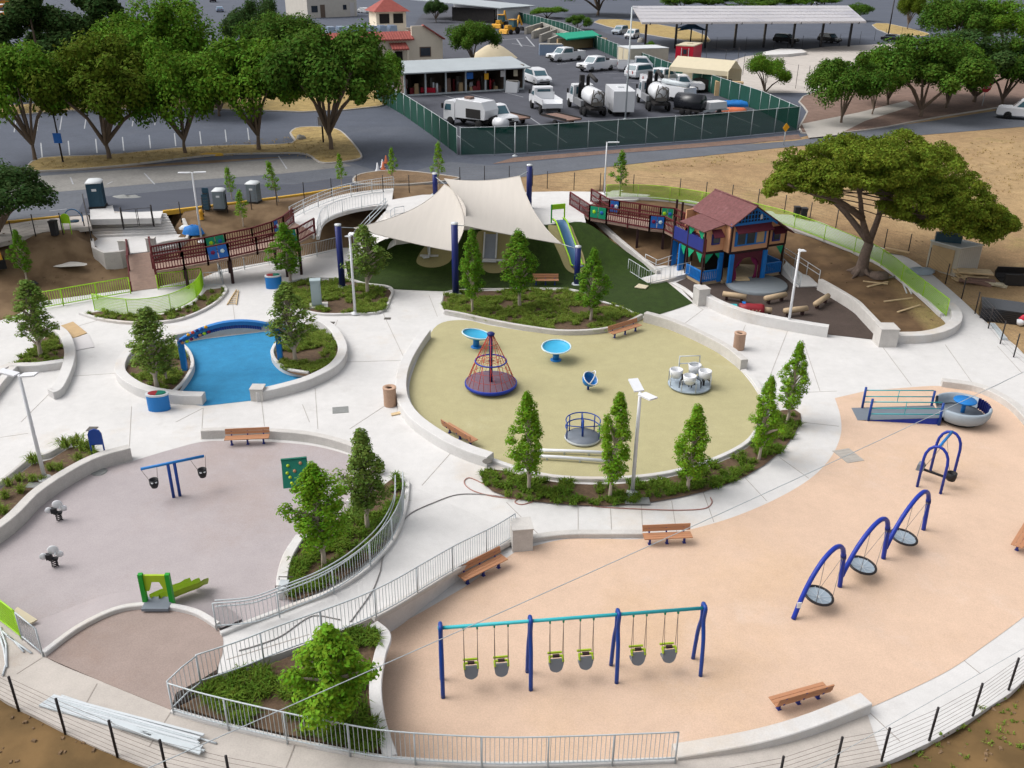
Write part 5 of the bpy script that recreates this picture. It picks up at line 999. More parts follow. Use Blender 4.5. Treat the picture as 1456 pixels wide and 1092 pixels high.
# --- climbing wedge
a = P(403,693,Z0); t = thing('climbing_wedge', 'dark green A shaped climbing wedge with hand holds', 'climbing wedge', a, math.radians(12)); W_ = 1.0
MB().add([(0,-.1,0),(W_,-.1,0),(W_,.5,1.05),(0,.5,1.05),(0,-.04,0),(W_,-.04,0),(W_,.56,1.0),(0,.56,1.0)], [(0,1,2,3),(7,6,5,4),(0,3,7,4),(1,5,6,2),(3,2,6,7),(0,4,5,1)]).build('front_board', 'green_board', t)
MB().add([(-.02,.5,1.07),(W_+.02,.5,1.07),(W_+.02,1.15,0),(-.02,1.15,0),(-.02,.44,1.04),(W_+.02,.44,1.04),(W_+.02,1.08,0),(-.02,1.08,0)], [(3,2,1,0),(4,5,6,7),(0,1,5,4),(1,2,6,5),(3,0,4,7)]).build('back_board', 'green_board', t)
for x, k in ((.25,.75),(.75,.8),(.5,.55),(.3,.35),(.75,.42),(.35,.15),(.72,.18),(.2,.5)): MB().lathe([(.0,.05),(.06,.03),(.07,0)], (x,-.1+.6*k,1.05*k+.01), 8, Matrix.Rotation(math.radians(60), 3, 'X')).build('hold', 'wood_bench' if x > .4 else 'slide_lime', t)
# --- lime embankment slide
a = P(205,866,1.0); b = P(243,866,1.0); ang = heading(a, b); t = thing('embankment_slide', 'double lime slide with a green gate frame on the rim of the brown circle', 'slide', a, ang); w = (b-a).length
MB().box((w/2,.1,.12), (w,.6,.1)).build('platform', 'grey_plastic', t)
for x in (0, w): MB().box((x,.2,.62), (.14,.14,1.2)).build('post', 'slide_green', t)
MB().ext([(.07,.55),(.18,.55),(.3,.9),(w-.3,.9),(w-.18,.55),(w-.07,.55),(w-.07,1.15),(.07,1.15)], .2, .28).build('gate_panel', 'slide_lime', t)
e = P(250,852,.2)-a; R_ = Matrix.Rotation(-ang, 3, 'Z'); e = R_ @ e; Ls = max(2.0, e.y)
for k in range(2):
    x0, x1 = .1+k*(w-.2)/2, .1+(k+1)*(w-.2)/2; sk = .55; rows = []
    for i in range(9):
        f = i/8; z = .14-(f**1.1)*.95+.06*(f > .85); y = .3+f*Ls; xo = sk*f
        rows.append([Vector((x0+xo, y, z+.2)), Vector((x0+.05+xo, y, z)), Vector((x1-.05+xo, y, z)), Vector((x1+xo, y, z+.2))])
    mb = MB().loft(rows); mb.loft([[p-Vector((0,0,.05)) for p in r][::-1] for r in rows]); mb.build('chute', 'slide_lime', t)
# --- benches
def bench(label, p, q, back, L=None, z=Z0):
    """p,q: pixel ends of the seat's ground line; back: side on which the backrest stands (+1 = left of p->q)"""
    a, b = (G(*p), G(*q)) if z is None else (P(*p, z), P(*q, z)); c = (a+b)/2; L = L or (b-a).length; t = thing('park_bench', label, 'bench', c, heading(a, b), 'wooden benches with dark blue frames')
    s = MB()
    for k in range(3): s.box((0,(-.16+k*.16)*back,.45), (L,.145,.045))
    s.build('seat', 'wood_bench', t); M = Matrix.Rotation(-.16*back, 3, 'X'); s = MB()
    for k in range(2): s.box((0,(.27+.03*k)*back,.62+.17*k), (L,.045,.15), M=M)
    s.build('backrest', 'wood_bench', t)
    t.scale = (1, .85, .78)
    for x in (-L*.36, 0, L*.36): MB().box((x,0,.21), (.07,.09,.42)).box((x,.02*back,.415), (.06,.42,.03)).bar((x,.22*back,.42), (x,.32*back,.84), .06, .03).box((x,0,.012), (.12,.16,.024)).build('frame', 'indigo', t)
    return t
bench('bench against the block wall behind the lavender surface', (321,633), (384,630), 1)
bench('bench facing away on the left side of the olive surface', (634,612), (675,637), -1)
bench('bench at the upper right of the olive surface by the bed corner', (868,482), (909,469), 1)
bench('angled bench below the lower ramp railing', (656,834), (717,803), 1)
bench('bench beside the grey step at the top of the tan surface', (914,774), (982,771), 1)
bench('bench seen from behind near the long kerb wall of the tan surface', (1096,1011), (1173,989), -1)
bench('bench on the turf in front of the slides', (757,405), (794,405), 1, z=.03)
bench('bench cut off by the right picture edge on the tan surface', (1442,788), (1466,748), -1)
# ------------------------------------------------------------ masts and shade sails
def mast(label, bx, by, ty, z, wpx=10):
    b = G(bx, by) if z is None else P(bx, by, z); h = hgt(b, ty); sc = FPX/(Vector(b)-CAM).dot(FW); r = wpx/2/sc
    t = thing('sail_mast', label, 'mast', b, 0, 'navy masts of the shade sails'); MB().tube([(0,0,-.2),(0,0,h)], r, 14).build('column', 'navy', t); MB().lathe([(r*1.02,h-.02),(r*1.04,h+.06),(0,h+.08)], n=14).build('cap', 'porta_roof', t)
    MB().lathe([(r*1.7,0),(r*1.7,.05),(r,.06)], n=14).build('base_plate', 'galv', t); return b, h
b1, h1 = mast('navy mast at the left tip of the sails beside a lamp post', 487, 408, 320, .03, 9); b2, h2 = mast('tall navy mast in the bed in front of the sails', 648, 418, 318, .06, 9.5)
b3, h3 = mast('navy mast standing on the terrace behind the sails', 752, 296, 235, 2.53, 8); b4, h4 = mast('short navy mast in front of the right hand slide', 820, 404, 351, .03, 8.5); b5, h5 = mast('small far navy mast behind the left sail', 619, 277, 247, 2.5, 7)
T1, T2, T3, T4, T5 = [b+Vector((0,0,h)) for b, h in ((b1,h1),(b2,h2),(b3,h3),(b4,h4),(b5,h5))]
def fixz(px, py, ref, dy): # point seen at the pixel, at the depth of ref plus dy
    d = ray(px, py); k = (ref.y+dy-CAM.y)/d.y; return CAM+d*k
def bez(a, c, b, n): return [a*(1-t)**2+c*2*t*(1-t)+b*t*t for t in [i/n for i in range(n+1)]]
def coons(B0, B1, L, R, m, n):   # bottom, top (m+1 pts), left, right (n+1 pts)
    rows = []
    for j in range(n+1):
        v = j/n; r = []
        for i in range(m+1):
            u = i/m; s = B0[i]*(1-v)+B1[i]*v+L[j]*(1-u)+R[j]*u-(B0[0]*(1-u)*(1-v)+B0[m]*u*(1-v)+B1[0]*(1-u)*v+B1[m]*u*v); r.append(s)
        rows.append(r)
    return rows
def sail(label, c, ctrl, ties):
    bl, br, tr, tl = c; n = 18; rows = coons(bez(bl, ctrl[0], br, n), bez(tl, ctrl[2], tr, n), bez(bl, ctrl[3], tl, n), bez(br, ctrl[1], tr, n), n, n)
    t = thing('shade_sail', label, 'shade sail', bl); MB().loft(rows).bw('fabric', 'sail', t)
    edge = rows[0]+[r[-1] for r in rows]+rows[-1][::-1]+[r[0] for r in rows][::-1]; MB().tube(edge, .03, 5).bw('hem', 'sail', t)
    for a, b in ties: MB().tube([a, b], .025, 5).bw('cable', 'galv', t)
tip = fixz(503, 324, T1, .6); lowr = fixz(644, 357, T2, .5); rgt = fixz(662, 296, T2, 4.5); topl = fixz(632, 262, T5, -1.5)
sail('left beige shade sail with its tip tied to the leftmost navy mast', (tip, lowr, rgt, topl), (fixz(580,346,T2,1.2), fixz(664,330,T2,2.2), fixz(655,276,T5,-5), fixz(600,304,T1,9)), [(tip, T1+Vector((0,0,-.15))), (lowr, T2+Vector((0,0,-1.9))), (topl, T5+Vector((0,0,-.2)))])
ll = fixz(660, 321, T2, .5); rr_ = fixz(799, 347, T4, .4); ur = fixz(739, 250, T3, -.6); ul = fixz(632, 254, T5, -.8)
sail('right beige shade sail stretched to the navy mast on the terrace', (ll, rr_, ur, ul), (fixz(722,334,T2,2.5), fixz(756,313,T4,4.0), fixz(685,262,T3,1.5), fixz(660,290,T2,8)), [(rr_, T4+Vector((0,0,-.15))), (ur, T3+Vector((0,0,-.35))), (ll, T2+Vector((0,0,-.1)))])
# ------------------------------------------------------------ slides on the turf hill
def pad(px, m='rubber_olive_dark', dz=.03):
    pts = cr(px, 5, True); c = (sum(p[0] for p in pts)/len(pts), sum(p[1] for p in pts)/len(pts)); mb = MB(); rings = []
    for f in (1.0, .75, .5, .25): rings.append([G(c[0]+(p[0]-c[0])*f, c[1]+(p[1]-c[1])*f, dz) for p in pts])
    n = len(pts); vs = [p for r in rings for p in r]+[G(c[0], c[1], dz)]; fs = []
    for j in range(3):
        for i in range(n): fs.append((j*n+i, (j+1)*n+i, (j+1)*n+(i+1) % n, j*n+(i+1) % n))
    for i in range(n): fs.append((3*n+i, 4*n, 3*n+(i+1) % n))
    mb.add(vs, fs, True); struct('slide_pad', mb, m)
pad([(603,352),(618,340),(634,340),(643,357),(640,372),(624,380),(604,380),(592,372)]); pad([(680,330),(731,332),(732,350),(726,372),(716,386),(703,389),(690,386),(681,372)])
pad([(779,324),(790,321),(810,320),(818,335),(830,365),(832,384),(822,390),(806,384),(795,362)])
def hill_slide(label, tp, bt, w, m, rim, foot, gate=None, rimc=.12):
    a, b = G(*tp, .1), G(*bt, .18); t = thing('hill_slide', label, 'slide', b); d = (b-a); d2 = Vector((d.x, d.y, 0)).normalized(); s = Vector((-d2.y, d2.x, 0)); rows = []; L = []; R = []
    for i in range(13):
        f = i/12; q = a.lerp(b, f); g = GZ(q.x, q.y); q.z = max(g+.16, b.z) if f < .9 else b.z+.02*(1-f)
        rows.append([q-s*w/2+Vector((0,0,.12)), q-s*w/2*.96, q+s*w/2*.96, q+s*w/2+Vector((0,0,.12))]); L.append(rows[-1][0]); R.append(rows[-1][3])
    MB().loft(rows).bw('chute', m, t)
    for e in (L, R): MB().tube(e, rimc/2, 6).bw('side_rim', rim, t)
    if foot: c = b+d2*.15; MB().box((c.x, c.y, c.z-.05), (w*1.15,.4,.12), math.atan2(s.y, s.x)).box((c.x+.3, c.y, c.z-.02), (foot,.34,.05), 0).bw('exit_bench', 'white_paint', t)
    if gate:
        for k in (-1, 1): MB().box(tuple(a+s*k*w*.62+Vector((0,0,.55))), (.1,.1,1.3)).bw('gate_post', 'slide_green' if k < 0 else 'lime', t)
        MB().bar(a-s*w*.62+Vector((0,0,1.02)), a+s*w*.62+Vector((0,0,1.02)), .08, .36).bw('gate_panel', 'lime', t)
    return t
hill_slide('small steel slide under the left sail', (627,337), (607,366), .62, 'steel_bright', 'steel_bright', 1.25)
hill_slide('wide steel slide under the right sail with a white exit bench', (698,336), (696,372), .85, 'slide_grey', 'steel_bright', 1.5)
hill_slide('long blue slide with lime rims and a lime gate at the top', (793,316), (822,383), .8, 'slide_blue', 'lime', 0, gate=True)
# ------------------------------------------------------------ playhouse
hM = P(1032.5, 404, .1); hR = P(1085, 396, .1); ua = heading(hM, hR)+.0; t = thing('playhouse', 'two storey playhouse with peach walls, shingle roof and blue posts', 'playhouse', hM, ua)
W1 = (hR-hM).length; FZ = 2.1; ER = 1.55; D_ = 4.2; LW = -1.62; RW = W1+1.75; wy = .62; ry = .42
ridge = 5.15; eaveL = 4.0; eaveR = 3.3; sl_ = (ridge-eaveL)/(ER+.28)
def quadp(name, pts, m, th=.05, nrm=None, par=t):
    p = [Vector(q) for q in pts]; n = (p[1]-p[0]).cross(p[2]-p[0]).normalized() if nrm is None else Vector(nrm); k = len(p); vs = p+[q-n*th for q in p]
    return MB().add(vs, [tuple(range(k)), tuple(range(2*k-1, k-1, -1))]+[(i, k+i, k+(i+1) % k, (i+1) % k) for i in range(k)]).build(name, m, par)
# lower storey: corner posts, floor slab, arch front, railings
MB().box((W1/2, D_/2+.2, .02), (W1+.1, D_-.4, .2)).box((LW/2-.02, wy+1.85, .02), (-LW-.12, 3.7, .24)).box(((W1+RW)/2+.02, ry+1.8, .02), (RW-W1-.1, 3.6, .22)).build('floor', 'log', t)
MB().box((W1/2, D_/2, FZ), (W1+.06, D_, .16)).box((LW/2-.02, wy+1.85, FZ-.004), (-LW-.07, 3.72, .14)).box(((W1+RW)/2+.02, ry+1.8, FZ-.006), (RW-W1-.07, 3.6, .15)).build('upper_floor', 'dark_post', t)
for x, y in ((LW+.05,wy),(LW+.05,wy+1.85),(LW+.05,wy+3.7),(.0,wy),(RW-.05,ry),(RW-.05,ry+3.6),(0,D_),(W1,D_)): MB().box((x,y,FZ/2), (.12,.12,FZ)).build('post', 'dark_post', t)
for x, y, w in ((.16,-.05,.3),(W1-.16,-.05,.3),(-.22,wy-.02,.3),(LW+.25,wy+3.7,.4),(LW+.1,wy+2.6,.4)): MB().box((x,y,FZ/2-.02), (w,.16,FZ-.12)).build('pilaster', 'house_blue', t)
pr = [(.34,.12),(.34,FZ-.1),(W1-.34,FZ-.1),(W1-.34,.12)]; arch = [(W1-.5,.12)]+[(W1/2+(W1/2-.5)*math.cos(a), .95+.72*math.sin(a)) for a in np.linspace(0, math.pi, 13)]+[(.5,.12)]
MB().ext(pr+arch, -.02, .06).build('arch_front', 'house_maroon', t)
for s in (0, 1):
    e = .52 if s == 0 else W1-.52; k = 1 if s == 0 else -1; MB().loft([[Vector((e+k*x, .10+.04*math.sin(x*40), z)) for x in np.linspace(0, wd_, 9)] for z, wd_ in ((1.7,.75),(1.3,.5),(.95,.18),(.5,.26),(.12,.32))]).build('curtain', 'curtain', t)
MB().box((W1/2, 2.6, 1.0), (W1-.1, .06, 2.0)).build('back_wall', 'dark_inside', t); MB().box((W1*.72,2.4,1.5), (.5,.05,.5)).build('back_window', 'house_blue', t)
def porch(x0, y0, x1, y1, h=.72):
    mb = MB(); a, b = Vector((x0,y0,.14)), Vector((x1,y1,.14)); mb.bar(a+Vector((0,0,h)), b+Vector((0,0,h)), .08, .08); mb.bar(a+Vector((0,0,.1)), b+Vector((0,0,.1)), .07, .08); n = int((b-a).length/.14)
    for i in range(n+1): q = a.lerp(b, i/n); mb.box((q.x, q.y, q.z+h/2), (.07,.07,h))
    mb.build('porch_railing', 'house_blue', t)
porch(LW+.08,wy-.03,-.38,wy-.03); porch(LW+.03,wy+.1,LW+.03,wy+1.75); porch(W1+.08,ry-.03,RW-.1,ry-.03); porch(RW-.02,ry+.1,RW-.02,ry+3.5)
def pennant(p, q, drop, z): 
    p, q = Vector(p), Vector(q); MB().add([(p.x,p.y,z),(q.x,q.y,z),((p.x*.8+q.x*.2),(p.y*.8+q.y*.2),z-drop)], [(0,1,2)]).build('bracket_flag', 'flag_green', t)
for a, b in (((LW+.1,wy-.05),(LW+.75,wy-.05)),((-.05,wy-.05),(-.75,wy-.05)),((LW-.02,wy+.1),(LW-.02,wy+.8)),((LW-.02,wy+1.7),(LW-.02,wy+1.0)),((LW-.02,wy+2.0),(LW-.02,wy+2.7)),((RW-.1,ry-.04),(RW-.7,ry-.04))): pennant(a, b, .62, FZ-.08)
# upper storey walls
def gz(x): return ridge-sl_*abs(x-ER)
MB().ext([(.0,FZ+.08),(.0,gz(0)-.1),(ER,ridge-.1),(W1,gz(W1)-.1),(W1,FZ+.08)], 0, .1).build('front_wall', 'peach', t)
MB().ext([(W1,FZ+.08),(W1,gz(W1)-.1),(RW,gz(RW)-.1),(RW,FZ+.08)], ry, ry+.1).build('wing_wall', 'peach', t); MB().ext([(LW,FZ+.08),(LW,3.55),(0,3.95),(0,FZ+.08)], wy, wy+.1).build('wing_wall', 'peach', t)
MB().box((.05,2.15,3.05), (.1,D_-.1,1.9)).box((RW-.05,ry+1.9,2.75), (.1,3.5,1.15)).box((W1/2,D_-.05,3.1), (RW-.2,.1,1.9)).box((W1+.05,ry/2+.03,2.9), (.1,ry-.08,1.45)).box((-.06,wy/2+.02,3.0), (.1,wy-.06,1.75)).build('side_wall', 'peach', t)
for x, y, h in ((0,-.015,3.92),(W1,-.015,4.2),(LW+.0,wy-.015,3.5),(RW,ry-.015,3.2),(W1+.07,ry-.015,4.0)): MB().box((x,y,(FZ+h)/2), (.1,.1,h-FZ)).build('corner_trim', 'dark_post', t)
# gable lattice
gb = MB(); y = -.04; gb.ext([(-.15,gz(-.15)-.14),(ER,ridge-.14),(W1+.35,gz(W1+.35)-.14),(W1+.2,3.97),(.0,3.97)], y, y+.05); gb.build('gable_panel', 'dark_inside', t); gb = MB()
for k in range(13):
    x = .1+k*(W1-.05)/12; top = gz(x)-.2
    if top > 4.1: gb.box((x, y-.03, (4.0+top)/2), (.05,.05,top-4.0))
for z in (4.25, 4.55, 4.8): xl = ER-(ridge-.2-z)/sl_; xr = ER+(ridge-.2-z)/sl_; gb.box(((xl+xr)/2, y-.034, z), (xr-xl,.04,.05))
gb.bar((-.2,y-.03,4.0), (W1+.3,y-.03,4.0), .07, .16); gb.bar((-.22,y-.03,gz(-.22)-.16), (ER,y-.03,ridge-.14), .07, .16); gb.bar((ER,y-.028,ridge-.14), (W1+.5,y-.028,gz(W1+.5)-.16), .07, .16); gb.build('gable_lattice', 'house_blue', t)
MB().box((ER+.55,y-.07,4.32), (.16,.05,.24)).box((ER+.55,y-.07,4.48), (.08,.05,.1)).build('gable_ornament', 'white_paint', t)
# roofs
yo = -.3
quadp('roof', [(-.3,yo,gz(-.3)),(ER,yo,ridge),(ER,D_+.2,ridge),(-.3,D_+.2,gz(-.3))], 'shingle', .07); quadp('roof', [(ER,yo,ridge),(RW+.2,yo+.1,gz(RW+.2)),(RW+.2,D_+.2,gz(RW+.2)),(ER,D_+.2,ridge)], 'shingle', .07)
quadp('wing_roof', [(LW-.25,wy-.2,3.62),(-.02,wy-.2,4.02),(-.02,wy+2.6,4.02),(LW-.25,wy+2.6,3.62)], 'shingle', .07); MB().tube([(ER,yo,ridge+.02),(ER,D_+.2,ridge+.02)], .06, 6).build('ridge_cap', 'shingle', t)
# windows and awnings
wn = MB().box((W1/2,-.03,3.02), (W1-.55,.09,.98)).build('window', 'house_blue', t); n = 3; ww = (W1-.75)/3
for k in range(3): MB().box((.37+ww*(k+.5),-.085,3.02), (ww-.16,.03,.76)).build('pane', 'glass_dark' if k < 2 else 'ply', wn)
for x, yy, z in ((-.78,wy-.02,2.98),(W1+.95,ry-.02,2.75)): w_ = MB().box((x,yy-.02,z), (.62,.08,.72)).build('window', 'indigo', t); MB().box((x,yy-.07,z+.02), (.44,.03,.52)).build('pane', 'glass_dark', w_)
def awning(x0, x1, yy, z, d=.5, h=.45):
    MB().add([(x0,yy,z),(x1,yy,z),(x1+.04,yy-d,z-h),(x0-.04,yy-d,z-h),(x0,yy,z-.05),(x1,yy,z-.05),(x1+.04,yy-d,z-h-.05),(x0-.04,yy-d,z-h-.05)], [(3,2,1,0),(4,5,6,7),(0,1,5,4),(1,2,6,5),(2,3,7,6),(3,0,4,7)]).build('awning', 'house_maroon', t)
awning(.12, W1-.1, -.06, 3.95, .5, .4); awning(-1.15,-.42, wy-.04, 3.62, .42, .4); awning(W1+.5,W1+1.4, ry-.04, 3.4, .42, .36)
MB().box((LW+.02,wy+.95,FZ+.5), (.08,1.7,.85)).build('side_screen', 'indigo', t); MB().box((LW+.02,wy+2.7,FZ+.5), (.08,1.6,.85)).build('side_screen', 'indigo', t)
for a, b in (((LW-.02,wy+.1),(LW-.02,wy+.75)),((LW-.02,wy+1.8),(LW-.02,wy+1.15))): pennant(a, b, .6, 3.45)
for y_ in (wy+1.85, wy+3.6): MB().box((LW+.02,y_,2.85), (.1,.1,1.5)).build('post', 'dark_post', t)
c = P(1075, 406, 0); st = thing('round_stage', 'low round grey stage in front of the playhouse arch', 'stage', c); MB().lathe([(2.0,0),(2.0,.16),(1.95,.2),(0,.2)], n=40).build('platform', 'stage', st)
tag(MB().box((0,0,.08), (.95,.55,.1), .1).build('doormat_board', 'wood_pale', None, P(1054,398,.2)), 'pale board lying on the round stage by the arch', 'board')
# ramp into the house
strip('playhouse_ramp', [(905,392,.05),(930,402,.12),(980,388,.3)], [(893,385,.05),(915,377,.15),(967,372,.3)], 'concrete', thick=.25)
railing('metal_railing', 'galvanised railing on the near side of the playhouse ramp', 'railing', [(893,386,.1),(921,404,.16),(980,391,.32)], 'galv_white', .9, n=0, pick=.3, post=1.4)
railing('metal_railing', 'galvanised handrail on the far side of the playhouse ramp', 'railing', [(917,376,.2),(934,385,.2),(968,373,.3)], 'galv_white', .75, n=0, pick=0, rails=(1.0,.55), post=1.5)
strip('playhouse_side_ramp', [(1112,380,.5),(1134,408,.05)], [(1118,372,.6),(1164,406,.1)], 'concrete', n=8, thick=.5)
railing('metal_railing', 'galvanised handrail right of the playhouse going down the mound', 'railing', [(1113,368,.9),(1135,382,.7),(1164,401,.45)], 'galv_white', .8, n=0, pick=0, rails=(1.0,.6), post=1.5)
railing('metal_railing', 'low galvanised rail at the right foot of the playhouse', 'railing', [(1112,384,.3),(1137,408,.05)], 'galv', .8, n=0, pick=.3, rails=(1.0,.1), post=1.5)
# log seats and the bright sculpture in the dark yard
def log(label, a, b):
    p, q = P(*a, 0), P(*b, 0); c = (p+q)/2; L = (q-p).length; g = thing('log_bench', label, 'log bench', c, heading(p, q), 'half log benches in the playhouse yard'); MB().lathe([(0,-L/2),(.17,-L/2),(.18,0),(.17,L/2),(0,L/2)], (0,0,.4), 12, Matrix.Rotation(math.pi/2, 3, 'Y')).build('seat', 'log', g)
    for x in (-L*.32, L*.32): MB().box((x,0,.14), (.14,.2,.28)).build('leg', 'dark_post', g)
log('log bench nearest the turf in the playhouse yard', (1027,426), (1060,431)); log('log bench in front of the round stage', (1087,433), (1116,427)); log('log bench turned toward the mound', (1158,441), (1176,429)); log('log bench beside the yard lamp post', (1114,451), (1146,447)); log('log bench partly behind the maroon sculpture', (1081,449), (1096,450))
c = P(1062, 448, 0); t2 = thing('play_sculpture', 'low maroon and turquoise caterpillar shaped play sculpture', 'play sculpture', c, -.12); MB().lathe([(0,-.75),(.34,-.75),(.38,-.3),(.36,.1),(.38,.5),(.34,.7),(0,.7)], (.25,0,.38), 16, Matrix.Rotation(math.pi/2, 3, 'Y')).build('body', 'red_dark', t2)
MB().box((-.85,.15,.3), (.55,.5,.5), taper=.8).build('head', 'teal', t2)
mb = MB(); mb.tube([(-.4+.11*k, -.37, .42+.08*(-1)**k) for k in range(11)], .03, 5); mb.build('zigzag', 'pebble', t2); MB().box((-.25,.1,.62), (.2,.3,.3)).build('saddle', 'house_blue', t2)
# ------------------------------------------------------------ boardwalks
def slat_rail(t, a, b, h=1.05, m='maroon', panels=()):
    a, b = Vector(a), Vector(b); L = (b-a).length; n = max(1, round(L/1.5)); mb = MB()
    for i in range(n+1): q = a.lerp(b, i/n); mb.box((q.x, q.y, q.z+h/2-.1), (.1,.1,h+.2))
    for f in (1.0, .56, .1): mb.bar(a+Vector((0,0,h*f)), b+Vector((0,0,h*f)), .06, .1)
    k = max(2, int(L/.16))
    for i in range(k+1): f = i/k; q = a.lerp(b, f); mb.bar(q+Vector((0,0,.1)), q+Vector((0,0,h)), .05, .03) if not any(p0 < f < p1 for p0, p1, _ in panels) else None
    mb.bw('railing', m, t)
    for p0, p1, pm in panels:
        q0, q1 = a.lerp(b, p0), a.lerp(b, p1); d = (q1-q0); mid = q0.lerp(q1, .5)
        for x0, x1 in ((q0, mid-d*.02), (mid+d*.02, q1)): MB().bar(x0+Vector((0,0,h*.55)), x1+Vector((0,0,h*.55)), .08, h*.82).bw('play_panel', pm, t)
        ce = q0.lerp(mid, .5)+Vector((0,0,h*.58)); nn = Vector((d.y, -d.x, 0)).normalized()
        if nn.y > 0: nn = -nn
        for e, mm in ((q0.lerp(mid, .5), 'lime' if 'green' in pm else 'curtain'), (mid.lerp(q1, .5), 'dish_rim' if 'blue' in pm else 'panel_blue')): MB().lathe([(0,.02),(.13,.02),(.15,0)], tuple(e+Vector((0,0,h*.58))+nn*.05), 5, nn.to_track_quat('Z','Y').to_matrix()).bw('emblem', mm, t)
def deck(t, A, B, m='wood_deck', th=.14):
    mb = MB(); R0 = [Vector(p) for p in A]; R1 = [Vector(p) for p in B]; mb.loft([R0, R1], False); mb.loft([[p-Vector((0,0,th)) for p in R0], R0], False); mb.loft([R1, [p-Vector((0,0,th)) for p in R1]], False); mb.bw('deck', m, t)
# right boardwalk
Nn = PP([(810,292,2.5),(838,311,2.45),(862,315,2.42),(923,326,2.32),(944,328,2.28),(975,344,2.2),(1002,362,2.17)]); Ff = PP([(840,287,2.5),(866,303,2.45),(880,305,2.42),(938,314,2.32),(958,316,2.28),(985,329,2.2),(1011,347,2.17)])
t = thing('boardwalk', 'maroon railed boardwalk leading from the terrace to the playhouse', 'boardwalk', Vector((Nn[2].x, Nn[2].y, GZ(Nn[2].x, Nn[2].y)))); deck(t, Nn, Ff)
for i, pan in ((0,()),(1,((.05,.95,'panel_green'),)),(2,()),(3,((.05,.95,'panel_blue'),)),(4,()),(5,((.05,.6,'indigo'),))): slat_rail(t, Nn[i], Nn[i+1], 1.0, 'maroon', pan)
for i, pan in ((0,()),(1,((.1,.9,'panel_blue'),)),(2,()),(3,((.1,.9,'panel_green'),)),(4,())): slat_rail(t, Ff[i], Ff[i+1], 1.0, 'maroon', pan)
for q in (Nn[2].lerp(Nn[3], .75), Nn[4], Nn[4].lerp(Nn[5], .5), Ff[2].lerp(Ff[3], .8), Nn[5], Ff[4]): g = GZ(q.x, q.y); MB().box((q.x, q.y+.1, (g+q.z)/2-.1), (.16,.16,q.z-g+.1)).bw('leg', 'dark_post', t)
for px, py in ((960,300),(968,304)): q = P(px, py+18, 2.2); MB().box((q.x, q.y, 3.0), (.14,.14,1.9)).bw('tall_post', 'dark_post', t)
# left boardwalk
Nn = PP([(221,386,1.35),(262,379,1.5),(296,373,1.62),(326,367,1.75),(366,358,1.95),(404,350,2.15),(424,345,2.25),(448,331,2.35)]); Ff = PP([(218,372,1.35),(258,365,1.5),(294,359,1.62),(322,353,1.75),(360,345,1.95),(388,336,2.12),(404,328,2.25),(418,316,2.35)])
t = thing('boardwalk', 'maroon railed boardwalk between the wooden stair and the terrace ramp', 'boardwalk', Vector((Nn[2].x, Nn[2].y, GZ(Nn[2].x, Nn[2].y)))); deck(t, Nn, Ff)
for i, pan in ((0,()),(1,()),(2,((.05,.95,'panel_blue'),)),(3,()),(4,()),(5,((.1,.9,'panel_green'),)),(6,())): slat_rail(t, Nn[i], Nn[i+1], 1.0, 'maroon', pan)
for i, pan in ((0,()),(1,()),(2,((.05,.95,'panel_green'),)),(3,()),(4,()),(5,((.2,.5,'panel_blue'),)),(6,())): slat_rail(t, Ff[i], Ff[i+1], 1.0, 'maroon', pan)
for i in (1, 3, 5, 6):
    for q in (Nn[i], Ff[i]): g = GZ(q.x, q.y); MB().box((q.x, q.y+.1, (g+q.z)/2-.1), (.16,.16,max(.1, q.z-g+.1))).bw('leg', 'dark_post', t)
# wooden stair and concrete stairs from the street
LZ = 1.35
t = thing('wooden_stair', 'weathered wooden plank ramp stepping down to the lime railings', 'wooden stair', P(206,413,.02)); A = PP([(183,362,LZ),(184,385,.75),(187,414,.03)]); B = PP([(215,358,LZ),(218,382,.75),(226,409,.03)]); a = resample(A, 17); b = resample(B, 17)
mb = MB()
for i in range(16): mb.add([a[i], b[i], b[i+1]*.97+b[i]*.03, a[i+1]*.97+a[i]*.03]+[p-Vector((0,0,.06)) for p in (a[i], b[i], b[i+1]*.97+b[i]*.03, a[i+1]*.97+a[i]*.03)], [(3,2,1,0),(4,5,6,7),(0,1,5,4),(1,2,6,5),(2,3,7,6),(3,0,4,7)])
mb.bw('plank_deck', 'wood_deck', t)
for s in (A, B):
    mb = MB()
    for k, q in enumerate(s): mb.box((q.x, q.y, q.z+.5), (.1,.1,1.1)) if k != 2 else mb.box((q.x, q.y, q.z+.3), (.1,.1,.7))
    mb.bar(s[0]+Vector((0,0,1.0)), s[1]+Vector((0,0,1.0)), .06, .12); mb.bar(s[1]+Vector((0,0,1.0)), s[2]+Vector((0,0,.6)), .06, .12); mb.bar(s[0]+Vector((0,0,.5)), s[1]+Vector((0,0,.5)), .06, .12); mb.bw('side_rail', 'maroon', t)
t = thing('concrete_stairs', 'broad pale concrete stairs coming down from the street on the left', 'stairs', P(190,330,LZ)); top = PP([(128,298,2.53),(164,293,2.53),(166,303,2.53),(232,300,2.53)]); 
L0, L1 = P(127,300,2.5), P(133,348,LZ); R0, R1 = P(236,304,2.5), P(258,336,LZ); n = 9; mb = MB()
for k in range(n):
    f0, f1 = k/n*.72, (k+1)/n*.72; z = 2.53-(2.53-LZ)*(k)/(n-1) if k < n-1 else LZ; q = [L0.lerp(L1, f0), R0.lerp(R1, f0), R0.lerp(R1, f1), L0.lerp(L1, f1)]
    if k == n-1: q[2], q[3] = R1, L1
    mb.prism([(p.x, p.y) for p in q], .2, z)
mb.bw('step', 'concrete', t)
flat('stair_landing', [(128,298),(160,292),(163,303),(232,300),(228,310),(128,312)], 2.535, 'concrete', thick=.4)
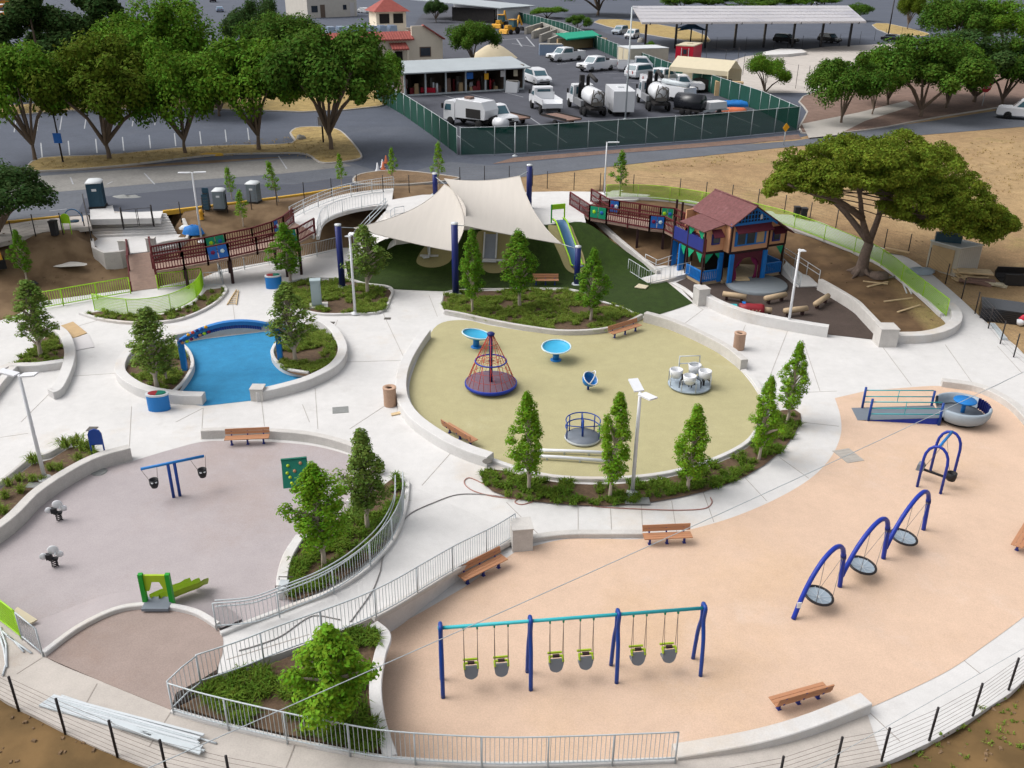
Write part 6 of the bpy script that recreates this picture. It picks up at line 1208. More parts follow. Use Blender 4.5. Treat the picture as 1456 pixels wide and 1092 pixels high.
dy_ = [P(133,349,LZ), P(176,345,LZ), P(178,356,LZ), P(182,362,LZ)]; wl = MB().wall(PP([(132,346,LZ),(134,358,LZ),(150,366,LZ),(172,364,LZ),(181,362,LZ)]), .22, -.2, LZ+.35); tag(wl.solo('retaining_wall', 'concrete_wall', P(150,366,0)), 'grey curved retaining wall left of the wooden stair', 'wall')
wl = MB().wall(PP([(216,356,LZ),(232,350,LZ),(266,345,LZ),(270,336,LZ),(262,318,1.9)]), .22, .2, [LZ+.35]*4+[2.3]); tag(wl.solo('retaining_wall', 'concrete_wall', P(240,352,1)), 'grey retaining wall right of the wooden stair', 'wall')
flat('stair_lower_landing', [(133,347),(150,365),(180,361),(216,357),(268,344),(258,333),(134,338)], LZ+.01, 'concrete', thick=1.2)
for x, y, lab in ((178,337,'grey pillar at the upper left of the wooden stair'),(217,333,'grey pillar at the upper right of the wooden stair')): c = P(x, y+24, LZ); tag(MB().box((0,0,.45), (.55,.4,.9)).box((0,0,.92), (.6,.45,.05)).build('wall_pillar', 'concrete_wall', None, c), lab, 'pillar')
# scaffold like rail left of the stairs, double gate
t = thing('black_handrail', 'black stepped handrail along the left side of the concrete stairs', 'railing', P(128,335,1.9)); pt = PP([(121,296,2.55),(126,318,2.1),(131,346,1.5)]); q = resample(pt, 6)
for p in q: MB().tube([p, p+Vector((0,0,1.05))], .035, 6).bw('post', 'black_steel', t)
for f in (1.0, .66, .33): MB().tube([p+Vector((0,0,1.05*f)) for p in q], .025, 6).bw('rail', 'black_steel', t)
t = thing('double_gate', 'black double gate standing at the top of the concrete stairs', 'gate', P(198,322,1.9)); ga, gm, gb_ = P(176,326,1.95), P(198,323.5,1.95), P(219,322,1.95)
for p in (ga, gb_): MB().tube([p, p+Vector((0,0,1.55))], .06, 8).bw('post', 'black_steel', t)
for a, b in ((ga, gm), (gm, gb_)):
    d = (b-a)*.05; a2, b2 = a+d, b-d; MB().tube([a2+Vector((0,0,.1)), a2+Vector((0,0,1.35)), b2+Vector((0,0,1.35)), b2+Vector((0,0,.1))], .028, 6, closed=True).bw('leaf', 'black_steel', t)
# ------------------------------------------------------------ lamp posts, bins and small furniture
def lamp(label, bx, by, ty, z, heads, r=.065, m='white_paint'):
    b = G(bx, by) if z is None else P(bx, by, z); h = hgt(b, ty); t = thing('lamp_post', label, 'lamp post', b, 0); MB().tube([(0,0,0),(0,0,h)], [r*1.25, r], 10).build('pole', m, t); MB().lathe([(.26,0),(.26,.06),(.1,.12),(.1,.2)], n=14).build('base', m, t)
    for dx, dy, L, w, tl in heads:
        a = math.atan2(dy, dx); M = Matrix.Rotation(a, 3, 'Z') @ Matrix.Rotation(-tl, 3, 'Y'); MB().box(tuple(M @ Vector((L/2+.1,0,0))+Vector((0,0,h-.02))), (L,w,.06), M=M).build('lamp_head', m, t)
    return t
lamp('white lamp post in the grassy bed at the left edge', 64, 681, 533, .3, [(-1,.25,.75,.34,.12),(1,-.1,.62,.34,.12)])
lamp('white lamp post in the bed beside the utility cabinet', 505, 446, 335, .06, [(-.2,-1,.3,.3,.2),(.2,1,.3,.3,.2)])
lamp('white lamp post in the dark playhouse yard', 1120, 468, 354, .02, [(.1,-1,.45,.3,.1)])
lamp('white twin headed lamp post among the columnar trees', 899, 702, 558, .06, [(-.25,1,.75,.4,.25),(.5,-.8,.7,.4,.1)])
lamp('white T shaped lamp post on bare earth near the boardwalk', 287, 344, 245, None, [(-1,-.1,.8,.24,0),(1,.25,.8,.24,0)], .055)
lamp('white lamp post at the back of the terrace', 859, 277, 202, 2.5, [(1,.1,.85,.24,0)], .05)
lamp('thin black lamp post with a small blue sign on the verge', 90, 232, 152, Z1, [(-.3,-.8,.3,.2,0)], .06, 'black_steel')
lamp('thin black lamp post with a small white sign near the corner street tree', 460, 204, 122, Z1, [(0,-1,.3,.25,0)], .07, 'black_steel')
lamp('tall thin grey pole inside the yard', 889, 170, 10, Z1, [(1,.3,.5,.15,0)], .08, 'galv'); lamp('short white pole on the road side of the yard fence', 732, 222, 174, Z1, [], .05, 'galv_white'); lamp('tall dark pole beside the far car park', 1262, 55, -4, Z1, [], .12, 'black_steel')
lamp('pale lamp post behind the third street tree', 372, 50, 14, Z1, [(0,-1,.6,.3,0)], .1, 'galv'); lamp('white twin lamp beside the buses', 17, 52, 27, Z1, [(-1,0,1.0,.4,0),(1,0,1.0,.4,0)], .1, 'galv_white')
for (bx, by, z, ty, m, lab) in ((90,232,Z1,196,'panel_blue','small blue sign on the thin black lamp post of the verge'),(460,204,Z1,172,'panel_white','small white sign on the black post near the corner street tree')):
    b = P(bx, by, z); h = hgt(b, ty); tag(MB().box((0,0,0), (.7,.05,.85)).build('street_sign', m, None, b+Vector((0,-.14,h))), lab, 'sign')
def bin_(label, px, py):
    c = P(px, py, 0); t = thing('litter_bin', label, 'litter bin', c, 0, 'round pebbled litter bins'); MB().lathe([(.0,0),(.3,0),(.31,.04),(.31,.86),(.33,.9),(.33,.97)], n=24).build('body', 'pebble', t); MB().lathe([(.33,.97),(.24,1.0),(.15,.96),(.15,.6),(0,.6)], n=24).build('lid', 'pebble', t); MB().lathe([(.145,.9),(.14,.62),(0,.62)], n=18).build('liner', 'dark_inside', t)
bin_('round pebbled litter bin beside the seat wall of the olive surface', 555, 576); bin_('round pebbled litter bin at the right end of the grey seat wall', 1050, 496)
def blue_bin(label, px, py, rz):
    c = P(px, py, 0); t = thing('blue_bin', label, 'bin', c, rz, 'oval blue bins with coloured lids'); ov = [(.52*math.cos(a), .3*math.sin(a)) for a in np.linspace(0, 2*math.pi, 25)[:-1]]; MB().prism(ov, 0, .78).build('body', 'bright_blue', t)
    MB().prism([(x*1.04, y*1.05) for x, y in ov], .78, .86).build('rim', 'galv_white', t); MB().prism([(x*.8, y*.75) for x, y in ov if x < .05], .86, .9).build('lid', 'red_dark', t); MB().prism([(x*.8, y*.75) for x, y in ov if x > -.05], .861, .903).build('lid', 'green_board', t)
blue_bin('oval blue bin with a red and green lid by the left blue planter', 227, 582, .1); blue_bin('oval blue bin beside the columnar tree near the cabinet', 390, 409, .25)
c = P(451, 435, .06); t = thing('utility_cabinet', 'tall pale grey green utility cabinet standing in the planted bed', 'cabinet', c, .2); MB().box((0,0,.85), (.6,.45,1.6)).build('body', 'cabinet', t); MB().box((0,0,1.68), (.66,.52,.07)).build('lid', 'cabinet', t); MB().box((.1,0,.02), (1.1,.9,.1)).build('plinth', 'concrete_wall', t); MB().box((-.02,-.235,.85), (.5,.02,1.35)).build('door', 'cabinet', t)
c = P(141, 648, .3); t = thing('information_panel', 'blue round topped information panel on two legs behind the lavender wall', 'panel', c, .1)
MB().ext([(-.28,.55),(.28,.55),(.28,1.05),(.2,1.22),(.0,1.3),(-.2,1.22),(-.28,1.05)], -.04, .04).build('board', 'blue_paint', t)
for x in (-.26,.26): MB().tube([(x,0,0),(x,0,.8)], .035, 6).build('leg', 'blue_paint', t)
def cover(label, px, py, w, d, z, m='iron', rz=0.0, rnd=False):
    c = P(px, py, z); mb = MB()
    if rnd: mb.lathe([(w/2,0),(w/2,.015),(w/2-.04,.02),(0,.02)], n=20)
    else:
        mb.box((0,0,.008), (w,d,.016), rz)
        for k in range(5): a = (-.4+.2*k)*d; mb.box((-math.sin(rz)*a, math.cos(rz)*a, .018), (w*.9,.02,.008), rz)
    tag(mb.build('drain_cover', m, None, c), label, 'drain cover')
cover('square grey drain cover on the paving near the pebbled bin', 484, 583, .75, .65, .002, rz=.2); cover('small dark drain cover above the grassy bed', 131, 610, .42, .42, .002, 'iron_dark'); cover('round metal cover on the lavender surface under the wall', 141, 671, .65, .65, .013, 'iron', rnd=True); cover('large square cover in the tan surface near the path', 1206, 648, .85, 1.1, .013, 'kerb', rz=.3)
cover('small grating on the paving before the sail bed', 551, 453, .4, .3, .002, 'iron_dark'); cover('small grating on the paving below the cabinet bed', 471, 459, .4, .3, .002, 'iron_dark'); cover('round drain on the white seat wall by the olive bench', 693, 656, .42, .42, .5, 'iron_dark', rnd=True); cover('pair of grey utility lids in the bed below the lamp post', 906, 712, 1.0, .5, .08, 'iron'); cover('grey lid on the left planter wall of the grassy bed', 47, 690, .5, .4, .31, 'iron')
# ------------------------------------------------------------ vehicles
def wheel(t, x, y, r, w=.24, dual=False):
    M = Matrix.Rotation(math.pi/2, 3, 'X'); o = MB().lathe([(.0,-w/2),(r*.9,-w/2),(r,-w*.35),(r,w*.35),(r*.9,w/2),(r*.6,w/2),(r*.58,w*.3),(0,w*.3)], n=16, M=M).build('wheel', 'tyre', t, (x, y, r))
    s = 1 if y < 0 else -1
    MB().lathe([(0,-w*.52),(r*.5,-w*.55),(r*.6,-w*.45)] if s > 0 else [(r*.6,w*.52),(r*.5,w*.56),(0,w*.54)], n=12, M=M if s > 0 else Matrix.Rotation(-math.pi/2, 3, 'X') @ Matrix.Diagonal((1,1,-1)) ).build('rim', 'hub', o)
def lights(t, x0, x1, w, z0, z1):
    for s in (-1, 1):
        MB().box((x1,s*w*.38,z1), (.06,.32,.16)).build('headlight', 'lamp_clear', t); MB().box((x0,s*w*.44,z0), (.06,.14,.3)).build('tail_light', 'lamp_red', t)
def shell(prof, hw, tum=.0, zc=1.0):   # side profile with rounded shoulder: narrower above zc
    mb = MB(); n = len(prof); rings = []
    for y, k in ((-hw,0),(-hw*.985,1),(hw*.985,1),(hw,0)):
        rings.append([Vector((x*(1 if k else .985), y*(1-tum*max(0, z-zc)), z+(.0 if k else -.02))) for x, z in prof])
    for i in range(3):
        for k in range(n): 
            a, b = rings[i], rings[i+1]; mb.add([a[k], a[(k+1) % n], b[(k+1) % n], b[k]], [(0,3,2,1)])
    mb.add(rings[0], [tuple(range(n))]); mb.add(rings[3], [tuple(range(n-1, -1, -1))]); return mb
def veh(name, label, cat, a, b, group=None, z=Z1+.006):
    p, q = P(*a, z), P(*b, z); o = thing(name, label, cat, (p+q)/2, heading(p, q), group); k = 1.17 if cat in ('pickup', 'car') and p.y < 190 else 1.03; o.scale = (k, k, k); return o
def pickup(label, a, b, paint='car_white', group='white pickups in the yard', ext=True, rack=False, t=None):
    t = veh('pickup_truck', label, 'pickup', a, b, group); L, w = 2.95, 1.0
    shell([(-L,.5),(-L,1.05),(-L+.02,1.12),(L-1.75,1.14),(L-.25,1.1),(L-.05,.98),(L,.55),(L-.1,.42),(-L+.1,.42)], w).build('body', paint, t)
    c0 = -.75 if ext else -.25
    shell([(c0,1.1),(c0+.06,1.83),(c0+.2,1.9),(.72,1.9),(.95,1.84),(1.62,1.12)], w*.94, .09, 1.1).build('cab', paint, t)
    g = MB()
    for s in (-1,1): g.add([(c0+.2,s*.935,1.22),(c0+.24,s*.885,1.76),(.78,s*.885,1.76),(1.22,s*.935,1.22)], [(0,1,2,3) if s > 0 else (3,2,1,0)])
    g.add([(1.58,-.8,1.17),(1.58,.8,1.17),(.99,.74,1.8),(.99,-.74,1.8)], [(0,1,2,3)]); g.add([(c0-.01,-.72,1.25),(c0-.01,.72,1.25),(c0+.04,.7,1.75),(c0+.04,-.7,1.75)], [(3,2,1,0)])
    g.build('window', 'windscreen_glass', t)
    MB().box(((c0-L)/2-.02,0,1.13), (c0+L-.22,w*1.68,.03)).build('bed_floor', 'chassis', t); m = MB()
    for s in (-1,1): m.box(((c0-L)/2,s*(w-.07),1.24), (c0+L-.05,.12,.24))
    m.box((-L+.05,0,1.24), (.09,w*2-.1,.24)).build('bed_side', paint, t)
    for x in (-1.75,1.85):
        for s in (-1,1): wheel(t, x, s*.88, .4)
    lights(t, -L, L-.02, w, .98, .86); MB().box((L+.02,0,.58), (.12,1.8,.2)).box((L-.03,0,.84), (.06,.9,.26)).build('grille', 'chassis', t); MB().box((-L-.04,0,.55), (.12,1.8,.18)).build('bumper', 'hub', t)
    if rack: MB().box((c0-.12,0,1.6), (.08,1.5,.6)).box((-1.3,0,1.42), (.6,1.5,.3)).build('tool_rack', 'chassis', t)
    return t
def car(label, a, b, paint='car_white', suv=True, group=None, name=None):
    t = veh(name or ('suv' if suv else 'sedan'), label, 'car', a, b, group); L, w = (2.45, .98) if suv else (2.35, .9); H = 1.75 if suv else 1.42; hb = 1.05 if suv else .92
    shell([(-L,.55),(-L+.03,hb-.05),(-L+.3,hb),(L-1.3,hb+.0),(L-.3,hb-.12),(L-.03,hb-.32),(L,.5),(L-.12,.32),(-L+.1,.32)], w).build('body', paint, t)
    pr = [(-L+.12,hb-.02),(-L+.4,H-.06),(-L+.75,H),(.25,H),(.5,H-.06),(L-1.15,hb-.02)] if suv else [(-L+.55,hb-.02),(-L+1.15,H-.05),(-L+1.5,H),(.15,H),(.4,H-.05),(L-1.2,hb-.02)]
    shell(pr, w*.93, .14, hb).build('cabin', paint, t); g = MB(); x0 = pr[0][0]; xr = pr[1][0]; xf = pr[-1][0]; xt = pr[4][0]
    for s in (-1,1): g.add([(x0+.28,s*w*.925,hb+.06),(xr+.2,s*w*.86,H-.12),(xt-.1,s*w*.86,H-.12),(xf-.32,s*w*.925,hb+.06)], [(0,1,2,3) if s > 0 else (3,2,1,0)])
    g.add([(xf-.02,-w*.78,hb+.03),(xf-.02,w*.78,hb+.03),(xt+.03,w*.7,H-.09),(xt+.03,-w*.7,H-.09)], [(0,1,2,3)]); g.add([(x0-.0,-w*.75,hb+.08),(x0-.0,w*.75,hb+.08),(xr-.03,w*.68,H-.12),(xr-.03,-w*.68,H-.12)], [(3,2,1,0)]); g.build('window', 'windscreen_glass', t)
    for x in (-1.45,1.45):
        for s in (-1,1): wheel(t, x, s*w*.88, .36 if suv else .33)
    lights(t, -L, L-.04, w, hb-.2, hb-.32); MB().box((L+.0,0,.48), (.08,1.3,.16)).build('grille', 'chassis', t); return t
pickup('white pickup facing left in the far row beside the rolled tarp bay', (824,85), (784,88), ext=True, rack=True); pickup('white pickup facing left in front of the pale shipping container', (873,98), (823,103), rack=True)
pickup('white pickup parked behind the row and nearest the container', (884,101), (934,102), ext=True); car('white car parked second in the row facing the cream tent', (892,113), (934,108), 'car_white')
pickup('white pickup third in the row facing the cream tent', (917,123), (962,117)); pickup('white pickup nearest the front of the row beside the cream tent', (938,130), (990,131), ext=False)
car('white car with its front toward the street beside the equipment shed', (753,115), (775,123)); pickup('white pickup seen from behind between the green fence and the shed', (570,134), (556,119), group='white pickups in the yard'); pickup('white work truck facing right beside the street sweeper', (684,172), (718,182), rack=True, ext=False)
pickup('white pickup driving in at the right picture edge on the road', (1486,172), (1438,168), group=None)
car('silver car at the left end of the car park behind the yard', (897,46), (865,51), 'car_silver'); car('white car beside the first post of the solar roof', (912,51), (884,58), 'car_white')
car('black car under the middle of the solar roof', (1104,60), (1130,62), 'car_black'); car('dark car under the right part of the solar roof', (1166,59), (1192,62), 'car_black'); car('dark saloon parked right of the solar roof beyond the fence', (1255,58), (1284,60), 'car_black', False); car('white car parked among shrubs behind the right end of the solar roof', (1180,6), (1150,6), 'car_white', False)
car('pale car on the far road at the top left', (318,22), (308,12), 'car_blue', False); car('dark green car at the very top of the far road', (308,7), (298,-1), 'car_black', True); car('white car beside the white building', (507,18), (530,19), 'car_white', False)
car('white car at the top behind the far sheds', (645,7), (668,5), 'car_white', False); car('silver car at the top edge behind the far sheds', (672,3), (692,2), 'car_silver', True)
# heavier vehicles
def truck_base(t, L, w=1.2, z=.75, axles=(-2.2,2.3), r=.5):
    MB().box((0,0,z), (L,w*1.3,.25)).build('chassis', 'chassis', t)
    for x in axles:
        for s in (-1,1): wheel(t, x, s*(w-.12), r, .3)
def cab_over(t, x, w=1.2, H=2.6, L=1.7):
    shell([(x-L/2,.6),(x-L/2,H-.1),(x-L/2+.12,H),(x+L/2-.35,H),(x+L/2-.15,H-.15),(x+L/2,1.5),(x+L/2,.6)], w, .03, 1.5).build('cab', 'car_white', t); g = MB()
    g.add([(x+L/2+.01,-w*.85,1.6),(x+L/2+.01,w*.85,1.6),(x+L/2-.17,w*.82,H-.25),(x+L/2-.17,-w*.82,H-.25)], [(0,1,2,3)])
    for s in (-1,1): g.add([(x-.3,s*(w+.006),1.55),(x-.3,s*(w*.98),H-.35),(x+.45,s*(w*.98),H-.35),(x+.6,s*(w+.006),1.55)], [(0,1,2,3) if s > 0 else (3,2,1,0)])
    g.build('window', 'windscreen_glass', t)
    for s in (-1,1): MB().box((x+L/2-.05,s*(w+.22),1.95), (.12,.22,.5)).build('mirror', 'chassis', t); MB().box((x+L/2,s*w*.7,.95), (.06,.3,.2)).build('headlight', 'lamp_clear', t)
def cab_hood(t, x, w=1.2, H=2.6):
    shell([(x-.75,.8),(x-.75,H-.08),(x-.6,H),(x+.35,H),(x+.5,H-.1),(x+.8,1.65),(x+1.9,1.5),(x+2.05,1.3),(x+2.05,.7)], w, .05, 1.6).build('cab', 'car_white', t); g = MB()
    g.add([(x+.82,-w*.84,1.7),(x+.82,w*.84,1.7),(x+.53,w*.8,H-.16),(x+.53,-w*.8,H-.16)], [(0,1,2,3)]); g.add([(x-.765,-w*.7,1.75),(x-.765,w*.7,1.75),(x-.765,w*.68,H-.25),(x-.765,-w*.68,H-.25)], [(3,2,1,0)])
    for s in (-1,1): g.add([(x-.5,s*(w*.995+.01),1.65),(x-.5,s*w*.96,H-.3),(x+.35,s*w*.96,H-.3),(x+.6,s*(w*.995+.01),1.65)], [(0,1,2,3) if s > 0 else (3,2,1,0)])
    g.build('window', 'windscreen_glass', t)
    for s in (-1,1): MB().box((x+.7,s*(w+.25),1.95), (.12,.2,.45)).build('mirror', 'chassis', t); MB().box((x+2.07,s*w*.75,1.15), (.06,.3,.22)).build('headlight', 'lamp_clear', t)
t = veh('street_sweeper', 'white street sweeper at the front left of the yard', 'street sweeper', (690,182), (650,176)); truck_base(t, 5.6, 1.15, axles=(-1.9,1.9), r=.45); cab_over(t, 2.1, 1.1, 2.5, 1.5); shell([(-2.7,1.0),(-2.8,1.9),(-2.3,2.7),(1.1,2.75),(1.25,2.3),(1.25,.9)], 1.1).build('hopper', 'car_white', t); M_ = MB().box((-1.2,1.12,1.5), (1.9,.06,.9)).box((-1.2,-1.12,1.5), (1.9,.06,.9)); M_.build('grille_panel', 'chassis', t); MB().tube([(-2.9,0,1.2),(-3.2,0,.7)], .5, 12).build('broom', 'tyre', t); MB().box((.2,0,2.85), (.8,.7,.2)).build('beacon_bar', 'rust_deck', t)
t = veh('flatbed_truck', 'white dump bed truck seen from behind in the middle of the yard', 'truck', (795,172), (757,146)); truck_base(t, 7.2, 1.15, axles=(-2.1,2.3), r=.5); cab_hood(t, 1.5, 1.12, 2.6); MB().box((-1.55,0,1.25), (3.9,2.35,.16)).build('bed', 'car_white', t); m = MB()
for s in (-1,1): m.box((-1.55,s*1.14,1.55), (3.9,.08,.5))
m.box((.38,0,1.7), (.1,2.3,.8)).build('bed_side', 'car_white', t); MB().box((-3.45,0,1.1), (.12,2.3,.5)).build('tailgate', 'car_white', t)
def vac(label, a, b, col='car_white'):
    t = veh('vacuum_truck', label, 'truck', a, b); truck_base(t, 9.0, 1.25, .9, (-3.2,-2.0,3.4), .52); cab_hood(t, 2.4, 1.22, 2.8)
    Mx = Matrix.Rotation(math.pi/2, 3, 'Y'); MB().lathe([(0,-2.3),(.8,-2.25),(.93,-2.0),(.93,1.2),(.85,1.5),(0,1.6)], (-2.0,0,2.05), 24, Mx).build('tank', col, t)
    m = MB().box((1.15,.35,2.6), (.5,.5,2.6)).tube([(1.2,-.4,1.6),(1.2,-.4,3.7),(.4,-.4,4.0),(-2.4,-.3,3.7)], .22, 10); m.build('hose_boom', 'chassis', t); MB().tube([(.9,.7,1.4),(.7,.7,2.9),(.3,.7,3.2)], .16, 8).build('exhaust', 'black_rubber', t)
    m = MB()
    for rr, yy, zz in ((.5,0,2.2),(.34,.35,1.8),(.3,-.4,2.5)): m.tube([(-4.5,yy+rr*math.cos(k*.6),zz+rr*math.sin(k*.6)) for k in range(9)], .06, 6)
    m.tube([(-4.45,-.7,1.3),(-4.6,-.6,2.4),(-4.5,.1,2.9)], .09, 6).tube([(-4.45,.75,1.4),(-4.62,.7,2.2),(-4.4,.5,3.0)], .08, 6).box((-4.5,.1,1.5), (.3,1.2,.35))
    m.build('rear_valves', 'iron_dark', t); m = MB()
    for s in (-1,1): m.box((-.6,s*1.15,1.2), (3.2,.35,.7))
    m.build('tool_box', 'hub', t); return t
vac('white vacuum truck with a black boom left of the white box trailer', (866,178), (806,142)); vac('white vacuum truck right of the white box trailer', (952,170), (908,136))
t = veh('box_trailer', 'tall white box trailer with rounded stripes beside the vacuum trucks', 'trailer', (895,175), (866,148)); shell([(-2.8,.55),(-2.8,2.75),(-2.65,2.85),(2.6,2.85),(2.8,2.7),(2.8,.55)], 1.2).build('box', 'car_white', t); MB().box((-.1,0,2.9), (.9,.7,.12)).build('roof_vent', 'porta_roof', t); m = MB()
for k in range(4): m.tube([(2.0-.2*k,1.215,1.9-.3*k),(.8,1.215,1.2-.2*k),(-.6,1.215,1.05-.2*k)], .035, 4)
m.build('stripe', 'hub', t)
for s in (-1,1): wheel(t, -.5, s*1.05, .36); wheel(t, .35, s*1.05, .36)
MB().bar((2.8,0,.5), (4.0,0,.5), .12, .12).build('drawbar', 'chassis', t)
def flat_trailer(label, a, b, L, m='rust_deck'):
    t = veh('flat_trailer', label, 'trailer', a, b); MB().box((0,0,.75), (L,2.0,.14)).build('deck', m, t); k = MB()
    for s in (-1,1): k.box((0,s*1.02,.85), (L,.08,.2))
    k.build('side_rail', 'chassis', t)
    for s in (-1,1): wheel(t, -.4, s*1.1, .33)
    MB().bar((L/2,0,.6), (L/2+1.3,0,.5), .12, .1).build('drawbar', 'chassis', t); return t
flat_trailer('rusty flat trailer behind the white dump bed truck', (818,182), (778,172), 4.4); flat_trailer('low flat trailer with a rail behind the street sweeper', (745,180), (712,172), 3.6)
t = veh('compressor', 'white towed compressor in front of the work truck', 'compressor', (722,190), (702,186)); MB().lathe([(0,-.8),(.5,-.75),(.55,0),(.5,.75),(0,.8)], (0,0,.9), 14, Matrix.Rotation(math.pi/2, 3, 'Y')).build('housing', 'car_white', t); MB().box((.6,0,1.0), (.4,.5,.5)).build('engine', 'red_dark', t)
for s in (-1,1): wheel(t, 0, s*.6, .3)
t = veh('tank_trailer', 'black half round tank trailer beside the vacuum truck', 'trailer', (1000,165), (960,160)); MB().lathe([(0,-1.6),(.95,-1.6),(.98,0),(.95,1.6),(0,1.6)], (0,0,1.35), 18, Matrix.Rotation(math.pi/2, 3, 'Y')).build('tank', 'car_black', t); MB().box((0,0,.55), (3.4,1.6,.2)).build('chassis', 'chassis', t)
for s in (-1,1): wheel(t, -.4, s*.95, .34); wheel(t, .4, s*.95, .34)
t = veh('utility_trailer', 'small white tank trailer at the right end of the yard row', 'trailer', (1032,160), (990,164)); MB().box((-.3,0,1.0), (2.6,1.6,.75), taper=.92).build('tank', 'car_white', t); MB().box((0,0,.5), (3.6,1.7,.14)).build('deck', 'galv', t); MB().box((-.1,-.81,1.0), (.5,.03,.3)).build('label_plate', 'iron_dark', t)
for s in (-1,1): wheel(t, -.3, s*.95, .32)
t = veh('white_truck_body', 'white truck body with pipes behind the black tank trailer', 'truck body', (985,148), (935,139)); MB().box((0,0,1.2), (5.0,2.2,1.2), taper=.96).build('body', 'car_white', t); MB().tube([(-2.4,.3,2.1),(2.0,.3,2.2)], .28, 10).build('pipe', 'galv', t); MB().box((1.2,-.4,1.95), (1.0,.8,.4)).build('box', 'porta_roof', t)
for x in (-1.6,1.6):
    for s in (-1,1): wheel(t, x, s*1.1, .45)
def backhoe(label, a, b):
    t = veh('backhoe_loader', label, 'backhoe', a, b); MB().box((0,0,1.0), (3.2,1.1,.7)).box((1.4,0,1.5), (1.5,1.0,.6), taper=.9).build('body', 'machine_yellow', t); MB().box((-.3,0,2.1), (1.3,1.4,1.4), taper=.9).build('cab', 'windscreen_glass', t); MB().box((-.3,0,2.88), (1.6,1.6,.14)).build('cab_roof', 'machine_yellow', t)
    for x, r in ((-.8,.72),(1.6,.5)):
        for s in (-1,1): wheel(t, x, s*.9, r, .4)
    MB().bar((-1.6,0,1.1), (-2.4,0,3.6), .3, .35).bar((-2.4,0,3.6), (-3.5,0,1.6), .26, .3).build('boom', 'machine_yellow', t); MB().ext([(-3.9,.4),(-3.2,.5),(-3.3,1.3),(-3.7,1.2)], -.4, .4).build('bucket', 'chassis', t); MB().ext([(2.6,.2),(3.4,.2),(3.2,.9),(2.7,1.1)], -1.1, 1.1).bar((1.6,.5,1.3), (2.8,.5,.7), .15, .2).bar((1.6,-.5,1.3), (2.8,-.5,.7), .15, .2).build('loader', 'machine_yellow', t)
backhoe('yellow backhoe beside the far metal shed', (738,47), (718,49)); backhoe('second yellow backhoe half hidden behind the tree by the shed', (722,38), (702,42))
def bus(label, a, b):
    t = veh('school_bus', label, 'bus', a, b, 'yellow school buses at the top left'); L = 5.5; shell([(-L,.7),(-L,2.9),(-L+.2,3.1),(L-1.6,3.1),(L-1.3,2.9),(L-1.2,1.9),(L,1.7),(L,.7)], 1.22).build('body', 'bus_yellow', t); MB().box((-.7,0,3.12), (9.2,2.2,.1)).build('roof', 'car_white', t); g = MB()
    for s in (-1,1): g.box((-.8,s*1.225,2.3), (8.6,.03,.6))
    g.build('window', 'glass_dark', t)
    for x in (-3.2,3.8):
        for s in (-1,1): wheel(t, x, s*1.1, .5, .3)
bus('yellow school bus nearest the cedars at the top left corner', (26,34), (-40,48)); bus('yellow school bus behind the first one at the top left corner', (30,21), (-40,34)); bus('yellow school bus at the very top left corner', (40,6), (-40,16)); bus('yellow school bus half hidden by the first cedar', (62,26), (10,56))
# ------------------------------------------------------------ buildings
def frame_at(a, b, z=Z1): p, q = P(*a, z), P(*b, z); return p, heading(p, q), (q-p).length
# stucco building with tiled roofs
p0, ah, Lw = frame_at((630,93), (536,97)); ah2 = ah; t = thing('stucco_building', 'cream stucco building with red tiled roofs and a small tower', 'building', p0, ah+math.pi); # local +x runs to the right along the front, origin at the right end
H_ = 5.6; Wd = 20.0; Dp = 16.0
MB().ext([(-Wd,0),(-5.2,0),(0,0),(0,4.0),(-3.2,H_+.5),(-5.2,H_+.5),(-5.2,H_-1.3),(-Wd,H_-1.3)], 0, .35).build('front_wall', 'stucco', t); MB().box((-.18,Dp/2+.2,2.0), (.35,Dp,4.0)).box((-Wd/2,Dp,2.3), (Wd,.35,4.6)).box((-Wd+.2,Dp/2+.2,2.2), (.35,Dp-.4,4.4)).build('side_wall', 'stucco', t)
MB().box((-Wd/2-.3,Dp/2+.2,4.1), (Wd-1.2,Dp-.8,.3)).build('flat_roof', 'stucco_white', t)
def tiled(x0, x1, y0, y1, z0, z1):
    mb = MB(); n = int(abs(x1-x0)/.45); rows = [[],[]]
    for i in range(n*2+1):
        x = x0+(x1-x0)*i/(n*2); dz = .07 if i % 2 else 0; rows[0].append(Vector((x, y0, z0+dz))); rows[1].append(Vector((x, y1, z1+dz)))
    mb.loft(rows, False); mb.loft([[p-Vector((0,0,.22)) for p in rows[0]], rows[0]], False); mb.build('roof', 'roof_tile', t)
tiled(-5.0,-Wd,-.7,1.3,H_-1.35,H_-.35); tiled(-6.2,-9.0,-1.6,-.02,2.9,3.7)
mb = MB().bar((.25,-.0,4.05), (-3.3,-.0,H_+.6), 1.0, .2); mb.build('coping', 'roof_tile', t); MB().bar((.1,.4,4.1), (.1,Dp,4.1), .6, .2).build('coping', 'roof_tile', t)
w_ = MB().box((-3.0,-.03,2.2), (1.9,.1,1.5)).build('window', 'shed_wood', t); MB().box((-3.0,-.09,2.2), (1.6,.04,1.2)).build('pane', 'glass_dark', w_); MB().box((-7.5,-.03,1.2), (1.3,.1,2.4)).build('door', 'dark_inside', t)
for x in (-6.4,-8.8): MB().box((x,-1.4,1.45), (.3,.3,2.9)).build('porch_post', 'stucco', t)
MB().box((-2.5,-.5,.25), (5.5,.9,.5)).build('planter_wall', 'kerb', t); MB().box((-1.6,-1.2,.3), (4.0,.2,.35)).build('red_kerb', 'red_dark', t)
for k in range(7): MB().box((-6.5-1.7*k,6.0,5.1), (1.3,2.2,1.5), taper=.85).build('roof_unit', 'car_blue', t)
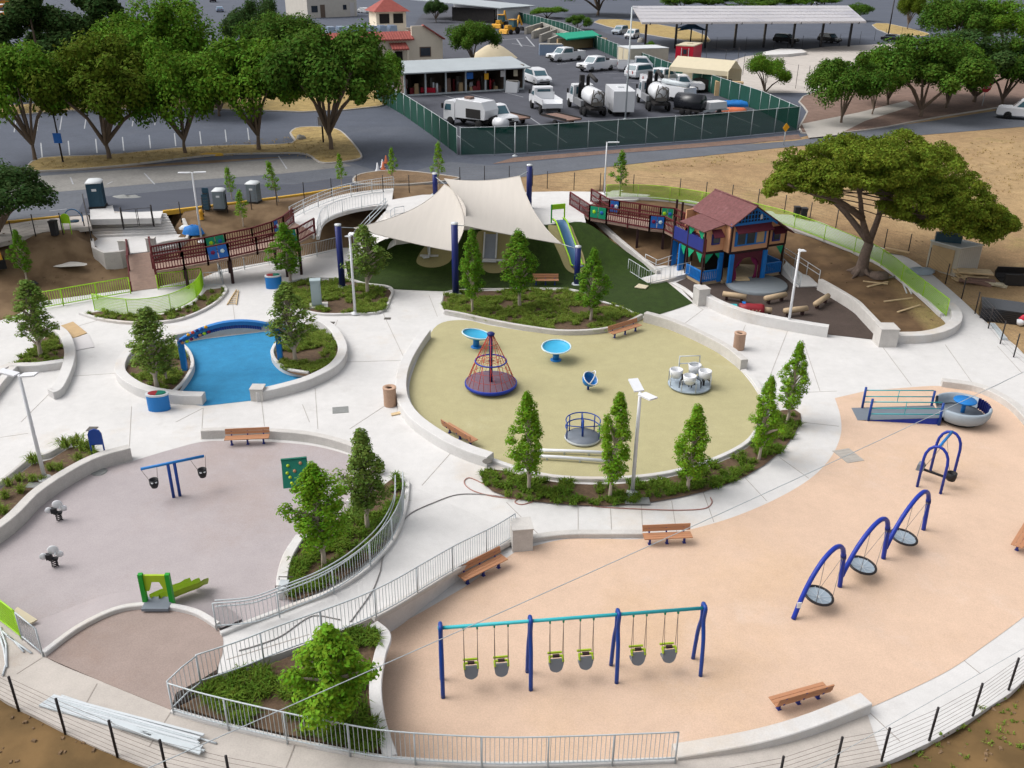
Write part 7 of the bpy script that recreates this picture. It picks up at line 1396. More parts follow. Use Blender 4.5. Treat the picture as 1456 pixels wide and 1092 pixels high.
# tower
MB().box((-5.0,13,3.9), (5.2,4.2,7.8)).build('tower_wall', 'stucco', t)
for x in (-6.2,-3.8): MB().box((x,10.87,6.5), (1.7,.08,1.5)).build('tower_opening', 'dark_inside', t)
MB().add([(-8.2,10.2,7.6),(-1.8,10.2,7.6),(-1.8,15.8,7.6),(-8.2,15.8,7.6),(-5,13,9.8)], [(0,1,4),(1,2,4),(2,3,4),(3,0,4),(3,2,1,0)]).build('tower_roof', 'roof_tile', t)
p0, ah, Lw = frame_at((438,26), (508,23)); t = thing('white_building', 'plain white building with small windows at the top of the picture', 'building', p0, ah); MB().box((Lw/2,6,4), (Lw,12,8)).build('wall', 'stucco_white', t)
for x, w, z, h, m in ((.14,.12,2.2,1.6,'glass_dark'),(.30,.09,1.6,3.2,'shed_wood'),(.75,.07,2.4,1.2,'glass_dark'),(.9,.09,1.8,3.4,'panel_white')): MB().box((x*Lw,-.03,z), (w*Lw,.1,h)).build('window' if h < 2 else 'door', m, t)
MB().box((Lw/2,6,8.1), (Lw+.3,12.3,.25)).build('roof', 'stucco_white', t)
# open equipment shed
p0, ah, Lw = frame_at((575,137), (745,127)); t = thing('equipment_shed', 'long open fronted shed with a pale metal roof full of tools', 'shed', p0, ah); Dp = 5.2
MB().add([(-.5,-.9,2.95),(Lw+.6,-.9,2.95),(Lw+.6,Dp+.2,3.75),(-.5,Dp+.2,3.75),(-.5,-.9,2.8),(Lw+.6,-.9,2.8),(Lw+.6,Dp+.2,3.6),(-.5,Dp+.2,3.6)], [(0,1,2,3),(7,6,5,4),(0,4,5,1),(1,5,6,2),(2,6,7,3),(3,7,4,0)]).build('roof', 'metal_roof', t)
MB().box((Lw/2,Dp,1.75), (Lw,.15,3.5)).box((.08,Dp/2,1.6), (.15,Dp,3.2)).box((Lw-.08,Dp/2,1.6), (.15,Dp,3.2)).build('wall', 'shed_wood', t); n = 7
for i in range(n): MB().box((i*(Lw-.2)/(n-1)+.1,0,1.42), (.2,.2,2.84)).build('post', 'galv', t)
for i in range(1, n-1, 2): MB().box((i*(Lw-.2)/(n-1)+.1,Dp/2,1.5), (.1,Dp-.2,3.0)).build('partition', 'shed_wood', t)
rg = random.Random(9)
for i in range(44):
    x = rg.uniform(.5, Lw-.5); h = rg.uniform(.4, 2.0); MB().box((x, rg.uniform(.5, 3.0), h/2), (rg.uniform(.15,.7), rg.uniform(.2,.6), h), taper=rg.uniform(.6, 1)).build('stored_tool', ('iron_dark','rust_deck','hub','iron_dark','ply','red_dark')[i % 6], t)
MB().box((Lw/2,0,.1), (Lw,.12,.2)).build('sill', 'galv', t)
for x, z, m, lab, w in ((.53,2.15,'panel_blue','blue sign on the shed front',.95),(.67,1.95,'sign_yellow','small yellow sign on the shed front',.6),(.81,2.2,'panel_white','white sign on the shed front',.7),(.92,2.2,'tent_cream','cream sign at the right of the shed front',.6)):
    c = p0+Matrix.Rotation(ah, 3, 'Z') @ Vector((x*Lw,-.16,z)); o = MB().box((0,0,0), (w,.04,.8)).build('shed_sign', m, None, c); o.rotation_euler.z = ah; tag(o, lab, 'sign')
c = P(609,134,Z1); t = thing('gas_cart', 'red welding cart in front of the equipment shed', 'cart', c); MB().box((0,0,.55), (1.9,.6,.6)).build('body', 'red_paint', t); MB().tube([(.7,0,.4),(.7,0,1.5)], .13, 8).tube([(1.15,0,.1),(1.15,0,1.4)], .16, 8).build('bottle', 'galv_white', t)
c = P(728,131,Z1); t = thing('white_tank_cart', 'white wedge shaped bin in front of the right end of the shed', 'bin', c, -.2); MB().ext([(-.8,0),(.8,0),(.95,1.3),(-.7,1.5)], -.6, .6).build('body', 'car_white', t); MB().box((0.1,0,1.45), (1.5,1.1,.08)).build('lid', 'iron_dark', t)
c = P(697,127,Z1); t = thing('gas_bottle', 'red gas bottle standing at the shed front', 'gas bottle', c); MB().lathe([(.15,0),(.16,1.1),(.06,1.3),(.06,1.45),(0,1.45)], n=12).build('bottle', 'red_paint', t)
# far metal shed, sand bays
p0, ah, Lw = frame_at((712,34), (757,30)); t = thing('metal_shed', 'far metal shed with a pale blue roof and a white end wall', 'shed', p0, ah); MB().box((Lw/2,1,1.9), (Lw,.2,3.8)).box((Lw-.1,14,1.9), (.2,26,3.8)).build('wall', 'car_white', t); MB().add([(-.6,-.5,3.8),(Lw+.6,-.5,3.8),(Lw+.6,28,4.8),(-3.0,28,4.8),(-.6,-.5,3.6),(Lw+.6,-.5,3.6),(Lw+.6,28,4.6),(-3.0,28,4.6)], [(0,1,2,3),(7,6,5,4),(0,4,5,1),(1,5,6,2),(3,7,4,0)]).build('roof', 'metal_roof', t); MB().box((0,9,1.7), (.3,14,3.2)).build('dark_side', 'dark_inside', t)
t = thing('storage_bays', 'row of grey concrete block bays for sand at the back of the yard', 'storage bay', P(776,52,Z1)); mb = MB()
for i, (a, b) in enumerate((((747,44),(770,37)),((757,50),(781,42)),((768,55),(791,46)),((780,61),(806,50)))): mb.bar(P(*a, Z1+.7), P(*b, Z1+.7), .5, 1.5)
mb.bar(P(770,36,Z1+.7), P(808,51,Z1+.7), .5, 1.45); mb.bw('block_wall', 'gravel', t)
for a, lab, s, m in (((768,47),'heap of pale sand in the block bays',(2.4,1.6,1.1),'sand'),((783,54),'heap of grey gravel in the lowest block bay',(2.6,1.6,1.2),'gravel'),((702,82),'heap of pale sand behind the shed roof',(4.2,2.6,2.4),'sand')):
    c = P(*a, Z1); o = MB().lathe([(1,0),(.75,.35),(.4,.75),(.12,.98),(0,1)], n=20).build('sand_heap', m, None, c); o.scale = s; tag(o, lab, 'sand heap')
p0, ah, Lw = frame_at((806,73), (862,68)); t = thing('tarp_bay', 'timber bay covered by a bright green rolled tarp', 'storage bay', p0, ah); MB().box((Lw/2,2.6,1.0), (Lw,.3,2.0)).box((Lw,1.3,.9), (.3,2.6,1.8)).build('timber_wall', 'ply', t); MB().add([(.2,.3,2.1),(Lw*.88,.3,2.2),(Lw*.95,3.4,3.0),(.3,3.4,2.9),(.2,.3,2.0),(Lw*.88,.3,2.1),(Lw*.95,3.4,2.9),(.3,3.4,2.8)], [(0,1,2,3),(7,6,5,4),(0,4,5,1),(1,5,6,2),(2,6,7,3),(3,7,4,0)]).tube([(.2,.3,2.08),(Lw*.88,.3,2.18)], .22, 8).build('tarp', 'tarp_teal', t)
t = thing('debris_bin', 'blue grey open skip beside the far white pickup', 'skip', P(783,78,Z1)); MB().box((0,0,.9), (4.2,2.2,1.8), .05).build('body', 'car_blue', t); MB().box((0,0,1.82), (4.0,2.0,.15), .05).build('load', 'gravel', t)
p0, ah, Lw = frame_at((877,92), (895,97)); t = thing('shipping_container', 'pale shipping container standing behind the parked pickups', 'container', p0, ah); MB().box((Lw/2,3.4,1.45), (Lw,6.8,2.9)).build('body', 'container', t); MB().box((Lw*.28,-.03,1.5), (Lw*.3,.06,2.4)).box((Lw*.7,-.03,1.5), (Lw*.3,.06,2.4)).build('door', 'tent_cream', t); MB().box((Lw/2,3.4,2.95), (Lw+.1,6.9,.1)).build('roof', 'porta_roof', t)
p0, ah, Lw = frame_at((956,87), (998,87)); t = thing('red_trailer', 'bright red box trailer with a pale roof beyond the yard fence', 'trailer', P(978,88,Z1), ah-.5); MB().box((0,0,1.6), (3.0,6.2,2.4)).build('body', 'red_paint', t); MB().box((0,0,2.86), (3.1,6.3,.16)).box((0,.5,2.98), (.8,.9,.12)).build('roof', 'tent_cream', t); dr = MB().box((.1,-3.12,1.45), (1.1,.06,2.0)).build('door', 'red_dark', t); MB().box((.1,-3.16,1.9), (.6,.03,.7)).build('pane', 'glass_dark', dr); MB().box((0,0,.35), (2.6,5.6,.2)).build('chassis', 'chassis', t)
for x in (-.5, .72): MB().box((x,-3.14,1.45), (.08,.04,2.1)).build('door_frame', 'car_white', t)
t = thing('cream_tent', 'cream canopy tent at the right end of the parked row', 'tent', P(1000,128,Z1), math.radians(-38)); t.scale = (1.25, 1.25, 1.3); L, w = 7.0, 3.2
for x in (-L/2, L/2):
    for y in (-w/2, w/2): MB().tube([(x,y,0),(x,y,2.2)], .06, 6).build('pole', 'tent_cream', t)
MB().loft([[Vector((x,y,z)) for x in (-L/2,0,L/2)] for y, z in ((-w/2,1.8),(-w/2,2.25),(0,3.2),(w/2,2.25),(w/2,.4))], False).build('canopy', 'tent_cream', t); MB().box((1.0,0,.6), (3.5,2.2,1.2)).build('stored_goods', 'dark_inside', t)
c = P(1035,136,Z1); tag(MB().box((0,0,.9), (3.6,1.2,1.8), -.15).build('plywood_crate', 'ply', None, c), 'plain plywood box in front of the cream tent', 'crate')
def heap(name, lab, px, py, s, m, n=9, cat='heap'):
    rg = random.Random(int(px)); c = P(px, py, Z1) if py < 200 else G(px, py); mb = MB().lathe([(1,0),(.95,.5),(.7,.85),(.3,1.0),(0,1)], n=n); mb.v = [(x*s[0]*(1+rg.uniform(-.15,.15)), y*s[1]*(1+rg.uniform(-.15,.15)), z*s[2]*(1+rg.uniform(-.2,.1))) for x, y, z in mb.v]; tag(mb.build(name, m, None, c), lab, cat)
heap('blue_tarp', 'blue tarpaulin over a heap at the right end of the yard', 1045, 150, (4.0,1.2,.6), 'tarp_blue', 14, 'tarpaulin'); heap('orange_tarp', 'orange tarpaulin beside the blue one in the yard', 1040, 158, (2.0,.7,.45), 'tarp_orange', 12, 'tarpaulin'); heap('blue_tarp', 'dark blue sacks heaped behind the parked white row', 952, 106, (3.2,1.6,1.1), 'tarp_blue', 12, 'heap'); heap('branch_heap', 'brown heap of branches behind the parked pickups', 934, 96, (2.6,1.4,1.2), 'mulch_red', 14, 'heap'); heap('boulder', 'pale boulder between the container and the red trailer', 935, 73, (1.2,1.0,1.2), 'gravel', 9, 'boulder'); heap('boulder', 'boulder beside the first carport post', 911, 60, (.8,.8,.9), 'gravel', 8, 'boulder')
# solar carport
t = thing('solar_carport', 'long white carport roof covered with solar panels', 'carport', P(1075,56,Z1)); F0, F1 = P(913,32,Z1+5.3), P(1232,30.5,Z1+5.3); B0, B1 = P(899,8.5,Z1+6.6), P(1206,8,Z1+6.6)
MB().loft([[F0, F1], [B0, B1]], False).loft([[B0-Vector((0,0,.3)), B1-Vector((0,0,.3))], [F0-Vector((0,0,.3)), F1-Vector((0,0,.3))]], False).loft([[F0-Vector((0,0,.3)), F1-Vector((0,0,.3))], [F0, F1]], False).bw('roof', 'panel_white', t)
mb = MB(); NX, NY = 46, 5
for i in range(NX):
    for j in range(NY):
        a = F0.lerp(F1, (i+.06)/NX); b = F0.lerp(F1, (i+.94)/NX); c_ = B0.lerp(B1, (i+.06)/NX); d_ = B0.lerp(B1, (i+.94)/NX); y0, y1 = (j+.05)/NY, (j+.95)/NY
        q = [a.lerp(c_, y0), b.lerp(d_, y0), b.lerp(d_, y1), a.lerp(c_, y1)]; mb.add([p+Vector((0,0,.05)) for p in q], [(0,1,2,3)])
mb.bw('solar_panel', 'solar_sheen', t)
for i in range(8):
    q = F0.lerp(F1, .035+i*.133); e = B0.lerp(B1, .035+i*.133); m_ = q.lerp(e, .3); MB().box((m_.x, m_.y, (Z1+m_.z)/2-.1), (.4,.4,m_.z-Z1)).bw('column', 'car_black', t); MB().bar(q-Vector((0,0,.25)), e-Vector((0,0,.25)), .25, .35).bw('beam', 'car_black', t)
c = P(981,66,Z1); t = thing('shade_umbrella', 'blue square shade canopy beside the red trailer', 'shade canopy', c); MB().add([(-3.2,-2.4,3.0),(3.2,-2.4,3.0),(3.2,2.4,3.0),(-3.2,2.4,3.0),(0,0,4.4)]+[(0,-1.6,3.4),(2.0,0,3.4),(0,1.6,3.4),(-2.0,0,3.4)], [(0,5,4),(5,1,4),(1,6,4),(6,2,4),(2,7,4),(7,3,4),(3,8,4),(8,0,4)]).build('canopy', 'umbrella_blue', t); MB().tube([(0,0,0),(0,0,4.3)], .14, 8).build('post', 'car_black', t)
for x in (-2.6, 2.6): MB().tube([(x,1.8,0),(x,1.8,3.0)], .09, 6).build('post', 'car_black', t)
wire_fence('tall black fence round the pale court beyond the yard', [P(x, y, Z1) for x, y in ((1003,93),(1030,100),(1048,97),(1056,107),(1090,118),(1131,126),(1147,128))], 3.2, 4); wire_fence('tall black fence between the court and the solar carport', [P(x, y, Z1) for x, y in ((1018,72),(1042,72),(1060,71),(1100,69),(1120,68),(1140,69),(1170,68),(1193,66),(1222,62),(1243,58),(1258,58),(1281,54))], 2.4, 4)
t = thing('yellow_road_sign', 'small yellow road sign on a post beside the road', 'road sign', P(1114,207,Z1)); h = hgt(P(1114,207,Z1), 176); MB().tube([(0,0,0),(0,0,h)], .045, 6).build('post', 'galv', t); MB().box((0,-.05,h-.35), (.62,.03,.62), M=Matrix.Rotation(.5, 3, 'Z') @ Matrix.Rotation(math.pi/4, 3, 'Y')).build('plate', 'sign_yellow', t)
t = thing('stop_sign', 'red stop sign on a post under the dark roadside trees', 'road sign', P(1396,152,Z1)); MB().tube([(0,0,0),(0,0,2.3)], .05, 6).build('post', 'galv', t); oc = [(.62*math.cos(math.pi/8+k*math.pi/4), 2.35+.62*math.sin(math.pi/8+k*math.pi/4)) for k in range(8)]; MB().ext(oc, -.1, -.06).build('plate', 'stop_red', t); MB().ext([(.54*math.cos(math.pi/8+k*math.pi/4), 2.35+.54*math.sin(math.pi/8+k*math.pi/4)) for k in range(8)], -.112, -.1).build('plate_border', 'stop_red', t)
def text_on(par, s, size, loc, m, name='lettering', rx=math.pi/2):
    cu = bpy.data.curves.new('txt', 'FONT'); cu.body = s; cu.size = size; cu.align_x = 'CENTER'; cu.align_y = 'CENTER'; cu.extrude = .006; o = bpy.data.objects.new('txt', cu); COL.objects.link(o); bpy.context.view_layer.update()
    me = bpy.data.meshes.new_from_object(o.evaluated_get(bpy.context.evaluated_depsgraph_get())); bpy.data.objects.remove(o); q = bpy.data.objects.new(name, me); COL.objects.link(q); q.data.materials.append(MATS[m]); q.parent = par; q.location = loc; q.rotation_euler = (rx,0,0)
text_on(t, 'STOP', .42, (0,-.125,2.35), 'white_paint')
# portable toilets on the street
def porta(label, px, py, z, rz, m='porta_blue', k=.9):
    c = P(px, py, z); t = thing('portable_toilet', label, 'portable toilet', c, rz); t.scale = (k+.05, k+.05, k-.03); MB().box((0,0,.08), (1.2,1.2,.16)).build('skid', 'chassis', t); MB().box((0,0,1.12), (1.1,1.1,1.95), taper=.97).build('cabin', m, t); MB().box((0,-.56,1.05), (.72,.04,1.75)).build('door', m, t); MB().box((.0,-.59,1.55), (.34,.02,.2)).build('door_sign', 'white_paint', t); MB().lathe([(.82,2.08),(.8,2.16),(.6,2.3),(.3,2.38),(0,2.4)], n=4, M=Matrix.Rotation(math.pi/4, 3, 'Z')).build('roof', 'porta_roof', t)
    m_ = MB()
    for k in range(4): m_.box((.561,-.36+.24*k,1.1), (.03,.06,1.6))
    m_.build('rib_panel', m, t); m_ = MB()
    for k in range(4): m_.box((-.561,-.36+.24*k,1.1), (.03,.06,1.6))
    m_.build('rib_panel', m, t)
porta('dark blue portable toilet at the top of the concrete stairs', 140, 294, 2.53, .25); porta('grey portable toilet beside the hand wash stand on the street', 314, 297, 2.53, .05, 'porta_grey', .68); porta('grey portable toilet right of the sapling on the street', 362, 287, 2.53, -.15, 'porta_grey', .7)
c = P(294,297,2.53); t = thing('hand_wash_stand', 'slim dark blue hand wash stand beside the portable toilet', 'hand wash stand', c); MB().box((0,0,.55), (.5,.5,1.1), taper=.9).build('tank', 'porta_blue', t); MB().box((0,.18,1.3), (.45,.12,.4)).build('back_panel', 'porta_blue', t); MB().lathe([(0,1.12),(.2,1.12),(.2,1.16),(.14,1.12)], n=14).build('basin', 'black_rubber', t)
# ------------------------------------------------------------ hoses, wires, stock and site litter
def hose(label, px, m, z=.02, r=.022, name='garden_hose', cat='hose'):
    p = [G(a, b, r) for a, b in cr(px, 6)]; tag(MB().tube(p, r, 6).solo(name, m, p[0]), label, cat)
hose('long grey brown hose running along the lower ramp from the hose coils', [(1010,708),(1012,716),(1000,724),(960,726),(900,724),(850,721),(820,715)], 'hose'); hose('pinkish hose looping over the paving left of the columnar trees', [(690,690),(668,680),(660,687),(672,698),(700,706),(735,710),(760,712),(742,718),(732,714),(745,709),(790,710)], 'hose')
hose('grey hose winding down the lower ramp', [(735,710),(690,704),(650,704),(615,716),(585,730),(572,745),(560,770),(545,792),(541,812)], 'hose_grey'); hose('grey hose lying across the ramp beside the outer railing', [(541,812),(530,840),(512,866),(498,885)], 'hose_grey'); hose('grey hose on the lower end of the ramp behind the fenced planter', [(484,882),(450,876),(430,884),(400,905),(370,917),(340,926)], 'hose_grey')
def wirespan(label, a, b, za, zb, sag, r=.014):
    p, q = P(*a, za), P(*b, zb); tag(MB().tube([p.lerp(q, k/20)-Vector((0,0,sag*4*(k/20)*(1-k/20))) for k in range(21)], r, 4).solo('overhead_wire', 'galv', p), label, 'wire')
wirespan('thin overhead wire crossing the picture from the right edge to the lower left', (1600,458), (60,1158), 7.0, 7.0, .25); wirespan('thin wire crossing the lower right corner above the fence', (1640,815), (1000,1180), 3.0, 3.0, .05, .008)
def stock(name, label, cat, items, m, z=None):
    """long thin pieces lying together: one thing, each piece a part"""
    w = [[(G(*q[:2], q[2] if len(q) > 2 else .04)) for q in it] for it in items]; t = thing(name, label, cat, w[0][0])
    for it in w: MB().tube(it, .03, 6).bw('tube', m, t)
stock('rail_stock', 'bent white rail tubes lying at the left edge of the lower path', 'tubes', [[(0,905),(6,925),(9,945),(4,962)],[(0,892),(9,918),(10,950)],[(2,898),(20,912),(34,928)],[(10,905),(28,918),(45,930)]], 'galv_white')
t = thing('railing_panel_stack', 'stack of spare galvanised railing lengths lying along the bottom left fence', 'railing stack', G(170,1030)); rg = random.Random(2)
for k in range(9):
    o = k*.9; a, b = G(57+k*2.5, 1004-k*1.2, .04+.012*k), G(282+rg.uniform(-14,10), 1068-k*2.2+rg.uniform(-2,2), .04+.012*k); MB().bar(a, b, .07, .05).bw('rail_length', 'galv_white' if k % 3 else 'galv', t)
for k in range(3): a, b = G(160+k*3, 1030+k*3, .15), G(286, 1072+k*2.5, .15); MB().bar(a, b, .09, .05).bw('rail_length', 'galv', t)
hose('long white tube lying along the lower path above the spare railings', [(88,990),(180,1020),(308,1058)], 'galv_white', r=.03, name='white_tube', cat='tube')
t = thing('wooden_ladder', 'wooden ladder lying on the paving near the crescent bed', 'ladder', P(326,424,.03)); a, b, c_, d = P(323,433,.05), P(336,412,.05), P(336,433,.05), P(339,413,.05); MB().bar(a, b, .05, .08).bar(c_, d, .05, .08).bw('rail', 'wood_pale', t); m = MB()
for k in range(8): m.bar(a.lerp(b, .06+k*.125), c_.lerp(d, .06+k*.125), .05, .04)
m.bw('rung', 'wood_pale', t)
def board(label, pts, z, m='wood_pale', th=.03, name='board', cat='board'):
    w = [G(*p, z) for p in pts]; zz = sum(p.z for p in w)/len(w); tag(MB().prism([(p.x, p.y) for p in w], zz-.02, zz+th).solo(name, m, w[0]), label, cat)
board('white sheet lying on the paving right of the far left planter', [(103,482),(126,476),(134,494),(108,499)], .01, 'panel_white', name='white_sheet', cat='sheet'); board('tan plywood strip lying on the paving above the white sheet', [(86,464),(104,458),(124,474),(102,482)], .01, 'ply'); board('short tan plank leaning near the pebbled bin', [(556,589),(574,585),(575,588),(557,592)], .03, 'wood_pale'); board('pale cardboard sheets at the left edge of the lavender surface', [(20,882),(28,874),(56,892),(46,898)], .3, 'tent_cream', name='cardboard', cat='cardboard'); board('tan scrap panel at the bottom of the playhouse ramp', [(902,410),(908,405),(922,408),(918,412)], .06, 'tent_cream')
def lumber(label, a, b, w=.12, m='wood_pale', z=.06): p, q = G(*a, z), G(*b, z); tag(MB().bar(p, q, w, .06).solo('timber', m, p), label, 'timber')
lumber('pale timber lying on the mound below the pine, upper of two crossed', (1227,401), (1262,405)); lumber('pale timber crossing the other below the pine', (1233,409), (1262,402)); lumber('pale timber lying in the middle of the mound', (1257,430), (1297,425)); lumber('pale timber lying lowest on the mound', (1276,445), (1308,435)); lumber('thin white stake lying left on the mound', (1284,405), (1289,418), .07, 'white_paint'); lumber('thin white stake lying right of the other stake', (1290,408), (1296,419), .07, 'white_paint'); lumber('greyish timber beside the pine roots', (1257,397), (1274,394), .1, 'hose_grey')
heap('root_heap', 'small grey heap of roots at the foot of the pine', 1250, 395, (.7,.4,.45), 'bark_dark', 9, 'heap')
# pallets, container and stock outside the right fence
a, b, d = G(1357,394), G(1388,387), G(1316,379); t = thing('storage_container', 'ribbed pale storage container under the pine outside the fence', 'container', a); a0 = Vector((0,0,0)); b = b-a; d = d-a; b.z = d.z = 0
MB().prism([a0, b, b+d, d], -.1, 1.95).build('body', 'container', t); MB().prism([a0-b*.02-d*.02, b*1.02-d*.02, (b+d)*1.02, d*1.02-b*.02], 1.951, 2.03).build('roof', 'porta_roof', t); m = MB(); nn = Vector((b.y, -b.x, 0)).normalized()
for k in range(11): m.bar(b*((k+.5)/11)+nn*.02+Vector((0,0,.05)), b*((k+.5)/11)+nn*.02+Vector((0,0,1.9)), b.length/22, .06)
m.build('corrugation', 'stucco_white', t); MB().bar(d*.15+b*-.02+Vector((0,0,.95)), d*.9+b*-.02+Vector((0,0,.95)), .04, 1.6).build('side_panel', 'ply', t)
c = a+d*.7+b*.35+Vector((0,0,2.031)); tag(MB().box((0,0,.25), (1.6,.7,.5), -.35).box((0,0,.53), (1.2,.5,.06), -.35).build('blue_crate_stack', 'porta_blue', None, c), 'dark blue crate lying on the storage container roof', 'crate')
def pile(label, px, py, L, W, n, m, rz, name='lumber_pile', th=.08, cat='lumber pile'):
    c = G(px, py); t = thing(name, label, cat, c, rz); rg = random.Random(px)
    for k in range(n): MB().box((rg.uniform(-.15,.15)*L, rg.uniform(-.3,.3)*W, th*(k+.5)), (L*rg.uniform(.6,1), W*rg.uniform(.3,.7), th), rg.uniform(-.35,.35)).build('plank', m, t)
pile('pile of pale planks and sheets in front of the storage container', 1376, 396, 2.4, 1.6, 8, 'wood_pale', .1); pile('small pile of pale boards right of the plank pile', 1415, 407, 1.3, .8, 3, 'tent_cream', -.5); pile('scrap timber lying below the plank pile', 1393, 404, 2.2, .9, 4, 'rust_deck', -.4); pile('yellowish timber rolls beside the upper end of the lime fence', 1276, 362, 2.0, .5, 4, 'ply', -.5)
heap('grey_sacks', 'heap of grey blue sacks beside the lime fence', 1307, 388, (1.0,.45,.4), 'grey_shell', 12, 'sacks')
c = G(1425,452); t = thing('fence_panel_stack', 'tall black stack of fence panels outside the right fence', 'panel stack', c, -.42)
for k in range(7): MB().box((0,0,.06+.12*k), (2.6-.02*(k % 2),2.0,.1)).build('panel', 'car_black', t)
p, q = G(1410,462,.08), G(1428,484,.08); tag(MB().bar(p, q, .3, .12).solo('metal_beam', 'galv', p), 'grey metal beam lying below the black panel stack', 'beam')
c = G(1440,400); t = thing('digger_bucket', 'dark metal digger bucket lying outside the right fence', 'bucket', c, -.1); MB().ext([(-.9,0),(.6,0),(.9,.35),(.6,.8),(.5,.8),(.7,.35),(.5,.1),(-.6,.1),(-.85,.75),(-.95,.75)], -.9, .9, Matrix.Rotation(math.pi/2, 3, 'Z')).build('shell', 'chassis', t)
t = thing('pink_flowers', 'pink and white flag bundle at the right edge beside the fence', 'bundle', G(1453,462)); MB().lathe([(0,0),(.28,.15),(.32,.45),(.15,.7),(0,.75)], n=9).build('bundle', 'red_paint', t); MB().lathe([(0,.0),(.2,.1),(.25,.35),(0,.45)], (-.2,-.15,0), 8).build('wrapping', 'white_paint', t)
for px, py, lab in ((1132,308,'black waste bin left of the pair behind the lime ramp fence'),(1142,310,'black waste bin right of the pair behind the lime ramp fence'),(79,335,'black waste bin on the sidewalk left of the concrete stairs')):
    c = G(px, py); t = thing('waste_bin', lab, 'waste bin', c); t.scale = (.62, .62, .68 if px > 900 else .9); MB().box((0,0,.55), (.6,.65,1.0), taper=1.12).build('body', 'black_rubber', t); MB().box((0,0,1.1), (.74,.8,.1)).build('lid', 'black_steel', t)
# left side site things
t = thing('lime_stand', 'lime green stand with a round board on the left sidewalk', 'stand', G(97,333)); MB().ext([(-.3,.75),(.3,.75),(.3,1.15),(.2,1.35),(0,1.42),(-.2,1.35),(-.3,1.15)], -.03, .03).build('board', 'lime', t)
for x in (-.25,.25): MB().tube([(x,0,0),(x,0,.8)], .03, 6).build('leg', 'lime', t)
t = thing('blue_hoop_rack', 'light blue hoop with a dark disc on the left sidewalk', 'rack', G(107,322)); MB().tube([(.6*math.cos(a), 0, .55+.65*math.sin(a)) for a in np.linspace(-.3, math.pi+.3, 16)], .04, 6).build('hoop', 'umbrella_blue', t); MB().lathe([(0,.4),(.32,.4),(.32,.46),(0,.48)], (.1,-.2,0), 14).build('disc', 'porta_blue', t)
t = thing('mini_excavator', 'yellow mini excavator cut off by the left picture edge', 'excavator', G(-12,380), 2.2); MB().box((0,0,.3), (1.9,1.5,.55)).build('track', 'tyre', t); MB().box((0,0,.95), (1.6,1.3,.7), taper=.9).build('body', 'machine_yellow', t); MB().box((-.3,0,1.7), (.9,1.0,.9), taper=.9).build('cab', 'car_black', t); MB().bar((.8,0,1.0), (1.6,0,2.1), .2,.25).bar((1.6,0,2.1), (2.3,0,.7), .18,.2).build('boom', 'machine_yellow', t); MB().ext([(2.1,.2),(2.7,.25),(2.6,.8),(2.3,.8)], -.3, .3).build('bucket', 'chassis', t)
heap('blue_tarp', 'blue tarpaulin bundle beside the T shaped lamp', 275, 332, (.75,.5,.6), 'tarp_blue', 10, 'tarpaulin'); heap('red_bag', 'red bag lying beside the concrete stairs', 246, 318, (.7,.3,.25), 'red_paint', 9, 'bag'); heap('grey_bags', 'grey white bags beside the blue tarpaulin', 268, 326, (.7,.3,.3), 'porta_roof', 9, 'bags'); heap('yard_scrap', 'heap of grey scrap above the concrete stairs', 184, 288, (1.6,.7,.55), 'iron', 10, 'scrap'); heap('pale_rubble', 'pale streak of sand on the brown earth left of the stairs', 92, 376, (1.5,.5,.05), 'stucco_white', 12, 'sand')
lumber('black pallet on the earth behind the left lime railing', (38,405), (52,403), .9, 'black_rubber', .1)
hose('red and white cone strip standing at the street edge', [(220,292),(222,299)], 'red_paint', r=.09, name='red_marker', cat='marker')
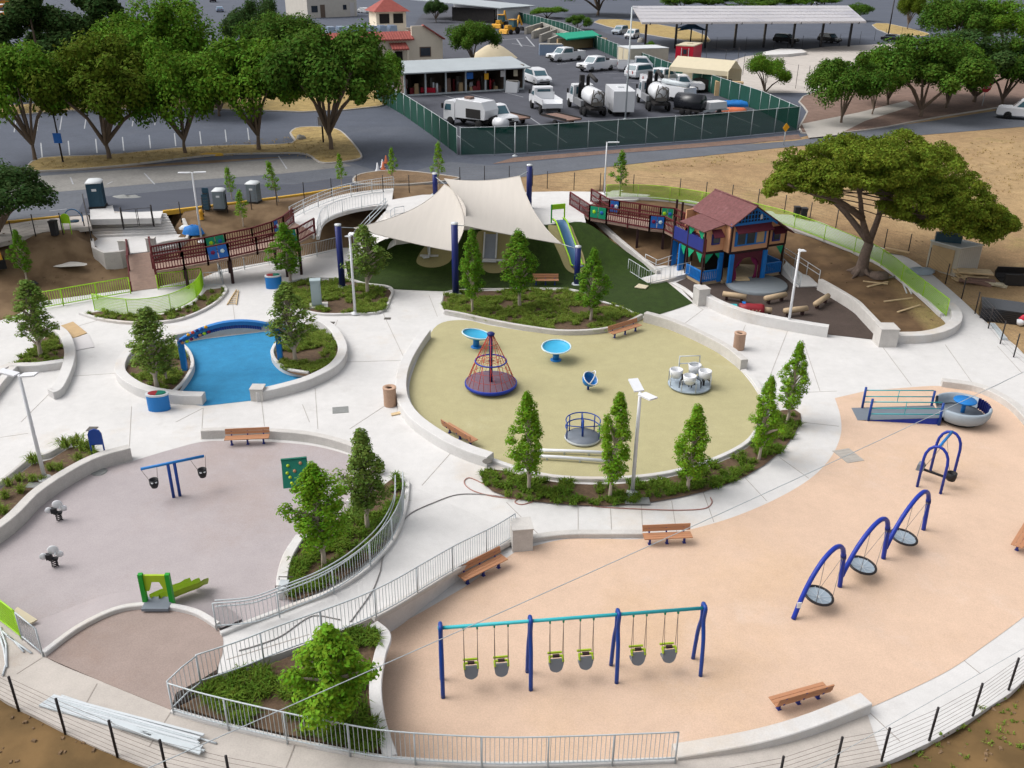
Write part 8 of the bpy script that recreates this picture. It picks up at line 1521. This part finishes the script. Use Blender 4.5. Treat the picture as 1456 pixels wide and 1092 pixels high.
for px, py, lab in ((719,232,'orange cone lying on the street behind the roadside bed'),(714,238,'white cone beside the orange one on the street'),(545,241,'orange and white barrier pieces on the street'),(537,243,'white bag on the street by the roadside bed')):
    c = P(px if px < 600 else px-170, py, Z1+.02); t = thing('traffic_cone', lab, 'cone', c); MB().box((0,0,.03), (.42,.42,.06)).build('foot', 'white_paint' if 'white' in lab[:6] else 'tarp_orange', t); MB().lathe([(.17,.06),(.04,.7),(0,.7)], n=12).build('body', 'white_paint' if lab.startswith('white') else 'tarp_orange', t)
t = thing('yellow_hydrant', 'small yellow hydrant beside the street sidewalk', 'hydrant', G(287,312)); MB().lathe([(.16,0),(.14,.1),(.12,.5),(.16,.55),(.1,.72),(0,.76)], n=12).tube([(-.2,0,.42),(.2,0,.42)], .06, 8).build('body', 'machine_yellow', t)
heap('yellow_mats', 'yellow mats lying on the verge under the third street tree', 303, 221, (1.2,.35,.25), 'kerb_yellow', 8, 'mats'); heap('stump', 'grey stump on the verge corner', 428, 199, (.5,.5,.5), 'gravel', 10, 'stump')
c = P(403,832,.35); t = thing('seat_wall_bracket', 'small steel bracket on the seat wall beside the two tree bed', 'bracket', c); MB().box((0,0,.02), (.3,.5,.04)).build('plate', 'galv', t); MB().tube([(-.2,-.25,.04),(-.2,-.25,.16),(.3,-.25,.16)], .02, 5).tube([(-.2,.25,.04),(-.2,.25,.16),(.3,.25,.16)], .02, 5).build('bar', 'iron_dark', t)
def litter():
    rg = random.Random(8); mb = MB(); PLW = PP(PLAZA)
    for _ in range(420):
        px, py = rg.choice([(rg.uniform(930,1456), rg.uniform(215,300)), (rg.uniform(0,420), rg.uniform(315,410)), (rg.uniform(1240,1456), rg.uniform(940,1092)), (rg.uniform(0,250), rg.uniform(1000,1092)), (rg.uniform(1130,1340), rg.uniform(340,470))])
        c = G(px, py); 
        if inside((c.x, c.y), PLW) or abs(c.z-1.0) < .04: continue
        s = rg.uniform(.03, .11); mb.box((c.x, c.y, c.z), (s*1.6, s, s*.8), rg.uniform(0, 3), taper=.6)
    tag(mb.solo('stones', 'dirt_brown'), 'small stones and clods scattered over the bare earth', 'stones', kind='stuff')
litter()

strip('gravel_track', [(1395,300),(1430,312),(1500,340)], [(1390,308),(1425,325),(1500,362)], 'gravel', n=24, dz=.03, castit=False)
